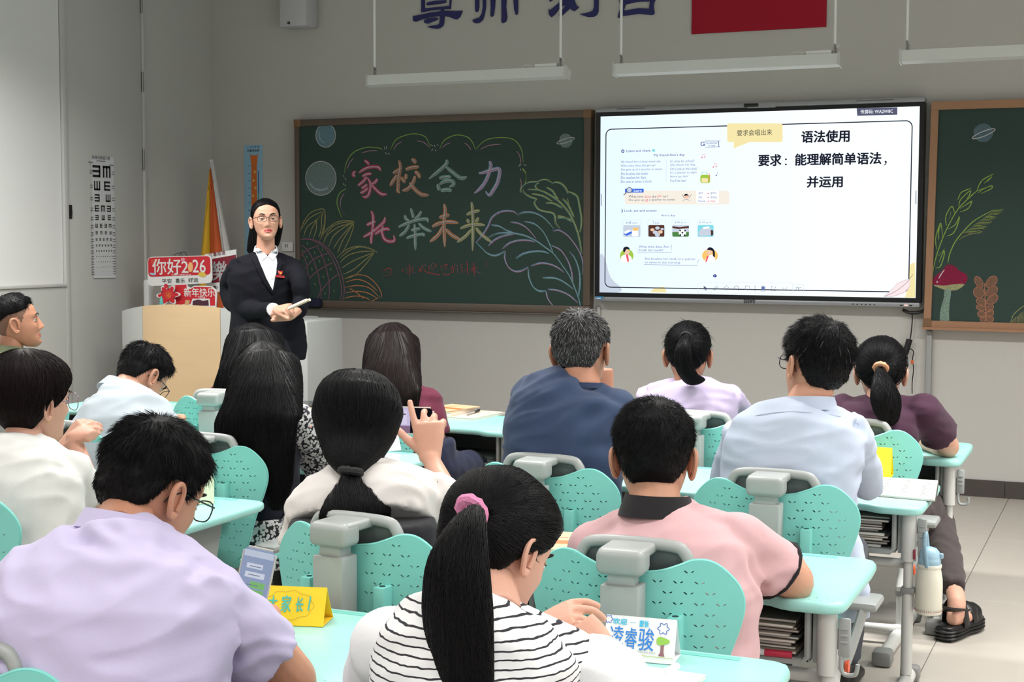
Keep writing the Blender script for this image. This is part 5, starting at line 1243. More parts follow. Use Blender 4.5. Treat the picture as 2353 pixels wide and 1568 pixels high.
def arm(mb, sh, el, wr, r=(.048, .046, .041, .039, .041, .034, .026), s=1.0):
    sh, el, wr = Vector(sh), Vector(el), Vector(wr)
    P = [sh, sh.lerp(el, .5), sh.lerp(el, .9), el.lerp((sh+wr)/2, .04), el.lerp(wr, .15), el.lerp(wr, .55), wr]
    C = catmull(P, 3); R_ = [interp(i/3, range(7), [x*s for x in r]) for i in range(len(C))]; mb.tube(C, R_, 14)
def sleeve(mb, sh, el, f=.6, r0=.062, r1=.068):
    sh, el = Vector(sh), Vector(el); e = sh.lerp(el, f); mb.tube([sh, sh.lerp(e, .5), e], [r0, (r0+r1)/2, r1], 16); mb.ell(sh, (r0*1.02,)*3)
def legs(root, hipc, lat, knees, feet, m, rt=.082, rk=.058, ra=.045, vox=.014, hip=True):
    mb = MB(); hipc = Vector(hipc); lat = Vector(lat).normalized(); hw = .085
    if hip: ring_loft(mb, [(hipc+Vector((0, -.02, .0)), .15, .11), (hipc+Vector((0, .0, .10)), .165, .12), (hipc+Vector((0, .0, .2)), .155, .11)], lat, 20)
    for s, kn, ft in ((-1, knees[0], feet[0]), (1, knees[1], feet[1])):
        h0 = hipc+lat*hw*s+Vector((0, .0, .07)); kn = Vector(kn); ft = Vector(ft)
        mb.tube(catmull([h0, h0.lerp(kn, .5), kn, kn.lerp(ft, .5), ft], 3), [interp(i/3, range(5), [rt*1.05, rt, rk*1.1, rk, ra]) for i in range(13)], 14)
    me = remesh(mb, vox, 3, 'trousers'); folds(me, .003, (12, 12, 12), 2); me.materials.append(m); return link('trousers', me, root)
def shoes(root, feet, m, yaw=0, dirs=None):
    for i, ft in enumerate(feet):
        ft = Vector(ft); a = math.radians(yaw); d = Vector((-math.sin(a), math.cos(a), 0)); mb = MB()
        b = Vector((ft.x, ft.y, 0)); ring_loft(mb, [(b-d*.06+Vector((0, 0, .042)), .028, .036), (b-d*.02+Vector((0, 0, .042)), .036, .041), (b+d*.06+Vector((0, 0, .034)), .042, .033), (b+d*.13+Vector((0, 0, .026)), .044, .025), (b+d*.18+Vector((0, 0, .02)), .03, .018)], d.cross(Vector((0, 0, 1))), 16)
        mb.tube([b+Vector((0, 0, .05)), b+Vector((0, 0, .10))], .04, 12)
        me = remesh(mb, .012, 2, 'shoe'); me.materials.append(m); link('shoe', me, root)
black_shoe = mat('black_shoe', (24, 24, 26), .45)
def join_body(root, mb_r, vox, h, mats, eyes=True, smooth=3):
    """limbs remeshed into one surface, head joined in the same mesh"""
    me = remesh(mb_r, vox, smooth, 'body'); mb = MB(); V = np_verts(me)
    mb.add([tuple(v) for v in V], [tuple(f.vertices) for f in me.polygons], 0, True); bpy.data.meshes.remove(me)
    if h is not None: h.add_to(mb, eyes)
    return link('body', mb.mesh('body', mats), root)
def neck(mb, h, base, r=.056, r2=.064):
    b = Vector(base); a = h.W((0, -.022, -.045)); mb.tube([a, a.lerp(b, .5), b], [r*.96, r, r2], 16); 
def person(label, loc, group='adults seated at the desks'):
    return thing('person', label, 'person', loc, 0, group)
def fabric(name, c, rough=.85, bump=.10, noise=(5, .03), sheen=.1): return mat(name, c, rough, .25, noise=noise, bump=(420, bump), sheen=sheen)
def torso(root, rows, sh_l, sh_r, el_l, el_r, fl, fr, m, vox=.009, nb=None, extra=None, r0=.062, r1=.066, f_amp=.0035, seed=0, creases=(), name='shirt', smooth=5, trap=.05, scale=(7, 7, 16), ex=.86):
    mb = MB(); R_ = silhouette(rows); lat = (Vector(sh_r)-Vector(sh_l)).normalized(); ring_loft(mb, R_, lat, 28, ex=ex)
    nb = Vector(nb) if nb is not None else R_[-1][0]
    for s_ in (sh_l, sh_r): mb.tube([nb-Vector((0, 0, .02)), nb.lerp(Vector(s_), .5), Vector(s_)], [trap*1.1, trap, trap], 12)
    if fl is not None: sleeve(mb, sh_l, el_l, fl, r0, r1)
    if fr is not None: sleeve(mb, sh_r, el_r, fr, r0, r1)
    if extra: extra(mb)
    me = remesh(mb, vox, smooth, name); folds(me, f_amp, scale, seed, creases, f_amp*.3); me.materials.append(m); return link(name, me, root)
def seated_legs(root, x, yc, m, dx=0, knee_y=.42, spread=.12, foot_y=.38):
    """pelvis on the seat of the chair at yc"""
    hip = Vector((x, yc+.17, .36)); k = [(x-spread+dx, yc+.17+knee_y, .44), (x+spread+dx, yc+.17+knee_y, .44)]; f = [(x-spread+dx, yc+.17+foot_y, .09), (x+spread+dx, yc+.17+foot_y, .09)]
    legs(root, hip, (1, 0, 0), k, f, m); shoes(root, f, black_shoe)
def hair_volume(h, mbx, vox=.008, cap=(.012, .016), smooth=4):
    """adds a slightly bigger skull to mbx and remeshes"""
    V = h.V.copy(); N = HEADS_N(h.fem); mk = np.clip((V[:, 2]+.02+np.clip(-V[:, 1]*1.2, -.05, .06))/.02, 0, 1)*np.clip((.075-V[:, 1]+V[:, 2]*.35)/.03, 0, 1)
    V2 = V+N*(cap[0]*mk-.004*(1-mk))[:, None]
    mbx.add(h.Wn(V2), h.F, 0, True); return remesh(mbx, vox, smooth, 'hair')
# ================================================================ PEOPLE: the fifteen people of the photograph
def collar(root, c, m, r=.062, hgt=.034, flare=.012, yaw=0, tilt=-12, a=150, name='collar', ex=1.0, fold=True, depth=1.0):
    """collar band open at the front"""
    R_ = rotm(yaw, tilt, 0); V = []; F = []; n = 30; c = Vector(c)
    lev = ((r+.004, -.006), (r, hgt), (r+.005, hgt+.002), (r+flare+.006, -.004)) if fold else ((r+.002, -.006), (r, hgt), (r+.004, hgt+.001), (r+.006, -.004))
    for i in range(n+1):
        t = math.radians(-a+2*a*i/n); k = 1-.35*max(0, (abs(-a+2*a*i/n)-95)/60)
        for q, (rr, z) in enumerate(lev):
            V.append(c+R_ @ Vector((rr*math.sin(t), -rr*math.cos(t)*depth, z*(k if q in (1, 2) else 1)-(.016*(1-k) if q == 3 else 0))))
    for i in range(n):
        for q in range(3): F.append((4*i+q, 4*i+4+q, 4*i+5+q, 4*i+1+q))
        F.append((4*i+3, 4*i+7, 4*i+4, 4*i))
    mb = MB().add(V, F, 0, True); o = mb.build(name, m, root); fixn(o.data); return o
def P3(*a): return [at(*q) for q in a]
def dirdown(crown, k=1.0):
    crown = Vector(crown)
    def f(p):
        o = p-crown; o2 = Vector((o.x, o.y, 0)); near = max(0, 1-max(0, -o.z)/.10)
        return Vector((0, 0, -1.0))+(o2.normalized()*near*k if o2.length > 1e-4 else Vector((0, -1, 0)))
    return f
def dirto(tie, down=.0):
    tie = Vector(tie)
    return lambda p: (tie-p).normalized()+Vector((0, 0, -down))
def tail(root, pts, rad, m, n=500, K=14, step=.022, flat=(1, .8), seed=3, vox=.006, name='ponytail', r=.0009, curl=.15):
    mb = MB(); C = catmull(pts, 4); R_ = [interp(i/4, range(len(rad)), rad) for i in range(len(C))]
    mb.tube(C, R_, 14, flat=flat); me = remesh(mb, vox, 3, name); me.materials.append(m); o = link(name, me, root)
    CC_ = [Vector(c) for c in C]
    def f(p):
        i = min(range(len(CC_)), key=lambda k: (CC_[k]-p).length_squared); a = CC_[max(0, i-1)]; b = CC_[min(len(CC_)-1, i+1)]; return (b-a).normalized()
    flow_strands(me, m, o, f, n, K, step, r, .0012, seed, curl=curl); return o
def tie(root, c, axis, r, m, rr=.008, name='hair_tie', flat=(1, 1)):
    mb = MB(); ax = Vector(axis).normalized(); u = ax.orthogonal().normalized(); v = ax.cross(u)
    pts = [Vector(c)+u*math.cos(a)*r+v*math.sin(a)*r for a in [2*PI*i/20 for i in range(20)]]
    mb.tube(pts, [rr*(1+.14*math.sin(i*2.7)) for i in range(20)], 8, closed=True, flat=flat); return mb.build(name, m, root)

# ---------- 1 man in pink polo
root = person('man in pink polo with black collar, seen from behind, resting right elbow on desk', (-1.0, 3.2, 0))
pinkc = fabric('pink_pique', (206, 166, 169), sheen=.15); blackc = fabric('black_rib', (34, 32, 34))
h = Head(at(1503, 1054, 3.33), 14, -6, 0, 1.10)
sl, sr = at(1368, 1262, 3.28), at(1690, 1240, 3.28); el, er = at(1330, 1420, 3.38), at(1830, 1345, 3.42); wr_ = at(1803, 1265, 3.66)
nb = at(1508, 1185, 3.27)
mbr = MB(); neck(mbr, h, nb, .062, .070); arm(mbr, sr, er, wr_, s=1.12); d = (Vector(wr_)-er).normalized(); hand(mbr, Vector(wr_)+d*.0, d+Vector((-.3, .1, -.25)), (.25, -.5, .8), 1, .95, (.5, .6), 1.0)
elz = Vector(el); arm(mbr, sl, elz, Vector((-1.12, 3.62, .66)), s=1.1)
join_body(root, mbr, .0055, h, [skins['a'], lipm2, eyew, iris, browm])
cr_ = [(P3((1395, 1185, 3.13), (1340, 1225, 3.13), (1325, 1260, 3.14)), .004, .014), (P3((1640, 1180, 3.14), (1655, 1215, 3.12), (1620, 1260, 3.1)), .009, .014), (P3((1690, 1215, 3.15), (1680, 1260, 3.12), (1700, 1310, 3.12)), .006, .014), (P3((1788, 1300, 3.35), (1755, 1335, 3.3), (1705, 1350, 3.24)), .008, .012), (P3((1742, 1380, 3.3), (1735, 1330, 3.22), (1730, 1250, 3.2)), .007, .016), (P3((1450, 1200, 3.1), (1560, 1230, 3.08), (1620, 1290, 3.08)), .003, .02), (P3((1400, 1300, 3.1), (1500, 1350, 3.08), (1600, 1340, 3.08)), .003, .02)]
torso(root, [(1600, 1345, 1735, 3.2, .13), (1480, 1322, 1742, 3.2, .145), (1380, 1318, 1745, 3.21, .15), (1300, 1325, 1740, 3.25, .14), (1240, 1345, 1712, 3.28, .125), (1195, 1405, 1635, 3.28, .10), (1165, 1440, 1580, 3.28, .075)], sl, sr, el, er, .62, .66, pinkc, .0075, nb, None, .064, .072, .003, 1, cr_, trap=.058)
e = Vector(sr).lerp(er, .66); ax = (Vector(er)-sr).normalized(); tie(root, e, ax, .0725, blackc, .0055, 'sleeve_rib', (1.2, .6))
e = Vector(sl).lerp(el, .62); ax = (Vector(el)-sl).normalized(); tie(root, e, ax, .0725, blackc, .0055, 'sleeve_rib', (1.2, .6))
collar(root, at(1510, 1182, 3.275), blackc, .072, .045, .016, 6, -6)
cap = hair_cap(h, hblack, root, hl_short, .010, .022, .003, 1); short_strands(h, cap, hblack, cap, 12000, .024, .012, .00045, 3, .9, .8)
seated_legs(root, -1.0, 3.02, fabric('charcoal_trousers', (40, 42, 48)))

# ---------- 2 man in navy T-shirt
root = person('grey haired man in navy T-shirt seen from behind, right fist at his chin', (-1.65, 4.28, 0))
navyc = fabric('navy_cotton', (52, 66, 94)); h = Head(at(1336, 808, 4.40), 4, -4, -3, 1.05)
sl, sr = at(1222, 912, 4.36), at(1415, 945, 4.36); el, er = at(1195, 1060, 4.5), at(1462, 1060, 4.62); hw_ = at(1392, 905, 4.60)
nb = at(1335, 893, 4.36)
mbr = MB(); neck(mbr, h, nb, .062, .068); arm(mbr, sr, er, hw_, s=1.05); hand(mbr, hw_, (-.15, .0, 1), (.6, -.75, .1), -1, 1.25, (.4, .9), .95); arm(mbr, sl, el, Vector(el)+Vector((.12, .25, -.02)), s=1.05)
join_body(root, mbr, .007, h, [skins['c'], lipm2, eyew, iris, browm])
cr_ = [(P3((1230, 1015, 4.2), (1330, 985, 4.2), (1390, 935, 4.22)), .005, .02), (P3((1250, 1060, 4.2), (1340, 1030, 4.2), (1420, 1020, 4.24)), .006, .02), (P3((1210, 930, 4.24), (1230, 980, 4.2), (1200, 1030, 4.22)), .005, .02), (P3((1240, 885, 4.27), (1255, 905, 4.24)), .006, .012)]
torso(root, [(1260, 1185, 1405, 4.28, .13), (1160, 1172, 1418, 4.28, .145), (1060, 1166, 1428, 4.29, .15), (985, 1168, 1432, 4.31, .145), (930, 1180, 1438, 4.33, .125), (898, 1215, 1410, 4.35, .10), (878, 1275, 1380, 4.36, .075)], sl, sr, el, er, .6, .55, navyc, .010, nb, None, .066, .072, .0045, 2, cr_, trap=.05)
collar(root, at(1335, 888, 4.36), navyc, .073, .012, .004, 0, -6, 175, 'neck_rib', fold=False)
cap = hair_cap(h, hgrey, root, hl_short, .009, .017, .003, 2); short_strands(h, cap, hblack, cap, 3600, .022, .010, .0008, 5, .9, .8, .42)
seated_legs(root, -1.65, 4.10, fabric('dark_trousers', (44, 46, 56)))

# ---------- 3 man in pale blue shirt
root = person('man in pale blue dress shirt and black glasses, turned left, front right', (-.95, 4.28, 0))
bluec = mat('pale_blue_oxford', (186, 196, 214), .8, .25, noise=(300, .025), bump=(500, .1)); h = Head(at(1874, 842, 4.40), 42, 2, 7, 1.06)
sl, sr = at(1712, 990, 4.36), at(1948, 992, 4.36); el, er = at(1660, 1150, 4.42), at(1992, 1110, 4.6)
nb = at(1850, 938, 4.36)
mbr = MB(); neck(mbr, h, nb, .060, .066); arm(mbr, sr, er, Vector(er)+Vector((-.22, .2, .02))); hand(mbr, Vector(er)+Vector((-.22, .2, .02)), (-1, .4, 0), (0, 0, 1), -1, .5); arm(mbr, sl, el, Vector(el)+Vector((.2, .22, 0)))
join_body(root, mbr, .006, h, [skins['a'], lipm2, eyew, iris, browm])
def ex_(mb):
    er2 = Vector(er)+Vector((-.12, .12, .0)); mb.tube([sr, Vector(sr).lerp(er, .55), er, er2], [.068, .062, .056, .045], 14); mb.tube([sl, el], [.066, .055], 14)
    ring_loft(mb, silhouette([(1430, 1880, 2003, 4.2, .02), (1330, 1850, 1998, 4.22, .05), (1230, 1800, 1972, 4.26, .11)]), (1, 0, 0), 20)
cr_ = [(P3((1985, 1085, 4.32), (1900, 1110, 4.2), (1850, 1100, 4.18)), .006, .016), (P3((1975, 1120, 4.32), (1900, 1150, 4.2)), .005, .014), (P3((1665, 1040, 4.32), (1690, 1075, 4.28), (1700, 1100, 4.26)), .006, .014), (P3((1960, 1160, 4.3), (1880, 1200, 4.2)), .004, .016)]
torso(root, [(1330, 1690, 1960, 4.27, .13), (1220, 1668, 1965, 4.28, .145), (1120, 1660, 1970, 4.29, .15), (1040, 1664, 1985, 4.31, .145), (985, 1685, 1985, 4.33, .125), (955, 1730, 1940, 4.35, .10), (935, 1800, 1890, 4.36, .07)], sl, sr, el, er, None, None, bluec, .009, nb, ex_, f_amp=.003, seed=3, creases=cr_, trap=.052)
collar(root, at(1858, 940, 4.37), bluec, .072, .034, .010, 20, -8)
# yoke seam
mb = MB(); 
me_s = root.children[-2].data if False else [c for c in root.children if c.name.startswith('shirt')][0].data
bv = BVHTree.FromPolygons([tuple(v.co) for v in me_s.vertices], [tuple(f.vertices) for f in me_s.polygons])
def on_mesh(bv, px, py, eps=.0012):
    d_ = ray(px, py); hit = bv.ray_cast(CO, d_); return None if hit[0] is None else hit[0]-d_*eps
seam = [on_mesh(bv, x, y) for x, y in ((1688, 972), (1740, 955), (1800, 947), (1860, 948), (1930, 957), (1975, 975))]
seam = [q for q in seam if q is not None]
if len(seam) > 2: mb.tube(catmull(seam, 5), .0011, 5); mb.build('seam', mat('seam_thread', (176, 186, 206), .8), root)
cap = hair_cap(h, hblack, root, hl_short, .012, .030, .004, 3, back=.004); short_strands(h, cap, hblack, cap, 9000, .032, .013, .0005, 7, .9, .8, .008)
h.glasses(root, mat('black_acetate', (14, 14, 16), .25), True, .027, .021)
seated_legs(root, -.95, 4.10, fabric('grey_trousers', (70, 72, 80)))

# ---------- 4 woman in plum T-shirt
root = person('woman in dark plum T-shirt with low ponytail, elbow on desk at far right', (-.95, 5.58, 0))
plumc = fabric('plum_knit', (66, 38, 56)); h = Head(at(2024, 858, 5.68), 8, -8, 0, 1.06, True)
sl, sr = at(1935, 945, 5.64), at(2122, 945, 5.64); el, er = at(1900, 1050, 5.7), at(2180, 1030, 5.86)
nb = at(2022, 925, 5.64); wr_ = Vector(er)+Vector((-.16, .20, .01))
mbr = MB(); neck(mbr, h, nb, .05, .058); arm(mbr, sr, er, wr_, s=1.12); hand(mbr, wr_, (-1, .5, 0), (0, 0, 1), -1, .5, s=.9); arm(mbr, sl, el, Vector(el)+Vector((.15, .2, 0)), s=1.05)
fo_ = Vector((-.575, 5.46, .13)); kn_ = at(2146, 1185, 5.86)
mbr.tube(catmull([kn_.lerp(fo_, .9), fo_+Vector((0, -.02, 0)), fo_+Vector((.0, -.03, -.05))], 3), .034, 12); ring_loft(mbr, [(fo_+Vector((-.01, -.075, -.05)), .022, .025), (fo_+Vector((0, -.03, -.05)), .030, .034), (fo_+Vector((.02, .04, -.065)), .034, .026), (fo_+Vector((.035, .10, -.078)), .032, .016)], (1, -.3, 0), 14)
join_body(root, mbr, .008, h, [skins['b'], lipm2, eyew, iris, browm])
torso(root, [(1200, 1925, 2090, 5.58, .13), (1120, 1912, 2100, 5.58, .14), (1040, 1908, 2104, 5.6, .14), (980, 1915, 2118, 5.62, .13), (945, 1935, 2118, 5.64, .11), (918, 1985, 2075, 5.64, .075)], sl, sr, el, er, .6, .62, plumc, .011, nb, None, .066, .074, .003, 4, [(P3((2090, 1010, 5.5), (2020, 1030, 5.48)), .005, .02), (P3((2110, 960, 5.5), (2100, 1000, 5.48)), .005, .016)], trap=.046)
cap = hair_cap(h, hblack, root, hl_pulled, .014, .020, .002, 4, back=.012)
tp = at(2024, 846, 5.54); flow_strands(cap.data, hblack, cap, dirto(tp), 1100, 9, .018, .0011, .0012, 9, curl=.06)
tie(root, tp, (0, -.8, -.6), .021, mat('bronze_scrunchie', (196, 140, 104), .5, noise=(200, .4)), .010)
tail(root, P3((2024, 848, 5.53), (2030, 880, 5.49), (2035, 915, 5.47), (2042, 945, 5.47), (2050, 975, 5.48)), [.022, .052, .074, .064, .03], hblack, 620, 12, .022, (1, .45), 11, .009, curl=.5)
flow_strands(cap.data, hblack, cap, lambda p: Vector((.1, -.1, -1)), 60, 10, .022, .0009, .004, 12, lambda p: abs(p[0]-h.c.x) > .06, curl=.4, name='loose_strands')
mb = MB(); hipc = Vector((-.95, 5.56, .36)); darkt = fabric('grey_brown_trousers', (74, 66, 66))
mb.tube(catmull([hipc+Vector((.1, 0, .06)), hipc.lerp(kn_, .6)+Vector((.06, .05, .03)), kn_, kn_.lerp(fo_, .5)+Vector((0, .03, 0)), kn_.lerp(fo_, .86)], 3), [interp(i/3, range(5), [.085, .085, .068, .056, .045]) for i in range(13)], 14)
mb.tube(catmull([hipc+Vector((-.1, 0, .06)), (-1.1, 6.0, .45), (-1.12, 6.02, .15)], 4), .06, 12); ring_loft(mb, [(hipc+Vector((0, -.02, .0)), .15, .11), (hipc+Vector((0, 0, .15)), .15, .11)], (1, 0, 0), 20)
me = remesh(mb, .011, 3, 'trousers'); folds(me, .003, (14, 14, 14), 4); me.materials.append(darkt); link('trousers', me, root)
mb = MB(); f0 = Vector((fo_.x, fo_.y, 0)); dq = Vector((.32, .94, 0)).normalized(); lq = Vector((dq.y, -dq.x, 0))
def solepoly(k): return [f0+dq*a_+lq*b_*k for a_, b_ in ((-.115, 0), (-.105, -.032), (-.04, -.042), (.03, -.040), (.09, -.05), (.15, -.036), (.17, 0), (.155, .036), (.09, .048), (.03, .038), (-.04, .040), (-.105, .032))]
slab(mb, [(q.x, q.y) for q in solepoly(1)], 0, .055, .012)
for zz in (.014, .026, .038): mb.tube(catmull([q+Vector((0, 0, zz)) for q in solepoly(1.02)], 2, True), .0045, 5, closed=True)
for (a_, zt_, hh) in ((.075, .062, 1.0), (.115, .05, .9), (-.005, .10, 1.05)):
    mb.tube(catmull([f0+dq*a_-lq*.043*hh+Vector((0, 0, .045)), f0+dq*(a_-.01)-lq*.034+Vector((0, 0, .045+zt_*.75)), f0+dq*(a_-.01)+Vector((0, 0, .05+zt_)), f0+dq*(a_-.01)+lq*.034+Vector((0, 0, .045+zt_*.75)), f0+dq*a_+lq*.043*hh+Vector((0, 0, .045))], 4), .013, 8, flat=(1.6, .35, (dq.x, dq.y, 0)))
mb.tube(catmull([f0+dq*.0-lq*.04+Vector((0, 0, .10)), f0-dq*.075-lq*.028+Vector((0, 0, .115)), f0-dq*.10+Vector((0, 0, .12)), f0-dq*.075+lq*.028+Vector((0, 0, .115)), f0+lq*.04+Vector((0, 0, .10))], 4), .012, 8, flat=(.35, 1.4))
mb.build('sandal', mat('black_sandal', (22, 22, 23), .4), root)
shoes(root, [Vector((-1.12, 6.0, 0))], black_shoe)

# ---------- 5 woman in lavender top
root = person('woman in lavender top with high black ponytail, in front of the screen', (-1.6, 5.58, 0))
lavc = fabric('lavender_knit', (184, 171, 200)); h = Head(at(1581, 818, 5.70), 12, -3, 0, 1.06, True)
sl, sr = at(1494, 905, 5.66), at(1672, 912, 5.66); el, er = at(1478, 1010, 5.8), at(1718, 965, 5.9)
nb = at(1578, 882, 5.66)
mbr = MB(); neck(mbr, h, nb, .05, .056); arm(mbr, sr, er, Vector(er)+Vector((-.2, .15, -.02)), s=.95); arm(mbr, sl, el, Vector(el)+Vector((.15, .15, .0)), s=.95)
join_body(root, mbr, .009, h, [skins['c'], lipm2, eyew, iris, browm])
def ex_(mb): mb.tube([sr, er, Vector(er)+Vector((-.1, .08, -.01))], [.058, .046, .04], 12); mb.tube([sl, el], [.056, .05], 12)
torso(root, [(1180, 1500, 1660, 5.58, .12), (1080, 1488, 1672, 5.58, .13), (1000, 1478, 1684, 5.6, .13), (945, 1472, 1694, 5.62, .125), (910, 1484, 1690, 5.64, .11), (886, 1525, 1640, 5.66, .08)], sl, sr, el, er, None, None, lavc, .011, nb, ex_, f_amp=.0025, seed=5, creases=[(P3((1660, 930, 5.52), (1640, 980, 5.5)), .004, .02)], trap=.044)
cap = hair_cap(h, hblack, root, hl_pulled, .013, .020, .003, 5, back=.006)
tp = at(1576, 776, 5.57); flow_strands(cap.data, hblack, cap, dirto(tp), 1200, 9, .018, .0010, .0015, 10, curl=.12)
tie(root, tp, (.1, -.9, -.2), .020, mat('black_elastic', (16, 16, 18), .7), .006)
tail(root, P3((1575, 774, 5.56), (1570, 800, 5.50), (1572, 840, 5.50), (1590, 870, 5.51), (1620, 872, 5.52)), [.021, .038, .046, .040, .006], hblack, 560, 12, .022, (1, .6), 13, .008, curl=.1)
short_strands(h, cap, hblack, cap, 260, .05, .03, .0007, 11, .5, .6)
seated_legs(root, -1.6, 5.42, fabric('dark_trousers2', (50, 48, 56)))

# ---------- 6 woman with long hair, burgundy T-shirt
root = person('woman with long straight brown-black hair and burgundy T-shirt, front row centre', (-2.85, 5.6, 0))
burg = fabric('burgundy_cotton', (102, 42, 62)); h = Head(at(903, 810, 5.70), 0, -4, 0, 1.02, True); h.ears = False
sl, sr = at(850, 925, 5.66), at(985, 925, 5.66); el, er = at(838, 1000, 5.8), at(1008, 1062, 5.66)
nb = at(912, 895, 5.66)
mbr = MB(); neck(mbr, h, nb, .05, .056); arm(mbr, sr, er, Vector(er)+Vector((-.10, .2, .09)), s=1.08); arm(mbr, sl, el, Vector(el)+Vector((.15, .15, .0)), s=1.0)
hand(mbr, Vector(er)+Vector((-.10, .2, .09)), (-.5, .8, 0), (0, 0, 1), -1, .5, s=.9)
join_body(root, mbr, .008, h, [skins['b'], lipm2, eyew, iris, browm])
torso(root, [(1130, 855, 1000, 5.58, .12), (1050, 850, 996, 5.58, .13), (990, 846, 992, 5.6, .13), (940, 848, 996, 5.62, .12), (912, 865, 985, 5.64, .10), (893, 890, 945, 5.66, .07)], sl, sr, el, er, .6, .55, burg, .011, nb, None, .062, .070, .003, 6, trap=.044)
mbx = MB(); hairloft(mbx, [(960, 890, 968, 5.47, .02), (930, 846, 976, 5.47, .035), (900, 834, 968, 5.49, .05), (860, 836, 962, 5.54, .07), (820, 840, 961, 5.61, .085), (785, 846, 959, 5.67, .09)])
me = hair_volume(h, mbx, .008, (.014, .018)); me.materials.append(hbrown); o = link('hair', me, root)
flow_strands(me, hbrown, o, dirdown(h.W((0, -.03, .10))), 1500, 14, .026, .0010, .0012, 14, curl=.06)
mb = MB(); hp = Vector((-2.85, 5.62, .38))
navt = fabric('navy_trousers', (34, 38, 60))
legs(root, hp, (1, 0, 0), [(-2.98, 6.0, .47), at(1092, 1080, 5.9)], [(-2.98, 6.0, .09), (-2.55, 5.95, .09)], navt, .085, .066); shoes(root, [(-2.98, 6.0, .09), (-2.55, 5.95, .09)], black_shoe)

# ---------- 7 woman in floral blouse
root = person('woman with very long black hair and black and white floral sleeves, centre left', (-2.85, 4.28, 0))
flo = bpy.data.materials.new('floral_print'); flo.use_nodes = True; nt = flo.node_tree; b = nt.nodes['Principled BSDF']; b.inputs['Roughness'].default_value = .8
tcn = nt.nodes.new('ShaderNodeTexCoord'); v1 = nt.nodes.new('ShaderNodeTexVoronoi'); v1.inputs['Scale'].default_value = 90; n1 = nt.nodes.new('ShaderNodeTexNoise'); n1.inputs['Scale'].default_value = 60; n1.inputs['Detail'].default_value = 3
ml = nt.nodes.new('ShaderNodeMath'); ml.operation = 'MULTIPLY_ADD'; ml.inputs[1].default_value = .92; cr2 = nt.nodes.new('ShaderNodeValToRGB')
nt.links.new(tcn.outputs['Object'], v1.inputs['Vector']); nt.links.new(tcn.outputs['Object'], n1.inputs['Vector']); nt.links.new(n1.outputs[0], ml.inputs[0]); nt.links.new(v1.outputs['Distance'], ml.inputs[2]); nt.links.new(ml.outputs[0], cr2.inputs[0]); nt.links.new(cr2.outputs[0], b.inputs['Base Color'])
cr2.color_ramp.elements[0].color = (.62, .62, .62, 1); cr2.color_ramp.elements[1].color = (.012, .012, .018, 1); cr2.color_ramp.elements[0].position = .97; cr2.color_ramp.elements[1].position = .999
h = Head(at(612, 868, 4.42), -6, -4, 0, 1.0, True); h.ears = False
sl, sr = at(530, 990, 4.38), at(690, 975, 4.40); el, er = at(505, 1070, 4.5), at(738, 1052, 4.62)
nb = at(615, 955, 4.38); navv = fabric('navy_vest', (20, 22, 36))
mbr = MB(); neck(mbr, h, nb, .05, .056); arm(mbr, sr, er, Vector(er)+Vector((-.2, .2, .04)), s=.9); hand(mbr, Vector(er)+Vector((-.2, .2, .04)), (-.6, .8, .1), (0, 0, 1), -1, .5, s=.9); arm(mbr, sl, el, Vector(el)+Vector((.15, .2, .0)), s=.9)
join_body(root, mbr, .008, h, [skins['b'], lipm2, eyew, iris, browm])
torso(root, [(1190, 588, 668, 4.34, .12), (1110, 575, 672, 4.34, .12), (1040, 560, 676, 4.36, .12), (985, 545, 680, 4.38, .11), (955, 590, 660, 4.38, .08)], sl, sr, el, er, None, None, navv, .010, nb, None, f_amp=.003, seed=7, name='vest', trap=.04)
mb = MB(); mb.tube(catmull([Vector(sr)+Vector((-.03, 0, .02)), Vector(sr).lerp(er, .45)+Vector((.02, -.01, 0)), Vector(er)+Vector((.0, .0, .01)), Vector(er)+Vector((-.06, .08, .0))], 4), [.058]*3+[.066]*3+[.080]*4+[.084]*3, 16); me = remesh(mb, .008, 3, 'sleeve'); folds(me, .009, (16, 16, 16), 7, (), .004); me.materials.append(flo); link('sleeve', me, root)
mb = MB(); mb.tube([sl, Vector(sl).lerp(el, .6), el], [.056, .062, .07], 14); me = remesh(mb, .010, 3, 'sleeve'); me.materials.append(flo); link('sleeve', me, root)
mb = MB(); ring_loft(mb, silhouette([(1290, 560, 672, 4.34, .15), (1240, 570, 672, 4.34, .15), (1180, 584, 672, 4.34, .13)]), (1, 0, 0), 24)
mb.tube([(-2.93, 4.3, .44), (-2.98, 4.75, .42)], .10, 14); mb.tube([(-2.75, 4.3, .44), (-2.7, 4.75, .42)], .10, 14); me = remesh(mb, .012, 3, 'skirt'); folds(me, .005, (12, 12, 12), 3); me.materials.append(flo); link('skirt', me, root)
mb = MB(); 
for s_ in (-1, 1):
    mb = MB(); mb.tube([(-2.84+.13*s_, 4.7, .40), (-2.84+.12*s_, 4.68, .09)], [.05, .035], 12); me = remesh(mb, .011, 2, 'stocking'); me.materials.append(dark); link('stocking', me, root)
shoes(root, [(-2.97, 4.68, .09), (-2.72, 4.68, .09)], black_shoe)
mbx = MB(); hairloft(mbx, [(1172, 622, 652, 4.17, .015), (1110, 598, 672, 4.17, .03), (1050, 560, 684, 4.17, .04), (1000, 492, 692, 4.18, .045), (968, 497, 690, 4.19, .055), (920, 524, 687, 4.25, .075), (880, 535, 685, 4.32, .09), (840, 543, 680, 4.39, .095)])
me = hair_volume(h, mbx, .0085, (.016, .02)); me.materials.append(hblack); o = link('hair', me, root)
flow_strands(me, hblack, o, dirdown(h.W((0, -.03, .10))), 3400, 18, .028, .0006, .0014, 15, curl=.16)

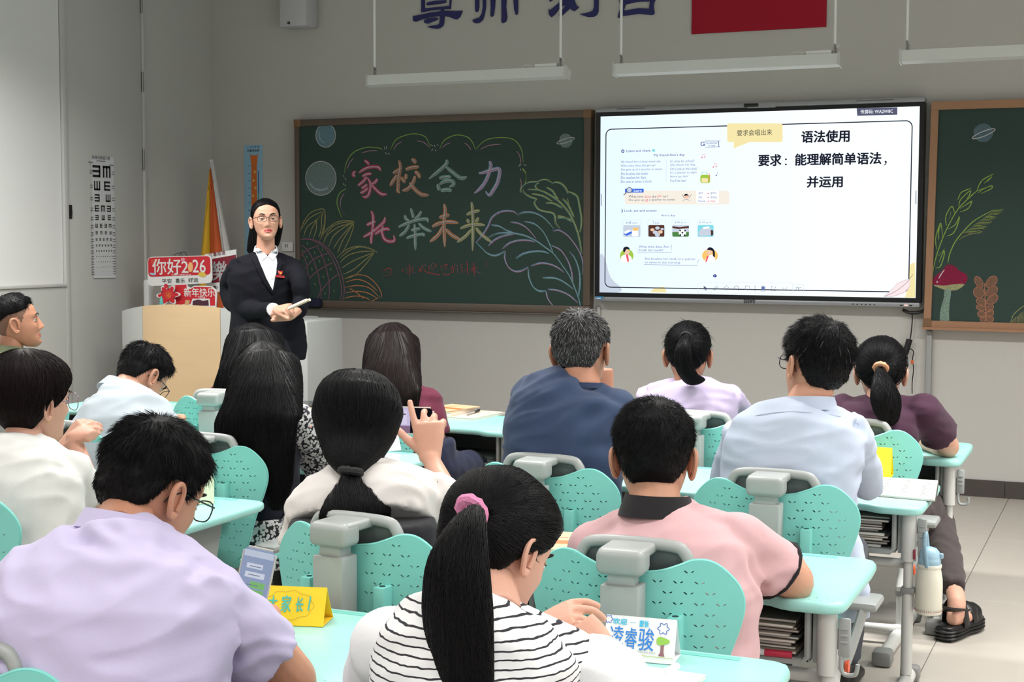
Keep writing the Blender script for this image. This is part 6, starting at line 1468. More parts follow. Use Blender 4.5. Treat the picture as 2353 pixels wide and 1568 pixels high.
# ---------- 8 woman behind (front row left)
root = person('woman with long loose black hair before the lectern, front left row', (-3.6, 5.5, 0))
h = Head(at(582, 808, 5.58), 14, -3, 0, 1.0, True); h.ears = False
sl, sr = at(512, 905, 5.56), at(645, 905, 5.56); el, er = at(505, 960, 5.7), at(655, 980, 5.7); nb = at(580, 880, 5.56)
mbr = MB(); neck(mbr, h, nb, .05, .056); arm(mbr, sr, er, Vector(er)+Vector((-.1, .2, 0)), s=.95); arm(mbr, sl, el, Vector(el)+Vector((.1, .2, 0)), s=.95); join_body(root, mbr, .011, h, [skins['b'], lipm2, eyew, iris, browm])
torso(root, [(1080, 512, 650, 5.5, .12), (990, 505, 655, 5.52, .13), (930, 505, 655, 5.54, .12), (900, 525, 635, 5.56, .10), (880, 555, 605, 5.56, .07)], sl, sr, el, er, .6, .6, fabric('wine_cotton', (96, 36, 50)), .012, nb, None, .06, .066, .003, 8, trap=.044)
mbx = MB(); hairloft(mbx, [(925, 484, 640, 5.39, .035), (885, 494, 645, 5.40, .05), (850, 508, 648, 5.44, .07), (810, 519, 646, 5.51, .085), (780, 526, 644, 5.56, .095)])
me = hair_volume(h, mbx, .009, (.014, .018)); me.materials.append(hblack); o = link('hair', me, root)
flow_strands(me, hblack, o, dirdown(h.W((0, -.03, .10))), 1200, 13, .026, .0010, .0014, 16, curl=.10)
seated_legs(root, -3.6, 5.34, fabric('dark_trousers3', (42, 42, 50)))

# ---------- 9 man in grey-blue polo, head bowed
root = person('man in pale grey-blue polo with glasses bowing his head, left of the lectern', (-3.5, 4.4, 0))
gbc = fabric('greyblue_pique', (178, 188, 196)); h = Head(at(326, 868, 4.56), -18, -44, -6, 1.0)
sl, sr = at(222, 952, 4.34), at(350, 956, 4.44); el, er = at(200, 1020, 4.5), at(385, 995, 4.68); nb = at(268, 925, 4.42)
mbr = MB(); neck(mbr, h, nb, .060, .068); arm(mbr, sr, er, Vector(er)+Vector((-.1, .2, 0.02)), s=1.0); hand(mbr, Vector(er)+Vector((-.1, .2, .02)), (-.6, .8, .1), (0, 0, 1), -1, .5, s=.95); arm(mbr, sl, el, Vector(el)+Vector((.1, .22, 0)), s=1.0); join_body(root, mbr, .008, h, [skins['a'], lipm2, eyew, iris, browm])
cr_ = [(P3((345, 905, 4.3), (318, 930, 4.28), (315, 965, 4.26)), .008, .014), (P3((270, 930, 4.24), (300, 960, 4.22)), .004, .02)]
torso(root, [(1120, 192, 385, 4.30, .13), (1040, 186, 390, 4.32, .14), (985, 186, 388, 4.34, .13), (950, 198, 372, 4.37, .11), (925, 222, 335, 4.40, .085), (905, 238, 306, 4.44, .066)], sl, sr, el, er, .62, .62, gbc, .010, nb, None, .064, .07, .003, 9, cr_, trap=.055)
collar(root, at(272, 910, 4.44), gbc, .070, .040, .014, -14, -40)
cap = hair_cap(h, hblack, root, hl_short, .012, .026, .004, 9); short_strands(h, cap, hblack, cap, 4200, .034, .012, .0008, 17, .9, .9)
h.glasses(root, mat('gunmetal', (70, 72, 76), .3, .5, .8), True)
seated_legs(root, -3.5, 4.15, fabric('dark_trousers4', (46, 48, 58)))

# ---------- 10 man in olive shirt (left edge)
root = person('man in olive shirt with short swept back hair, in profile at left edge', (-4.6, 5.3, 0))
h = Head(at(38, 742, 5.35), -46, 8, -2, 1.06)
sl, sr = at(-35, 845, 5.3), at(62, 848, 5.3); el, er = at(-50, 960, 5.3), at(90, 960, 5.5); nb = at(22, 815, 5.32)
olc = fabric('olive_cotton', (104, 110, 86))
mbr = MB(); neck(mbr, h, nb, .056, .056); arm(mbr, sr, er, Vector(er)+Vector((-.1, .2, 0)), s=1.0); arm(mbr, sl, el, Vector(el)+Vector((.1, .22, 0)), s=1.0); join_body(root, mbr, .008, h, [skins['c'], lipm2, eyew, iris, browm])
torso(root, [(1080, -60, 92, 5.28, .13), (960, -62, 94, 5.28, .14), (880, -55, 86, 5.3, .13), (848, -42, 74, 5.31, .12), (820, -25, 66, 5.32, .10), (803, -12, 52, 5.32, .078)], sl, sr, el, er, .62, .62, olc, .011, nb, None, .064, .07, .003, 10, trap=.054)
collar(root, at(20, 812, 5.32), olc, .073, .036, .012, -30, -6)
def hl_fade(phi): return np.interp(phi, [0, .4, .7, .95, 1.2, 1.5, 2.0, 2.5, 3.1416], [.070, .072, .070, .052, .046, .040, .034, .010, -.01])
cap = hair_cap(h, hblack, root, hl_fade, .010, .020, .003, 10, fade=.03); short_strands(h, cap, hblack, cap, 3400, .03, .014, .0008, 18, .35, 1.1)
cap2 = hair_cap(h, mat('shaved_fade', (120, 90, 74), .8), root, hl_short, .0012, .0012, .0, 10, name='faded_sides')
seated_legs(root, -4.65, 5.15, fabric('dark_trousers5', (46, 48, 50)))

# ---------- 11 woman in white T-shirt, short hair
root = person('woman in white T-shirt with short hair and clear glasses, hands folded at chin', (-2.8, 3.2, 0))
whc = fabric('white_cotton', (214, 214, 210)); h = Head(at(78, 922, 3.32), -16, -2, 3, 1.05, True)
sl, sr = at(-90, 1075, 3.24), at(160, 1085, 3.30); el, er = at(-60, 1190, 3.5), at(232, 1195, 3.44); hw_ = at(172, 1015, 3.50)
nb = at(52, 1015, 3.26)
mbr = MB(); neck(mbr, h, nb, .05, .058); arm(mbr, sr, er, Vector(er).lerp(hw_, .95), s=.92)
w1 = at(208, 1002, 3.50); hand(mbr, w1, Vector(at(150, 985, 3.54))-w1, (.1, -.4, .9), -1, (.7, .7, .7, .7), (.4, .5), .92); w2 = at(150, 1022, 3.52)
arm(mbr, at(70, 1110, 3.5), at(120, 1100, 3.62), w2, s=.88); hand(mbr, w2, Vector(at(205, 960, 3.56))-w2, (-.2, -.8, .3), 1, (.5, .55, .6, .6), (.3, .4), .92)
join_body(root, mbr, .005, h, [skins['b'], lipm2, eyew, iris, browm])
cr_ = [(P3((150, 1168, 3.3), (100, 1165, 3.2), (40, 1190, 3.14)), .010, .016), (P3((145, 1180, 3.3), (90, 1195, 3.2), (50, 1210, 3.14)), .007, .014), (P3((140, 1150, 3.3), (130, 1110, 3.22), (140, 1060, 3.2)), .006, .016), (P3((120, 1220, 3.25), (60, 1235, 3.14)), .006, .016)]
torso(root, [(1400, -85, 150, 3.16, .12), (1290, -95, 158, 3.18, .135), (1200, -95, 162, 3.2, .14), (1120, -95, 166, 3.22, .135), (1065, -75, 160, 3.24, .115), (1030, -15, 118, 3.26, .09), (1010, 18, 90, 3.27, .07)], sl, sr, el, er, .5, .52, whc, .008, nb, None, .062, .072, .0035, 11, cr_, trap=.052)
collar(root, at(55, 1018, 3.27), whc, .066, .022, .008, -6, -4, 130)
def hl_bob(phi): return np.interp(phi, [0, .5, .9, 1.15, 1.35, 1.5, 1.65, 1.9, 2.3, 3.1416], [.060, .056, .03, .00, -.012, .002, .006, -.045, -.085, -.098])
mbx = MB(); V = h.V.copy(); N_ = HEADS_N(True); phi = np.abs(np.arctan2(V[:, 0], V[:, 1])); z = V[:, 2]
mk = np.clip((z-hl_bob(phi))/.02, 0, 1); ext = .018+.020*np.clip(-V[:, 1]/.08, 0, 1)*np.clip((z+.06)/.06, .2, 1)+.006*np.clip(z/.1, 0, 1)
mbx.add(h.Wn(V+N_*(ext*mk-.004*(1-mk))[:, None]), h.F, 0, True); me = remesh(mbx, .006, 2, 'hair'); me.materials.append(hbrown)
# keep only the haired part
bm = bmesh.new(); bm.from_mesh(me); Ri = h.R.transposed(); kill = []
for v in bm.verts:
    q = (Ri @ (v.co-h.c))/h.sc; ph = abs(math.atan2(q.x, q.y))
    if q.z < float(hl_bob(np.array([ph]))[0])-.002: kill.append(v)
bmesh.ops.delete(bm, geom=kill, context='VERTS'); bm.to_mesh(me); bm.free(); o = link('hair', me, root)
cw = h.W((0, -.04, .115)); flow_strands(me, hbrown, o, dirdown(cw, 1.4), 4200, 9, .022, .0005, .0018, 19, curl=.25)
h.glasses(root, mat('clear_frame', (150, 128, 140), .2, .6, alpha=.75), True, .028, .024)
mb = MB(); mb.ell(h.W((.080, -.004, -.045)), (.005, .005, .005)); mb.build('earring', mat('gold', (210, 170, 90), .3, .5, 1), root)
seated_legs(root, -2.85, 2.98, fabric('dark_trousers6', (60, 62, 70)))

# ---------- 12 woman in white blouse with phone
root = person('woman in white blouse with low ponytail holding up a phone', (-1.72, 3.2, 0))
blc = fabric('white_blouse', (218, 212, 208), .7); h = Head(at(822, 968, 3.37), 2, -5, -2, 1.0, True); h.ears = False
sl, sr = at(722, 1155, 3.32), at(985, 1132, 3.34); el, er = at(688, 1290, 3.36), at(1045, 1175, 3.42); w_ = at(988, 1052, 3.60)
nb = at(832, 1072, 3.27)
mbr = MB(); neck(mbr, h, nb, .05, .058); arm(mbr, sr, er, w_, s=.9); PHC = at(948, 966, 3.70)
hd = (Vector(at(984, 975, 3.62))-w_).normalized(); lt_ = Vector((-1, .1, 0))
hand(mbr, w_, hd, Vector((.35, -1, .1)), -1, (.10, .50, .62, .72), (.80, .10), 1.12, .26, (.080, .082, .076, .060)); arm(mbr, sl, el, Vector(el)+Vector((.12, .22, .02)), s=.9)
join_body(root, mbr, .0048, h, [skins['b'], lipm2, eyew, iris, browm])
cr_ = [(P3((940, 1165, 3.2), (975, 1160, 3.2)), .007, .010), (P3((935, 1180, 3.2), (985, 1176, 3.2)), .006, .009), (P3((930, 1140, 3.18), (965, 1135, 3.2), (955, 1100, 3.2)), .004, .012), (P3((700, 1110, 3.24), (720, 1135, 3.22), (715, 1180, 3.22)), .005, .014)]
torso(root, [(1205, 672, 990, 3.25, .125), (1170, 668, 1000, 3.27, .125), (1130, 690, 992, 3.31, .115), (1095, 735, 945, 3.33, .10), (1074, 775, 905, 3.335, .08), (1060, 795, 888, 3.34, .065)], sl, sr, el, er, .72, None, blc, .0075, nb, lambda mb: mb.tube([sr, Vector(sr).lerp(er, .5), er], [.064, .062, .060], 14), .062, .070, .0035, 12, cr_, trap=.05)
collar(root, at(838, 1078, 3.29), blc, .064, .030, .012, 0, -8)
mb = MB(); ring_loft(mb, silhouette([(1420, 690, 985, 3.2, .13), (1330, 680, 996, 3.2, .140), (1215, 678, 996, 3.2, .146), (1192, 684, 988, 3.2, .136)]), (1, 0, 0), 24); hp = Vector((-1.72, 3.2, .40))
for s_ in (-1, 1): mb.tube(catmull([hp+Vector((.09*s_, 0, .04)), (-1.72+.12*s_, 3.62, .44), (-1.72+.12*s_, 3.6, .1)], 4), .066, 12)
me = remesh(mb, .012, 3, 'trousers'); me.materials.append(fabric('black_trousers', (26, 26, 32))); link('trousers', me, root); shoes(root, [(-1.84, 3.6, .09), (-1.60, 3.6, .09)], black_shoe)
V = h.V.copy(); mbx = MB(); hairloft(mbx, [(1086, 792, 820, 3.165, .018), (1066, 772, 842, 3.19, .04), (1040, 752, 872, 3.24, .07), (995, 738, 900, 3.28, .095), (950, 730, 915, 3.31, .11), (905, 742, 905, 3.34, .11)])
me = hair_volume(h, mbx, .0065, (.018, .022)); me.materials.append(hblack); o = link('hair', me, root)
tp = at(806, 1084, 3.165)
cwn = h.W((0, .0, .125))
def fdir(p, tp=Vector(tp), cwn=cwn):
    t = min(1, max(0, (cwn.z-p.z)/.12)); a = Vector((p.x-cwn.x, p.y-cwn.y-.02, -.05)).normalized(); return a*(1-t)+(tp-p).normalized()*t+Vector((0, 0, -.45*(1-t)))
flow_strands(me, hblack, o, fdir, 5200, 13, .020, .0005, .0012, 20, curl=.08)
tie(root, tp, (0, -.3, -1), .023, mat('black_elastic', (16, 16, 18), .7), .011)
tail(root, P3((806, 1078, 3.165), (807, 1110, 3.145), (811, 1142, 3.13), (815, 1172, 3.12), (818, 1200, 3.12)), [.018, .036, .070, .096, .098], hblack, 2600, 9, .018, (1, .26), 21, .006, r=.0005, curl=.14)

# ---------- 13 man in lavender polo (foreground left)
root = person('man in pale lilac shirt and glasses looking down at phone, large in foreground', (-1.7, 2.0, 0))
lil = fabric('lilac_pique', (192, 184, 214)); h = Head(at(350, 1128, 2.18), -14, -26, 2, 1.0)
sl, sr = at(62, 1360, 2.02), at(492, 1392, 2.12); el, er = at(-20, 1560, 2.1), at(682, 1572, 2.30); nb = at(278, 1232, 2.08); w_ = at(616, 1448, 2.50)
mbr = MB(); neck(mbr, h, nb, .058, .058); arm(mbr, sr, er, w_, s=1.05)
hand(mbr, w_, Vector(at(598, 1375, 2.58))-w_, (.75, -.5, .35), 1, (.9, .95, 1.0, 1.0), (.35, .3), 1.0); arm(mbr, sl, el, Vector(el)+Vector((.15, .25, .1)), s=1.05)
join_body(root, mbr, .0045, h, [skins['c'], lipm2, eyew, iris, browm])
cr_ = [(P3((170, 1200, 2.1), (185, 1240, 1.98), (290, 1270, 1.95)), .008, .016), (P3((395, 1240, 2.1), (380, 1275, 1.98), (270, 1330, 1.93)), .007, .018), (P3((215, 1215, 2.05), (300, 1235, 1.98), (390, 1225, 2.0)), .004, .012), (P3((640, 1465, 2.3), (560, 1440, 2.15), (440, 1450, 2.03)), .008, .016), (P3((600, 1500, 2.3), (520, 1500, 2.1), (435, 1490, 2.03)), .009, .016), (P3((445, 1568, 2.1), (430, 1500, 2.03), (460, 1440, 2.05)), .010, .016), (P3((20, 1400, 1.95), (120, 1440, 1.9), (260, 1430, 1.88)), .004, .022), (P3((470, 1280, 2.1), (440, 1330, 2.0), (430, 1400, 1.98)), .004, .012), (P3((100, 1500, 1.9), (230, 1520, 1.88), (360, 1480, 1.9)), .004, .022)]
torso(root, [(1900, 60, 470, 1.98, .13), (1720, 25, 480, 1.98, .15), (1570, 5, 475, 1.98, .155), (1450, 0, 490, 2.0, .15), (1370, 20, 500, 2.04, .135), (1300, 75, 460, 2.07, .115), (1255, 150, 405, 2.08, .095), (1225, 195, 360, 2.09, .078)], sl, sr, el, er, .60, .60, lil, .0065, nb, None, .066, .070, .0035, 13, cr_, trap=.066)
collar(root, at(290, 1229, 2.10), lil, .077, .030, .010, -8, -20, 160, 'collar')
cap = hair_cap(h, hblack, root, hl_short, .013, .024, .005, 13, back=.002); short_strands(h, cap, hblack, cap, 15000, .034, .014, .00045, 22, .7, 1.1)
h.glasses(root, mat('black_acetate', (14, 14, 16), .25), True, .027, .020)
seated_legs(root, -1.66, 1.80, fabric('dark_trousers7', (60, 62, 74)))

# ---------- 14 woman in striped top (foreground centre)
root = person('woman in black and white striped top, long ponytail with pink scrunchie', (-.95, 1.98, 0))
strp = bpy.data.materials.new('striped_jersey'); strp.use_nodes = True; nt = strp.node_tree; b = nt.nodes['Principled BSDF']; b.inputs['Roughness'].default_value = .85
tcn = nt.nodes.new('ShaderNodeTexCoord'); wv = nt.nodes.new('ShaderNodeTexWave'); wv.bands_direction = 'Z'; wv.inputs['Scale'].default_value = 25; wv.inputs['Distortion'].default_value = 1.1; wv.inputs['Detail Scale'].default_value = 2.2; wv.inputs['Detail'].default_value = 1
cr2 = nt.nodes.new('ShaderNodeValToRGB'); cr2.color_ramp.elements[0].position = .07; cr2.color_ramp.elements[1].position = .13; cr2.color_ramp.elements[0].color = (.02, .018, .025, 1); cr2.color_ramp.elements[1].color = (.80, .80, .80, 1)
nt.links.new(tcn.outputs['Object'], wv.inputs[0]); nt.links.new(wv.outputs[0], cr2.inputs[0]); nt.links.new(cr2.outputs[0], b.inputs['Base Color'])
whs = fabric('white_jersey', (232, 232, 234)); h = Head(at(1150, 1262, 2.20), -24, -30, -4, .94, True)
sl, sr = at(900, 1490, 2.06), at(1360, 1560, 2.14); el, er = at(850, 1680, 2.2), at(1440, 1600, 2.3); nb = at(1120, 1425, 2.08)
mbr = MB(); neck(mbr, h, nb, .052, .060)
w1 = at(1222, 1452, 2.50); w2 = at(1400, 1512, 2.44)
arm(mbr, sr, er, w2, s=.92); arm(mbr, sl, Vector((-1.0, 2.42, .70)), w1, s=.88)
hand(mbr, w1, Vector(at(1320, 1408, 2.52))-w1, (-.1, -.45, .85), -1, (.35, .45, .6, .8), (.30, .15), 1.0, .2); hand(mbr, w2, Vector(at(1322, 1436, 2.46))-w2, (.35, -.75, .55), -1, (.55, .65, .75, .85), (.55, .5), .95)
join_body(root, mbr, .0034, h, [skins['b'], lipm2, eyew, iris, browm])
torso(root, [(1820, 905, 1300, 2.0, .12), (1700, 890, 1300, 2.0, .14), (1600, 880, 1305, 2.01, .145), (1520, 885, 1310, 2.03, .135), (1460, 920, 1290, 2.06, .115), (1430, 1010, 1225, 2.08, .09), (1410, 1070, 1175, 2.09, .07)], sl, sr, el, er, None, None, strp, .007, nb, None, f_amp=.0035, seed=14, creases=[(P3((1330, 1470, 2.1), (1250, 1500, 2.0), (1180, 1490, 1.97)), .004, .02)], trap=.055)
for (s0, e0, ext) in ((sl, el, (.05, .1, 0)), (sr, er, None)):
    mb = MB(); s0 = Vector(s0); e0 = Vector(e0); last = (e0.lerp(w2, .78) if ext is None else e0+Vector(ext)); mb.tube(catmull([s0+Vector((0, 0, .0)), s0.lerp(e0, .5), e0, last], 4), [interp(i/4, range(4), [.064, .060, .054, .046]) for i in range(13)], 16); mb.ell(s0, (.066, .066, .066)); me = remesh(mb, .007, 4, 'sleeve'); folds(me, .004, (10, 10, 10), 6, (), .002); me.materials.append(whs); link('sleeve', me, root)
collar(root, at(1122, 1428, 2.09), whs, .066, .010, .003, 0, -14, 175, 'neck_rib', fold=False)
cap = hair_cap(h, hblack, root, hl_low, .018, .026, .003, 14, back=.014)
tp = at(1084, 1174, 2.05); flow_strands(cap.data, hblack, cap, dirto(tp), 6500, 10, .019, .0005, .0014, 24, curl=.16)
tie(root, tp, (-.15, -.85, -.35), .0205, mat('pink_scrunchie', (224, 138, 180), .8, noise=(160, .12), bump=(260, .4)), .0095)
tail(root, P3((1082, 1182, 2.03), (1060, 1235, 1.95), (1050, 1310, 1.925), (1050, 1400, 1.915), (1055, 1480, 1.91), (1062, 1560, 1.91), (1070, 1660, 1.915)), [.022, .050, .066, .072, .068, .062, .045], hblack, 3600, 20, .022, (1, .5), 25, .006, r=.0005, curl=.22)
flow_strands(cap.data, hblack, cap, lambda p: Vector((.05, .05, -1)), 60, 11, .02, .0006, .004, 26, lambda p: ((h.R.transposed() @ (Vector(p)-h.c)).y > .0) and p[2] < h.c.z+.03, curl=.3, name='loose_strands')
seated_legs(root, -.93, 1.78, fabric('dark_trousers8', (60, 60, 66)))

# ---------- 15 the teacher
root = person('teacher in black blazer and white shirt standing by lectern, holding a cream stick', (-4.1, 6.35, 0), 'teacher at the front')
YT2 = 6.35
blz = mat('navy_blazer', (15, 16, 24), .85, .2, noise=(300, .12), bump=(500, .08)); shw = fabric('white_shirt', (226, 228, 232), .6)
h = Head(at(611, 507, YT2), 219, 6, 2, .89, True)
# body frame: lateral (her left is image right)
latv = Vector((.985, .17, 0)); fwd = Vector((latv.y, -latv.x, 0))
sl, sr = at(672, 612, YT2+.09), at(549, 612, YT2-.09); nb = at(610, 588, YT2+.02)
er = at(533, 692, YT2-.02); w_ = at(636, 712, YT2-.20); el = at(692, 690, YT2); wl_ = at(668, 726, YT2-.14)
mbr = MB(); neck(mbr, h, nb, .046, .052); None; c_ = Vector(nb)+Vector((0, .02, -.06)); mbr.tube([c_, sr, at(528, 650, YT2), er, at(575, 712, YT2-.12), at(627, 712, YT2-.19)], .024, 8); mbr.tube([c_, sl, at(690, 650, YT2), el, at(684, 714, YT2-.08), wl_], .023, 8); hand(mbr, w_, Vector(at(690, 704, YT2-.24))-w_, (-.1, -.55, .8), 1, (.75, .85, .95, 1.05), (.35, .5), .92)
None; hand(mbr, wl_, Vector(at(640, 716, YT2-.2))-wl_, (.1, -.8, .5), -1, (.9, .9, .9, .9), (.3, .4), .9)
join_body(root, mbr, .004, h, [skins['e'], lipm, eyew, iris, browm])
rows = [(830, 548, 690, YT2+.02, .105), (800, 541, 694, YT2+.02, .115), (760, 541, 690, YT2+.02, .115), (715, 545, 682, YT2+.02, .105), (670, 541, 684, YT2+.01, .108), (630, 538, 684, YT2+.01, .105), (608, 552, 668, YT2+.01, .085), (594, 580, 640, YT2+.02, .055)]
def ex_(mb):
    mb.tube(catmull([sr, at(528, 650, YT2), er, at(575, 712, YT2-.12), at(627, 712, YT2-.19)], 4), [interp(i/4, range(5), [.050, .048, .047, .042, .037]) for i in range(17)], 14)
    mb.tube(catmull([sl, at(690, 650, YT2), el, at(686, 716, YT2-.08)], 4), [interp(i/4, range(4), [.048, .047, .045, .040]) for i in range(13)], 14)
jk = torso(root, rows, sr, sl, er, el, None, None, blz, .0085, nb, ex_, f_amp=.0028, seed=15, name='blazer', trap=.042, creases=[(P3((530, 700, YT2-.07), (560, 690, YT2-.1)), .006, .014), (P3((520, 660, YT2-.05), (545, 650, YT2-.1)), .005, .014)])
bvj = BVHTree.FromPolygons([tuple(v.co) for v in jk.data.vertices], [tuple(f.vertices) for f in jk.data.polygons])
def patch(poly, m, name, off=.004, thick=.003, sub=7):
    """cloth patch laid on the blazer front: traced outline, dropped on the surface"""
    pts = [Vector(p) for p in poly]; xs_ = [p[0] for p in pts]; ys_ = [p[1] for p in pts]; st = max(2.0, (max(ys_)-min(ys_))/sub/2.2); allp = list(pts); gx = min(xs_)
    while gx < max(xs_):
        gy = min(ys_)
        while gy < max(ys_):
            if inside([tuple(p) for p in poly], gx, gy): allp.append(Vector((gx, gy)))
            gy += st
        gx += st
    vo, eo, fo, *_ = delaunay_2d_cdt(allp, [], [list(range(len(pts)))], 0, 1e-6)
    W_ = []; dl = None
    hits = [bvj.ray_cast(CO, ray(v[0], v[1])) for v in vo]; ds = [q[3] for q in hits if q[0] is not None]; md = sum(ds)/max(1, len(ds))
    for v, q in zip(vo, hits):
        d_ = ray(v[0], v[1]); dist = q[3] if q[0] is not None else md; W_.append(CO+d_*(dist-off))
    F = [tuple(f) for f in fo if inside([tuple(p) for p in poly], sum(vo[i][0] for i in f)/3, sum(vo[i][1] for i in f)/3)]
    bm = bmesh.new(); vs = [bm.verts.new(v) for v in W_]
    for f in F: bm.faces.new([vs[i] for i in f])
    bmesh.ops.recalc_face_normals(bm, faces=bm.faces[:]); bm.normal_update()
    if sum(f.normal.dot(fw) for f in bm.faces) > 0: bmesh.ops.reverse_faces(bm, faces=bm.faces[:])
    bmesh.ops.solidify(bm, geom=bm.faces[:], thickness=thick)
    for f in bm.faces: f.smooth = True
    me = bpy.data.meshes.new(name); bm.to_mesh(me); bm.free(); me.materials.append(m); me.set_sharp_from_angle(angle=math.radians(50)); return link(name, me, root)
patch([(588, 582), (600, 586), (616, 590), (628, 586), (634, 582), (638, 604), (634, 640), (629, 671), (618, 655), (604, 620), (592, 595)], shw, 'shirt', .006)
patch([(587, 582), (576, 592), (590, 618), (606, 650), (628, 678), (627, 668), (612, 640), (600, 612), (592, 590)], blz, 'lapel', .010, .004)
patch([(634, 582), (645, 590), (648, 606), (640, 632), (630, 676), (627, 668), (632, 640), (637, 604)], blz, 'lapel', .010, .004)
collar(root, at(611, 583, YT2+.02), shw, .052, .034, .008, 213, -14, 152, 'shirt_collar')
patch([(586, 570), (590, 584), (602, 599), (614, 588), (604, 578), (594, 570)], shw, 'collar_point', .018, .003)
patch([(636, 570), (637, 584), (627, 598), (616, 588), (624, 578)], shw, 'collar_point', .018, .003)
for (x_, y_) in ((616, 590), (621, 615), (625, 640)):
    q = CO+ray(x_, y_)*((at(x_, y_, YT2-.13)-CO).length); mb = MB(); mb.ell(q, (.004, .004, .004)); mb.build('button', shw, root)
rb_ = patch([(633, 632), (654, 634), (654, 639), (633, 637)], mat('red_badge', (176, 32, 36), .4), 'name_badge', .012, .002)
patch([(639, 622), (645, 624), (649, 622), (649, 629), (644, 633), (640, 630)], mat('badge_red', (206, 44, 34), .35), 'emblem_badge', .013, .002)
patch([(642, 626), (648, 627), (645, 631)], mat('badge_gold', (230, 180, 60), .35), 'emblem_flame', .017, .001)
mb = MB(); mb.tube([at(625, 712, YT2-.19), at(629, 712, YT2-.20)], .034, 14, flat=(1, 1)); mb.build('cuff', shw, root)
# lower body
mb = MB(); hp = Vector((nb.x, YT2+.03, .82)); ring_loft(mb, [(hp+Vector((0, 0, -.06)), .15, .11), (hp+Vector((0, 0, .06)), .16, .115), (hp+Vector((0, 0, .14)), .14, .1)], (1, 0, 0), 20)
ft = [Vector((hp.x-.09, YT2+.03, .09)), Vector((hp.x+.09, YT2+.03, .09))]
for f_ in ft: mb.tube(catmull([(f_.x, YT2+.03, .80), (f_.x, YT2+.0, .46), f_], 4), [.085]*3+[.066]*4+[.05]*2, 14)
me = remesh(mb, .012, 3, 'trousers'); me.materials.append(fabric('black_suit_trousers', (22, 24, 32))); link('trousers', me, root); shoes(root, ft, black_shoe, 190)
# hair, parted, tucked behind the ears
def hl_t(phi): return np.interp(phi, [0, .25, .6, .9, 1.15, 1.4, 1.6, 2.0, 2.4, 3.1416], [.086, .082, .070, .052, .030, .016, .016, -.02, -.06, -.07])
cap = hair_cap(h, hblack, root, hl_t, .007, .012, .001, 15, fade=.012, back=.004); cwn = h.W((.0, .06, .10))
flow_strands(cap.data, hblack, cap, lambda p: Vector((p.x-h.c.x, .08, -.04 if p.z > h.c.z+.05 else -.12)), 1500, 9, .017, .0008, .001, 27, curl=.04)
mbx = MB(); hairloft(mbx, [(592, 560, 610, YT2+.09, .015), (575, 566, 628, YT2+.10, .03), (545, 573, 643, YT2+.10, .04), (515, 577, 648, YT2+.09, .045), (492, 582, 642, YT2+.07, .045)])
me = remesh(mbx, .008, 3, 'back_hair'); me.materials.append(hblack); o = link('back_hair', me, root); flow_strands(me, hblack, o, lambda p: Vector((0, 0, -1)), 500, 9, .02, .0009, .001, 28, curl=.08)
g = h.glasses(root, mat('dark_red_frame', (52, 30, 34), .25), True, .026, .0165)
t = thing('pointer_stick', 'short cream rolled stick held in the teacher\'s hands', 'stick', tuple(at(695, 696, YT2-.25)))
mb = MB(); mb.tube([at(664, 709, YT2-.24), at(704, 691, YT2-.27)], .0115, 12, flat=(1, .7)); mb.tube([at(698, 694, YT2-.266), at(712, 689, YT2-.275)], .007, 10); mb.build('stick', mat('cream_paper', (226, 206, 186), .6), t)
# ================================================================ SMALL THINGS
def plane_text(mb, s, o, ux, vy, w, h_, m=0, off=.0006, bold=0):
    """ink box of s placed with lower left at o, along unit ux (width w) and vy (height h)"""
    V, F = glyphs(s); lo = V.min(0); hi = V.max(0); o = Vector(o); ux = Vector(ux).normalized(); vy = Vector(vy).normalized(); n = ux.cross(vy)
    for (a, b) in (((0, 0),) if not bold else ((0, 0), (bold, 0), (-bold, 0), (0, bold), (0, -bold))):
        off += .00003
        mb.add([tuple(o+ux*((v[0]-lo[0])/(hi[0]-lo[0])*w+a)+vy*((v[1]-lo[1])/(hi[1]-lo[1])*h_+b)+n*off) for v in V], F, m)
def plane_poly(mb, P, o, ux, vy, m=0, off=.0006):
    o = Vector(o); ux = Vector(ux).normalized(); vy = Vector(vy).normalized(); n = ux.cross(vy); mb.add([tuple(o+ux*a+vy*b+n*off) for a, b in P], [tuple(range(len(P)))], m)
def plane_line(mb, P, o, ux, vy, w, m=0, off=.0008):
    C = catmull([Vector((a, b, 0)) for a, b in P], 4) if len(P) > 2 else [Vector((a, b, 0)) for a, b in P]
    for i in range(len(C)-1):
        t = (C[i+1]-C[i]); 
        if t.length < 1e-6: continue
        nn = Vector((-t.y, t.x, 0)).normalized()*w/2; plane_poly(mb, [tuple((C[i]-nn)[:2]), tuple((C[i+1]-nn)[:2]), tuple((C[i+1]+nn)[:2]), tuple((C[i]+nn)[:2])], o, ux, vy, m, off+.00001*(i % 5))
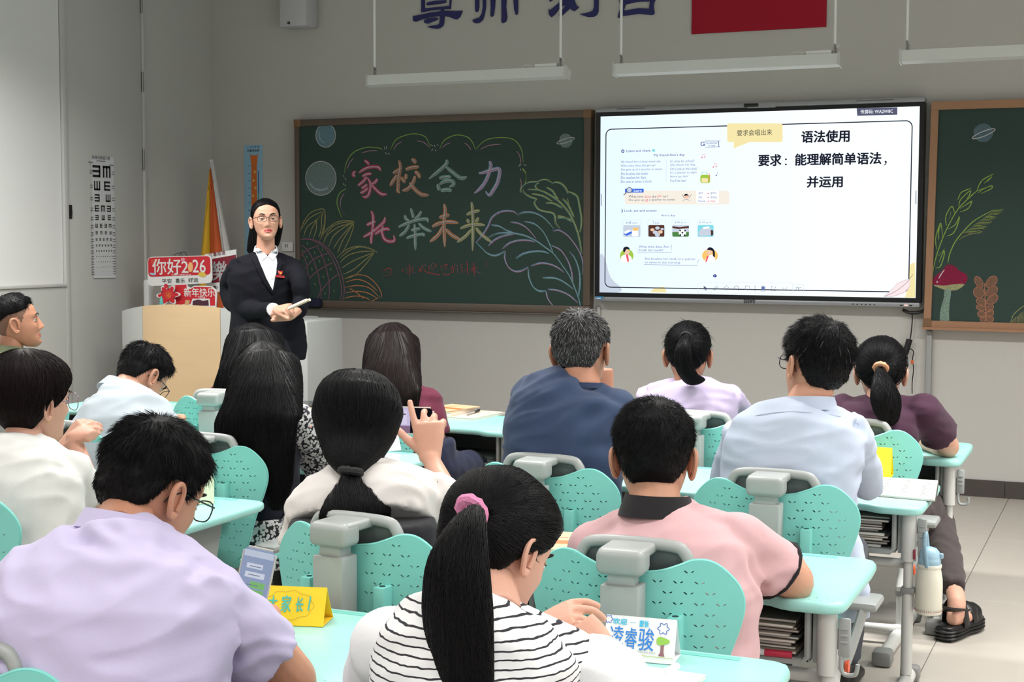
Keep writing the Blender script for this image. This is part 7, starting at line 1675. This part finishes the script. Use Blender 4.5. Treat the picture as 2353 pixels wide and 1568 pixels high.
def tent(label, A, B, depth, h_, m, minside, group=None, bend=0.0):
    """folded card standing on a desk: A,B front base corners"""
    A, B = Vector(A), Vector(B); ux = (B-A).normalized(); bk = Vector((-ux.y, ux.x, 0)); t = thing('name_card', label, 'card', tuple((A+B)/2), 0, group)
    r = bk*depth*.42+Vector((0, 0, h_)); th = .0012
    mb = MB()
    def sheet(P, n):
        P = [Vector(p) for p in P]; q = [p+n*th for p in P]; mb.add([tuple(p) for p in P+q], [(0, 1, 2, 3), (7, 6, 5, 4), (0, 4, 5, 1), (1, 5, 6, 2), (2, 6, 7, 3), (3, 7, 4, 0)], 0)
    fr = [A, B, B+r, A+r]; nn = ux.cross(r).normalized(); sheet(fr, -nn)
    mid = bk*depth*(.72+bend)+Vector((0, 0, h_*.42)); bot = bk*depth
    sheet([A+r, B+r, B+mid, A+mid], Vector((0, 0, -1))*.5-bk*.5); sheet([A+mid, B+mid, B+bot, A+bot], -bk); sheet([A+Vector((0, 0, .0006)), A+bot+Vector((0, 0, .0006)), B+bot+Vector((0, 0, .0006)), B+Vector((0, 0, .0006))], Vector((0, 0, 1)))
    fixn(mb.build('card', m, t).data); return t, A, ux, r.normalized(), r.length
yelm = mat('yellow_card', (250, 206, 40), .7); yelm2 = mat('lemon_card', (250, 232, 30), .7); whcard = mat('white_card', (236, 236, 236), .7)
# yellow name card, bottom
A, B = atz(604, 1436, .601), atz(742, 1442, .601); A = B+(A-B).normalized()*.165; B = B+Vector((.0, .0, 0))
t, o, ux, vy, L_ = tent('yellow folded paper card with turquoise characters, beside the phone', A, B, .085, .079, yelm, None)
mb = MB(); W_ = (B-A).length; k = W_/.165
plane_text(mb, '家', o+ux*W_*.40+vy*L_*.34, ux, vy, W_*.13, L_*.42, 0, .001, .0006); plane_text(mb, '长', o+ux*W_*.60+vy*L_*.36, ux, vy, W_*.10, L_*.36, 0, .001, .0006); plane_poly(mb, [(W_*.765, L_*.40), (W_*.785, L_*.40), (W_*.80, L_*.76), (W_*.78, L_*.76)], o, ux, vy, 0, .001); plane_text(mb, '大', o+ux*W_*.22+vy*L_*.40, ux, vy, W_*.12, L_*.34, 0, .001, .0006)
cl = [(W_*(.50+.34*math.cos(a)*(1+.04*math.cos(9*a))), L_*(.52+.36*math.sin(a)*(1+.07*math.cos(9*a)))) for a in [2*PI*i/40 for i in range(41)]]
plane_line(mb, cl, o, ux, vy, .0008, 1, .0008); mb.build('drawing', [mat('turq_ink', (84, 190, 176), .6), mat('pencil', (196, 160, 60), .8)], t)
# white name card
A, B = atz(1385, 1514, .601), atz(1548, 1529, .601)
t, o, ux, vy, L_ = tent('white folded name card with blue handwriting and a drawn tree', A, B, .075, .083, whcard, None)
A2 = A; W_ = (B-A).length; mb = MB()
blm = mat('blue_marker', (44, 130, 214), .6); cym = mat('cyan_marker', (70, 190, 224), .6)
plane_text(mb, '凌', o+ux*W_*.07+vy*L_*.34, ux, vy, W_*.20, L_*.42, 0, .001, .00025); plane_text(mb, '睿', o+ux*W_*.29+vy*L_*.24, ux, vy, W_*.17, L_*.50, 0, .001, .00025); plane_text(mb, '骏', o+ux*W_*.48+vy*L_*.26, ux, vy, W_*.22, L_*.50, 0, .001, .00025)
plane_text(mb, '欢迎', o+ux*W_*.10+vy*L_*.80, ux, vy, W_*.20, L_*.13, 1, .001, .0004); plane_text(mb, '一', o+ux*W_*.34+vy*L_*.86, ux, vy, W_*.09, L_*.01, 1); plane_text(mb, '家长', o+ux*W_*.48+vy*L_*.78, ux, vy, W_*.13, L_*.15, 1, .001, .0006)
c0 = (W_*.82, L_*.78); plane_line(mb, [(c0[0]+.010*(1+.22*math.cos(6*a))*math.cos(a), c0[1]+.010*(1+.22*math.cos(6*a))*math.sin(a)) for a in [2*PI*i/30 for i in range(31)]], o, ux, vy, .0014, 2)
c0 = (W_*.04, L_*.90); plane_line(mb, [(c0[0]+.007*(1+.2*math.cos(6*a))*math.cos(a), c0[1]+.007*(1+.2*math.cos(6*a))*math.sin(a)) for a in [2*PI*i/30 for i in range(31)]], o, ux, vy, .0012, 2)
c0 = (W_*.82, L_*.50); plane_poly(mb, [(c0[0]+.0135*math.cos(a)*(1+.1*math.cos(3*a)), c0[1]+.008*math.sin(a)*(1+.15*math.cos(3*a))) for a in [2*PI*i/20 for i in range(20)]], o, ux, vy, 3, .0012)
plane_poly(mb, [(W_*.775, L_*.17), (W_*.865, L_*.16), (W_*.845, L_*.25), (W_*.845, L_*.44), (W_*.80, L_*.44), (W_*.80, L_*.25)], o, ux, vy, 4, .001)
plane_poly(mb, [(0, L_*.150), (W_*.98, L_*.125), (W_*.98, L_*.138), (0, L_*.165)], o, ux, vy, 5, .001)
for i in range(16): plane_poly(mb, [(W_*(.2+i*.034), L_*.21), (W_*(.222+i*.034), L_*.205), (W_*(.220+i*.034), L_*(.235+.01*(i % 3))), (W_*(.202+i*.034), L_*.24)], o, ux, vy, 6, .001)
mb.build('drawing', [blm, cym, mat('navy_marker', (40, 96, 190), .6), mat('tree_green', (150, 200, 84), .7), mat('tree_trunk', (150, 104, 112), .7), mat('grass_line', (196, 206, 120), .7), mat('faint_pencil', (196, 198, 196), .8)], t)
# lemon card on second row, small white card, pale green card
t, *_ = tent('plain lemon yellow folded card beside the open notebook', atz(1962, 1096, .601), atz(2046, 1101, .601), .10, .105, yelm2, None)
t, *_ = tent('small white folded card on the desk beyond the raised phone', atz(866, 1040, .601), atz(922, 1035, .601), .07, .075, whcard, None)
t, *_ = tent('pale green folded card near lilac shirt man\'s glasses', atz(430, 1160, .601), atz(492, 1158, .601), .07, .085, mat('pale_green_card', (222, 232, 200), .7), None)

paperm = mat('page_edges', (228, 224, 214), .8, noise=(200, .06, (1, 1, 20))); kraft = mat('kraft_cover', (222, 184, 144), .75, noise=(30, .03)); orcov = mat('orange_band', (222, 116, 62), .6)
def book(label, c, w, l, th, ang, cover, name='notebook', cat='notebook', group=None, band=False, spine='L'):
    t = thing(name, label, cat, tuple(c), math.radians(ang), group)
    mb = MB(); mb.rbox((-w/2, -l/2, 0), (w/2, l/2, .0012), .0005, seg=1, smooth=False); mb.rbox((-w/2, -l/2, th-.0012), (w/2, l/2, th), .0005, seg=1, smooth=False); mb.box((-w/2, -l/2, .0006), (-w/2+.0012, l/2, th-.0006)); local(mb, 'cover', cover, t)
    mb = MB(); mb.box((-w/2+.0012, -l/2+.002, .0012), (w/2-.002, l/2-.002, th-.0012)); local(mb, 'pages', paperm, t)
    if band: mb = MB(); mb.box((-w/2, -l*.18, th), (w/2, l*.0, th+.0004)); mb.box((-w*.2, l*.16, th), (w*.1, l*.18, th+.0004)); local(mb, 'printed_band', orcov, t)
    return t
b0 = atz(1055, 950, .60)
book('white edged exercise book lying lowest under the kraft notebooks', (-2.93, 6.28, .6005), .24, .30, .010, -8, mat('pale_cover', (226, 206, 184), .7))
book('thick kraft notebook in the middle of the stack by the pen', (-3.03, 6.27, .611), .17, .24, .017, -4, kraft)
book('kraft notebook with orange band on top of the stack', (-3.03, 6.29, .629), .18, .25, .005, -14, kraft, band=True)
t = thing('pen', 'black and clear pen lying beside the kraft notebook stack', 'pen', (-2.90, 6.29, .618)); mb = MB()
mb.tube([(-2.895, 6.20, .617), (-2.90, 6.29, .618)], .005, 10, m=1); mb.tube([(-2.90, 6.29, .618), (-2.905, 6.36, .619)], .006, 10, m=0); mb.build('barrel', [dark, mat('clear_pen', (170, 170, 172), .2)], t)
book('exercise book under the black phone, white edged', (-3.72, 6.19, .6005), .20, .22, .012, 5, kraft)
book('kraft notebook on the desk left of the man in pink', (-1.46, 3.74, .6005), .17, .24, .008, 12, kraft, band=True)
book('kraft notebook under the folded arms of the short haired woman', (-2.97, 3.62, .6005), .19, .24, .009, 0, kraft)
book('tan exercise book peeping out under the lilac shirt sleeve', (-1.72, 2.44, .6005), .18, .22, .010, 10, kraft)
book('white notebook at the bottom edge below the name card', (-.88, 2.61, .6005), .26, .17, .008, -4, whcard)
t = thing('marker_pen', 'white marker pen lying in front of the white name card', 'pen', (-.82, 2.66, .61)); mb = MB(); a, b = atz(1556, 1532, .612), atz(1478, 1572, .612)
mb.tube([a, a.lerp(b, .42)], .0075, 12); mb.tube([a.lerp(b, .43), b], .0068, 12); mb.build('barrel', whcard, t)
# open notebook
t = thing('open_notebook', 'open notebook with handwriting on the right front desk', 'notebook', (-.72, 5.02, .6005))
a, b, c, d = atz(1995, 1136, .605), atz(2148, 1150, .605), atz(2155, 1106, .605), atz(2022, 1098, .605)
mb = MB(); P = [a, b, c, d]; mb.prism([(q.x, q.y) for q in P], 2, .600, .6075); fixn(mb.build('pages', mat('notebook_page', (236, 234, 226), .8), t).data)
mb = MB(); mb.prism([(q.x+(.004 if i in (1, 2) else -.05), q.y+(.004 if i > 1 else -.004)) for i, q in enumerate(P)], 2, .5995, .6005); fixn(mb.build('cover', mat('dark_cover', (60, 56, 54), .6), t).data)
mb = MB(); V = []; F = []
for i in range(9):
    s = i/8; x_ = -s*.13; z_ = .6075+.020*math.sin(s*PI*.9)
    V += [(a.x+x_, a.y+.002, z_), (d.x+x_, d.y-.002, z_)]
for i in range(8): F.append((2*i, 2*i+2, 2*i+3, 2*i+1))
mb.add(V, F, 0, True); mb.build('turned_page', mat('notebook_page', (236, 234, 226), .8), t)
mb = MB(); ux = (Vector(b)-a).normalized(); vy = (Vector(d)-a).normalized()
for c_ in range(3):
    for r_ in range(9):
        o_ = Vector(a)+ux*(.035+.065*c_+.004*math.sin(r_*2))+vy*(.05+.033*r_); o_.z = .6078; plane_line(mb, [(0, 0), (.005, .015), (.010, .0), (.017, .013), (.024+.004*(r_ % 3), .002)], o_, ux, vy, .003, 0, .0012)
mb.build('handwriting', mat('pencil_grey', (120, 118, 118), .9), t)
# books in the trays
cols = [mat('bk%d' % i, c, .75) for i, c in enumerate(((120, 112, 100), (150, 140, 124), (104, 96, 90), (164, 158, 146), (136, 118, 108), (96, 104, 98), (170, 160, 150), (120, 90, 90)))]
random.seed(3)
def tray(x, y, n, hmax, grp, lab, pal_, nm='exercise book'):
    z = .4475; i = 0; ords = ['lowest', 'second', 'third', 'fourth', 'fifth', 'sixth', 'seventh', 'eighth', 'ninth', 'tenth', 'eleventh', 'twelfth']
    while z < hmax and i < n:
        th = random.choice((.006, .008, .011, .007)); 
        bk = book(lab, (x+random.uniform(-.012, .012), y+.20+random.uniform(-.012, .012), z), .46 if i % 3 else .43, .26, th, random.uniform(-1.2, 1.2), pal_[i % len(pal_)], 'exercise_book', 'book', grp); tag(bk, ('lowest' if i == 0 else ords[min(i, 11)]+' from the bottom of the')+' '+lab); z += th+.0006; i += 1
tray(-.957, 3.36, 11, .555, 'exercise books in the tray of the pink polo man', 'thin exercise books under the pink polo man\'s desk', cols)
tray(-.957, 4.69, 12, .56, 'exercise books in the tray above the hanging bottle', 'greyish exercise books in the tray above the bottle', [cols[5], cols[3], cols[2], cols[0], cols[6]])
t = thing('clear_folder', 'grey translucent folder in the tray below the kraft notebooks', 'folder', (-2.85, 6.02, .448)); mb = MB(); mb.rbox((-3.06, 5.90, .448), (-2.63, 6.16, .456), .002); mb.rbox((-3.02, 5.93, .457), (-2.64, 6.17, .463), .002); mb.build('sheet', mat('folder_grey', (132, 142, 138), .35), t)
t = thing('marker_pen', 'red capped white marker lying in the book tray of the pink polo man', 'pen', (-.8, 3.42, .46)); mb = MB(); mb.tube([(-.90, 3.405, .456), (-.80, 3.405, .456)], .0075, 10, m=0); mb.tube([(-.80, 3.405, .456), (-.735, 3.41, .456)], .0088, 10, m=1); mb.build('barrel', [whcard, mat('red_cap', (190, 40, 70), .4)], t)

# bottle on the hook
t = thing('water_bottle', 'cream thermos bottle with pale blue lid hanging from desk hook', 'bottle', tuple(at(2133, 1410, 4.74)))
bc = at(2133, 1411, 4.74); z0 = bc.z; x0, y0 = bc.x, bc.y; cream = mat('cream_enamel', (224, 220, 204), .35, .5); lid = mat('pale_blue_lid', (150, 182, 198), .4)
def zb(py): return at(2133, py, 4.74).z-z0
mb = MB(); R_ = .0425
mb.lathe([(.030, 0), (R_-.003, .003), (R_, .010), (R_, zb(1345)), (R_*.98, zb(1330)), (R_*.88, zb(1312)), (R_*.84, zb(1306)), (R_*.90, zb(1303)), (R_*.92, zb(1299)), (R_*.88, zb(1296)), (R_*.7, zb(1295))], (x0, y0, z0), 32); body_ = mb.build('body', cream, t)
mb = MB(); mb.lathe([(R_*.80, zb(1300)), (R_*.84, zb(1298)), (R_*.84, zb(1285)), (R_*.82, zb(1284)), (R_*.80, zb(1280)), (R_*.72, zb(1268)), (R_*.5, zb(1260)), (R_*.2, zb(1257))], (x0, y0, z0), 28); mb.rbox((x0+R_*.7, y0-.008, z0+zb(1282)), (x0+R_*1.0, y0+.008, z0+zb(1270)), .003); mb.build('lid', lid, t)
mb = MB(); hp_ = [Vector((x0-.004, y0-R_*.86, z0+zb(1300))), Vector((x0-.008, y0-R_*.9, z0+zb(1275))), Vector((x0-.014, y0-R_*.55, z0+zb(1245))), Vector((x0-.012, y0-.008, z0+zb(1226))), Vector((x0-.012, y0+R_*.5, z0+zb(1245))), Vector((x0-.008, y0+R_*.8, z0+zb(1285)))]
mb.tube(catmull(hp_, 5), .0068, 8, flat=(.7, 1.3)); mb.build('carry_loop', lid, t)
mb = MB()
for i in range(40):
    a = 2*PI*i/40; q = Vector((x0+R_*1.004*math.sin(a), y0-R_*1.004*math.cos(a), z0+zb(1401))); mb.box((q.x-.0012, q.y-.0012, q.z-.001), (q.x+.0012, q.y+.0012, q.z+.001), 0)
    q.z = z0+zb(1397); mb.box((q.x-.0016, q.y-.001, q.z-.0012), (q.x+.0016, q.y+.001, q.z-.0006), 1)
mb.build('dotted_band', [mat('red_dot', (170, 70, 70), .6), mat('green_dot', (110, 120, 100), .6)], t)
t = thing('red_tag', 'small dark red tag clipped behind the pale blue bottle lid', 'tag', tuple(at(2101, 1275, 4.74))); q = at(2101, 1275, 4.72); MB().rbox((q.x-.003, q.y-.004, q.z-.016), (q.x+.003, q.y+.004, q.z+.016), .002).build('tag', mat('dark_red', (150, 20, 50), .5), t)

# phones
def phone(label, c, ux, vy, w, l, case, screen_fn, thk=.008):
    """c centre, ux right, vy up, screen faces -normal i.e. towards ux x vy"""
    c, ux, vy = Vector(c), Vector(ux).normalized(), Vector(vy); vy = (vy-ux*vy.dot(ux)).normalized(); n = ux.cross(vy)
    t = thing('phone', label, 'phone', tuple(c)); R3 = Matrix((ux, vy, n)).transposed()
    def tr(mb): mb.v = [tuple(c+R3 @ Vector(p)) for p in mb.v]; return mb
    bm = bmesh.new(); bmesh.ops.create_cube(bm, size=1)
    for v in bm.verts: v.co = Vector((v.co.x*w, v.co.y*l, v.co.z*thk))
    ed = [e for e in bm.edges if abs((e.verts[0].co-e.verts[1].co).z) > thk*.9]; bmesh.ops.bevel(bm, geom=ed, offset=w*.14, segments=5, affect='EDGES')
    bm.verts.index_update(); mb = MB(); mb.add([v.co for v in bm.verts], [[v.index for v in f.verts] for f in bm.faces], 0, False); bm.free(); tr(mb).build('case', case, t)
    mb = MB(); P = []
    ww, ll, r = w/2-.003, l/2-.003, w*.12
    for (cx_, cy_, a0) in ((ww-r, ll-r, 0), (-ww+r, ll-r, 90), (-ww+r, -ll+r, 180), (ww-r, -ll+r, 270)):
        for k in range(5): a = math.radians(a0+k*22.5); P.append((cx_+r*math.cos(a), cy_+r*math.sin(a), thk/2+.0004))
    mb.add(P, [tuple(range(len(P)))], 0); mats = screen_fn(mb, w, l, thk/2+.0006); tr(mb).build('screen', mats, t); return t
def rect(mb, x0, y0, x1, y1, z, m): mb.add([(x0, y0, z), (x1, y0, z), (x1, y1, z), (x0, y1, z)], [(0, 1, 2, 3)], m)
def chat(mb, w, l, z):
    rect(mb, -w*.44, l*.36, w*.44, l*.45, z, 1)
    rect(mb, -w*.30, l*.20, w*.18, l*.27, z, 2); rect(mb, -w*.30, l*.07, w*.28, l*.15, z, 2); rect(mb, -w*.10, -.07*l, w*.34, l*.02, z, 3); rect(mb, -w*.14, -.17*l, w*.34, -l*.09, z, 3); rect(mb, -w*.10, -.27*l, w*.34, -l*.19, z, 3)
    for y_ in (.23, .11, -.03, -.13): rect(mb, -w*.20, l*(y_-.006), w*.14, l*(y_+.006), z+.0002, 4)
    return [scr('ph_bg', (150, 164, 196), .8), scr('ph_top', (196, 206, 224), .8), scr('ph_w', (212, 218, 234), .8), scr('ph_g', (130, 190, 120), .8), scr('ph_t', (120, 130, 150), .8)]
tl_, tr_, br_ = at(548, 1273, 2.60), at(624, 1276, 2.62), at(596, 1378, 2.56)
ux = tr_-tl_; vy = tr_-br_; cen = (tl_+br_)/2
phone('phone in clear case showing a chat, held by lilac shirt man', at(583, 1340, 2.60), Vector((.90, .34, -.2)), Vector((.30, .22, .92)), .073, .152, mat('clear_case', (196, 196, 192), .3), chat)
def camview(mb, w, l, z):
    # landscape phone: long axis is local y; local x is down->up
    mb.m[-1] = 0
    w = -w; rect(mb, -w*.20, -l*.46, w*.46, l*.08, z, 1); rect(mb, -w*.46, -l*.46, -w*.20, l*.08, z, 4); rect(mb, -w*.16, -l*.40, w*.36, l*.02, z+.0002, 2)
    for k in range(5): rect(mb, w*(.34-.17*k)-.0025, l*.135, w*(.34-.17*k)+.0015, l*.155, z, 3)
    P = [(-w*.02+.0075*math.cos(a), l*.30+.0075*math.sin(a), z) for a in [2*PI*i/16 for i in range(16)]]; mb.add(P, [tuple(range(16))], 3)
    P = [(w*.33+.004*math.cos(a), l*.30+.004*math.sin(a), z) for a in [2*PI*i/12 for i in range(12)]]; mb.add(P, [tuple(range(12))], 3)
    rect(mb, w*.20, -l*.30, w*.24, l*.0, z+.0004, 0); rect(mb, w*.10, -l*.2, w*.13, -l*.05, z+.0004, 0)
    return [scr('cam_black', (20, 20, 26), .8), scr('cam_pink', (206, 192, 226), .85), scr('cam_lav', (222, 212, 240), .85), scr('cam_white', (240, 240, 240), .9), scr('cam_dark', (150, 120, 150), .7)]
pc = at(934, 966, 3.675)
phone('phone held sideways photographing the screen, camera view lit', pc, Vector((.02, -.08, -1)), Vector((.985, .10, -.02)), .078, .165, mat('white_case', (226, 222, 214), .4), camview)
c_ = atz(708, 930, .618)
def off_(mb, w, l, z): return [mat('phone_glass', (10, 10, 12), .08, .7)]
phone('black phone lying on books on the front row desk', (c_.x, c_.y, .619), Vector((.9, .35, .0)), Vector((-.35, .9, .06)), .078, .16, dark, off_)

# items on the lectern
YG = 7.36; lz = .98
redS = mat('sign_red', (196, 30, 44), .5, noise=(6, .08)); whiteS = mat('sign_white', (222, 222, 220), .5); dkr = mat('sign_maroon', (120, 20, 40), .5); blk = inkm
def board(name, label, outline_px, Y, edge=whiteS, th=.006, cat='sign'):
    W_ = [at(x, y, Y) for x, y in outline_px]; t = thing(name, label, cat, (sum(q.x for q in W_)/len(W_), Y, lz))
    mb = MB(); mb.prism([(q.x, q.z) for q in W_], 1, Y, Y+th); fixn(mb.build('board', edge, t).data); return t
def rr(P, r=10):
    out = []; n = len(P)
    for i in range(n):
        a, b, c = Vector(P[i-1]), Vector(P[i]), Vector(P[(i+1) % n]); u = (a-b).normalized()*r; v = (c-b).normalized()*r
        for k in range(5): s = k/4; out.append(tuple((b+u)*(1-s)**2+b*2*s*(1-s)+(b+v)*s*s))
    return out
def zg(P): return [(330+x*.10204, 560+y*.10204) for x, y in P]
# sign 2 (behind)
t = board('greeting_sign', 'maroon and white greeting sign behind, mostly hidden by the teacher', zg([(1380, 240), (2080, 130), (2100, 1050), (1790, 1085), (1500, 1090), (1400, 900)]), 7.44)
mb = MB(); fill(mb, zg([(1520, 350), (2080, 250), (2090, 820), (1540, 890)]), 7.44, 0, .0008)
def tz(mb, s, x0, yt, yb, x1, Y, m, rot=0, bold=0): 
    P = zg([(x0, yt), (x0, yb), (x1, yb)]); text(mb, s, P[0][0], P[0][1], P[1][1], P[2][0], Y, m, bold, 0, .0016, rot)
tz(mb, '万事顺遂', 1475, 225, 320, 1860, 7.44, 1, .18, .02); tz(mb, '樂', 1560, 410, 850, 1900, 7.44, 2, .05, .05); tz(mb, '喜!', 1560, 950, 1030, 1680, 7.44, 3, 0, .03)
mb.build('print', [dkr, mat('maroon_text', (110, 40, 60), .6), mat('silver_text', (170, 170, 172), .6), blk], t)
mb = MB(); q = at(520, 640, 7.45); mb.box((q.x-.02, 7.447, lz), (q.x+.02, 7.455, q.z)); mb.build('stick', whiteS, t)
# sign 1
P = rr([(85, 300), (1530, 265), (1545, 890), (90, 960)], 120)
t = board('greeting_sign', 'white bordered red New Year sign reading 你好 2026', zg(P), 7.38)
mb = MB(); fill(mb, zg(rr([(100, 318), (1500, 280), (1512, 700), (110, 752)], 90)), 7.38, 0, .0008)
tz(mb, '你好', 205, 350, 700, 850, 7.38, 1, .02, .035); tz(mb, '2', 860, 395, 655, 1010, 7.38, 1, 0, .045); tz(mb, '26', 1110, 360, 650, 1400, 7.38, 1, 0, .045)
fill(mb, zg([(1060+58*math.cos(a), 530+112*math.sin(a)) for a in [2*PI*i/16 for i in range(16)]]), 7.38, 2, .0024); tz(mb, 'HAPPY NEW YEAR.', 640, 682, 722, 1085, 7.38, 1, .01)
tz(mb, '平安', 415, 795, 895, 640, 7.38, 3, .02, .015); tz(mb, '喜乐', 720, 785, 885, 935, 7.38, 3, .02, .015); tz(mb, '好运', 1010, 770, 870, 1235, 7.38, 3, .02, .015)
fill(mb, zg([(130, 680), (170, 655), (240, 665), (290, 700), (240, 715), (180, 705)]), 7.38, 4, .002); fill(mb, zg([(890+48*math.cos(a)*(1+.15*math.cos(5*a)), 360+42*math.sin(a)*(1+.15*math.cos(5*a))) for a in [2*PI*i/20 for i in range(20)]]), 7.38, 5, .002)
fill(mb, zg([(160, 360), (320, 345), (340, 420), (250, 460), (170, 440)]), 7.38, 6, .0012); fill(mb, zg([(1225, 700), (1270, 640), (1380, 650), (1420, 720), (1350, 760), (1270, 740)]), 7.38, 7, .002)
mb.build('print', [redS, whiteS, mat('peach_egg', (236, 176, 120), .6), blk, mat('fish_blue', (150, 190, 210), .6), mat('flower_pink', (220, 140, 160), .6), mat('peach_red', (208, 70, 60), .6), mat('gold_yellow', (216, 186, 80), .6)], t)
mb = MB(); q = at(415, 655, 7.39); mb.box((q.x-.012, 7.388, lz), (q.x+.012, 7.396, q.z+.02)); mb.build('stick', whiteS, t)
mb = MB()
for pts in (((400, 588), (404, 584), (416, 582), (420, 592)), ((412, 590), (416, 581), (426, 580), (429, 590))): mb.tube(catmull([at(x, y, 7.40) for x, y in pts], 4), .0018, 6)
mb.build('wire_clip', dark, t)
# sign 3
out = zg([(690, 1360), (700, 920), (975, 910), (985, 960), (1060, 1000), (1140, 950), (1320, 950), (1400, 950), (1540, 965), (1640, 1050), (1650, 1150), (1630, 1420), (1630, 1500), (690, 1450)])
t = board('greeting_sign', 'red New Year sign with frame shape reading 新年快乐 2026', out, 7.30)
mb = MB(); fill(mb, zg([(705, 1400), (712, 935), (965, 925), (975, 1040), (1050, 1030), (1140, 975), (1320, 975), (1520, 985), (1610, 1080), (1610, 1400), (1500, 1400), (1490, 1240), (1100, 1240), (1060, 1360), (930, 1360)]), 7.30, 0, .0008)
tz(mb, '新年快乐', 915, 1000, 1200, 1610, 7.30, 1, .02, .03); tz(mb, '2026', 1230, 1180, 1250, 1390, 7.30, 1, .05, .02); fill(mb, zg([(1110, 1290), (1230, 1260), (1340, 1290), (1460, 1270), (1470, 1400), (1100, 1400)]), 7.30, 2, .0009); fill(mb, zg([(945, 1270), (1050, 1280), (1020, 1390), (925, 1380)]), 7.30, 3, .0022)
mb.build('print', [redS, whiteS, mat('plum_fill', (70, 30, 50), .6), mat('tan_fill', (200, 160, 110), .6)], t)
# red knot
cx_, cy_ = 555, 1160; lobes = []
for i in range(36):
    a = 2*PI*i/36; r = 190+55*math.cos(6*a+.4); lobes.append((cx_+r*1.12*math.cos(a), cy_+r*math.sin(a)))
t = board('greeting_sign', 'red flower shaped knot sign with 福 in the middle', zg(lobes), 7.27)
mb = MB(); fill(mb, zg([(cx_+(x-cx_)*.88, cy_+(y-cy_)*.88) for x, y in lobes]), 7.27, 0, .0008)
for i in range(6):
    a = i*PI/3+.52; fill(mb, zg([(cx_+145*math.cos(a)*1.1+20*math.cos(b), cy_+135*math.sin(a)+30*math.sin(b)) for b in [2*PI*j/10 for j in range(10)]]), 7.27, 1, .0012)
stroke(mb, zg([(555, 1060), (650, 1150), (560, 1250), (460, 1150), (555, 1060)]), .002, 7.27, 2, 1, (1, 1), .0014); tz(mb, '福', 505, 1105, 1215, 610, 7.27, 2, 0, .01)
fill(mb, zg([(470, 1000), (460, 930), (505, 900), (550, 930), (545, 1000)]), 7.27, 0, .0007); mb.build('print', [redS, mat('knot_dark', (140, 20, 36), .6), mat('gold_line', (226, 130, 60), .5)], t)
t = thing('glue_bottle', 'small turquoise pointed bottle standing on the lectern edge', 'bottle', tuple(at(371, 698, 7.2))); q = at(371, 700, 7.2)
mb = MB(); mb.lathe([(.012, -.06), (.012, .008), (.009, .03), (.0055, .034), (.005, .046), (.002, .050)], (q.x, q.y, q.z), 14); mb.build('body', mat('turq_plastic', (90, 180, 170), .4), t)
t = thing('white_post', 'white round topped post rising behind the lectern\'s left end', 'stand', tuple(at(339, 700, 7.5))); a = at(339, 643, 7.62)
mb = MB(); mb.rbox((a.x-.022, 7.60, 0), (a.x+.022, 7.66, a.z), .012); mb.build('post', white, t)
# rolled flag in the corner
t = thing('furled_flag', 'yellow and orange cloth hanging folded from a leaning white pole in corner', 'flag', (-5.62, 8.2, 0))
def cone(px_top, px_l, px_r, Y0_, name, m, bulge, n=10):
    """fold of cloth between two traced edges, bulging towards the room"""
    T_ = at(*px_top, Y0_); A_ = at(*px_l, Y0_-.02); B_ = at(*px_r, Y0_-.02); V = []; F = []; K = 8
    for k in range(K+1):
        s = k/K*1.9; a = T_.lerp(A_, s); b = T_.lerp(B_, s)
        for j in range(n+1):
            u = j/n; p = a.lerp(b, u); p.y -= bulge*math.sin(u*PI)*min(1, s)+.006*math.sin(u*9+s*2); V.append(p)
    for k in range(K):
        for j in range(n): F.append((k*(n+1)+j, k*(n+1)+j+1, (k+1)*(n+1)+j+1, (k+1)*(n+1)+j))
    mb = MB(); mb.add(V, F, 0, True); o = mb.build(name, m, t); sm = o.modifiers.new('s', 'SOLIDIFY'); sm.thickness = .003
cone((483, 390), (464, 590), (486, 590), 8.16, 'yellow_fold', mat('flag_yellow', (222, 176, 40), .7), .05)
cone((484, 388), (485, 590), (517, 590), 8.15, 'orange_fold', mat('flag_orange', (206, 92, 40), .7, noise=(4, .2)), .04)
cone((486, 372), (512, 575), (530, 590), 8.13, 'white_fold', mat('flag_white', (206, 204, 202), .7), .02)
mb = MB(); a = at(485, 368, 8.2); b = at(530, 600, 8.14); mb.tube([a, a+(b-a)*3.1], .012, 10); mb.build('pole', white, t)
# navy cloth on the rail
q = at(716, 697, 8.42); t = thing('blackboard_eraser', 'dark navy felt eraser on the chalk rail behind the teacher', 'eraser', tuple(q)); a, b = at(697, 706, 8.42), at(737, 686, 8.42)
mb = MB(); mb.rbox((a.x, 8.40, a.z), (b.x, 8.455, b.z), .018); mb.build('felt', mat('navy_felt', (24, 26, 52), .9), t)
# things parented under prototypes were placed above; finish
for o in list(S.objects):
    if o.type == 'MESH' and o.name.startswith(('slide_', 'chalk_', 'printed_letters', 'drawing', 'print', 'handwriting')): pass
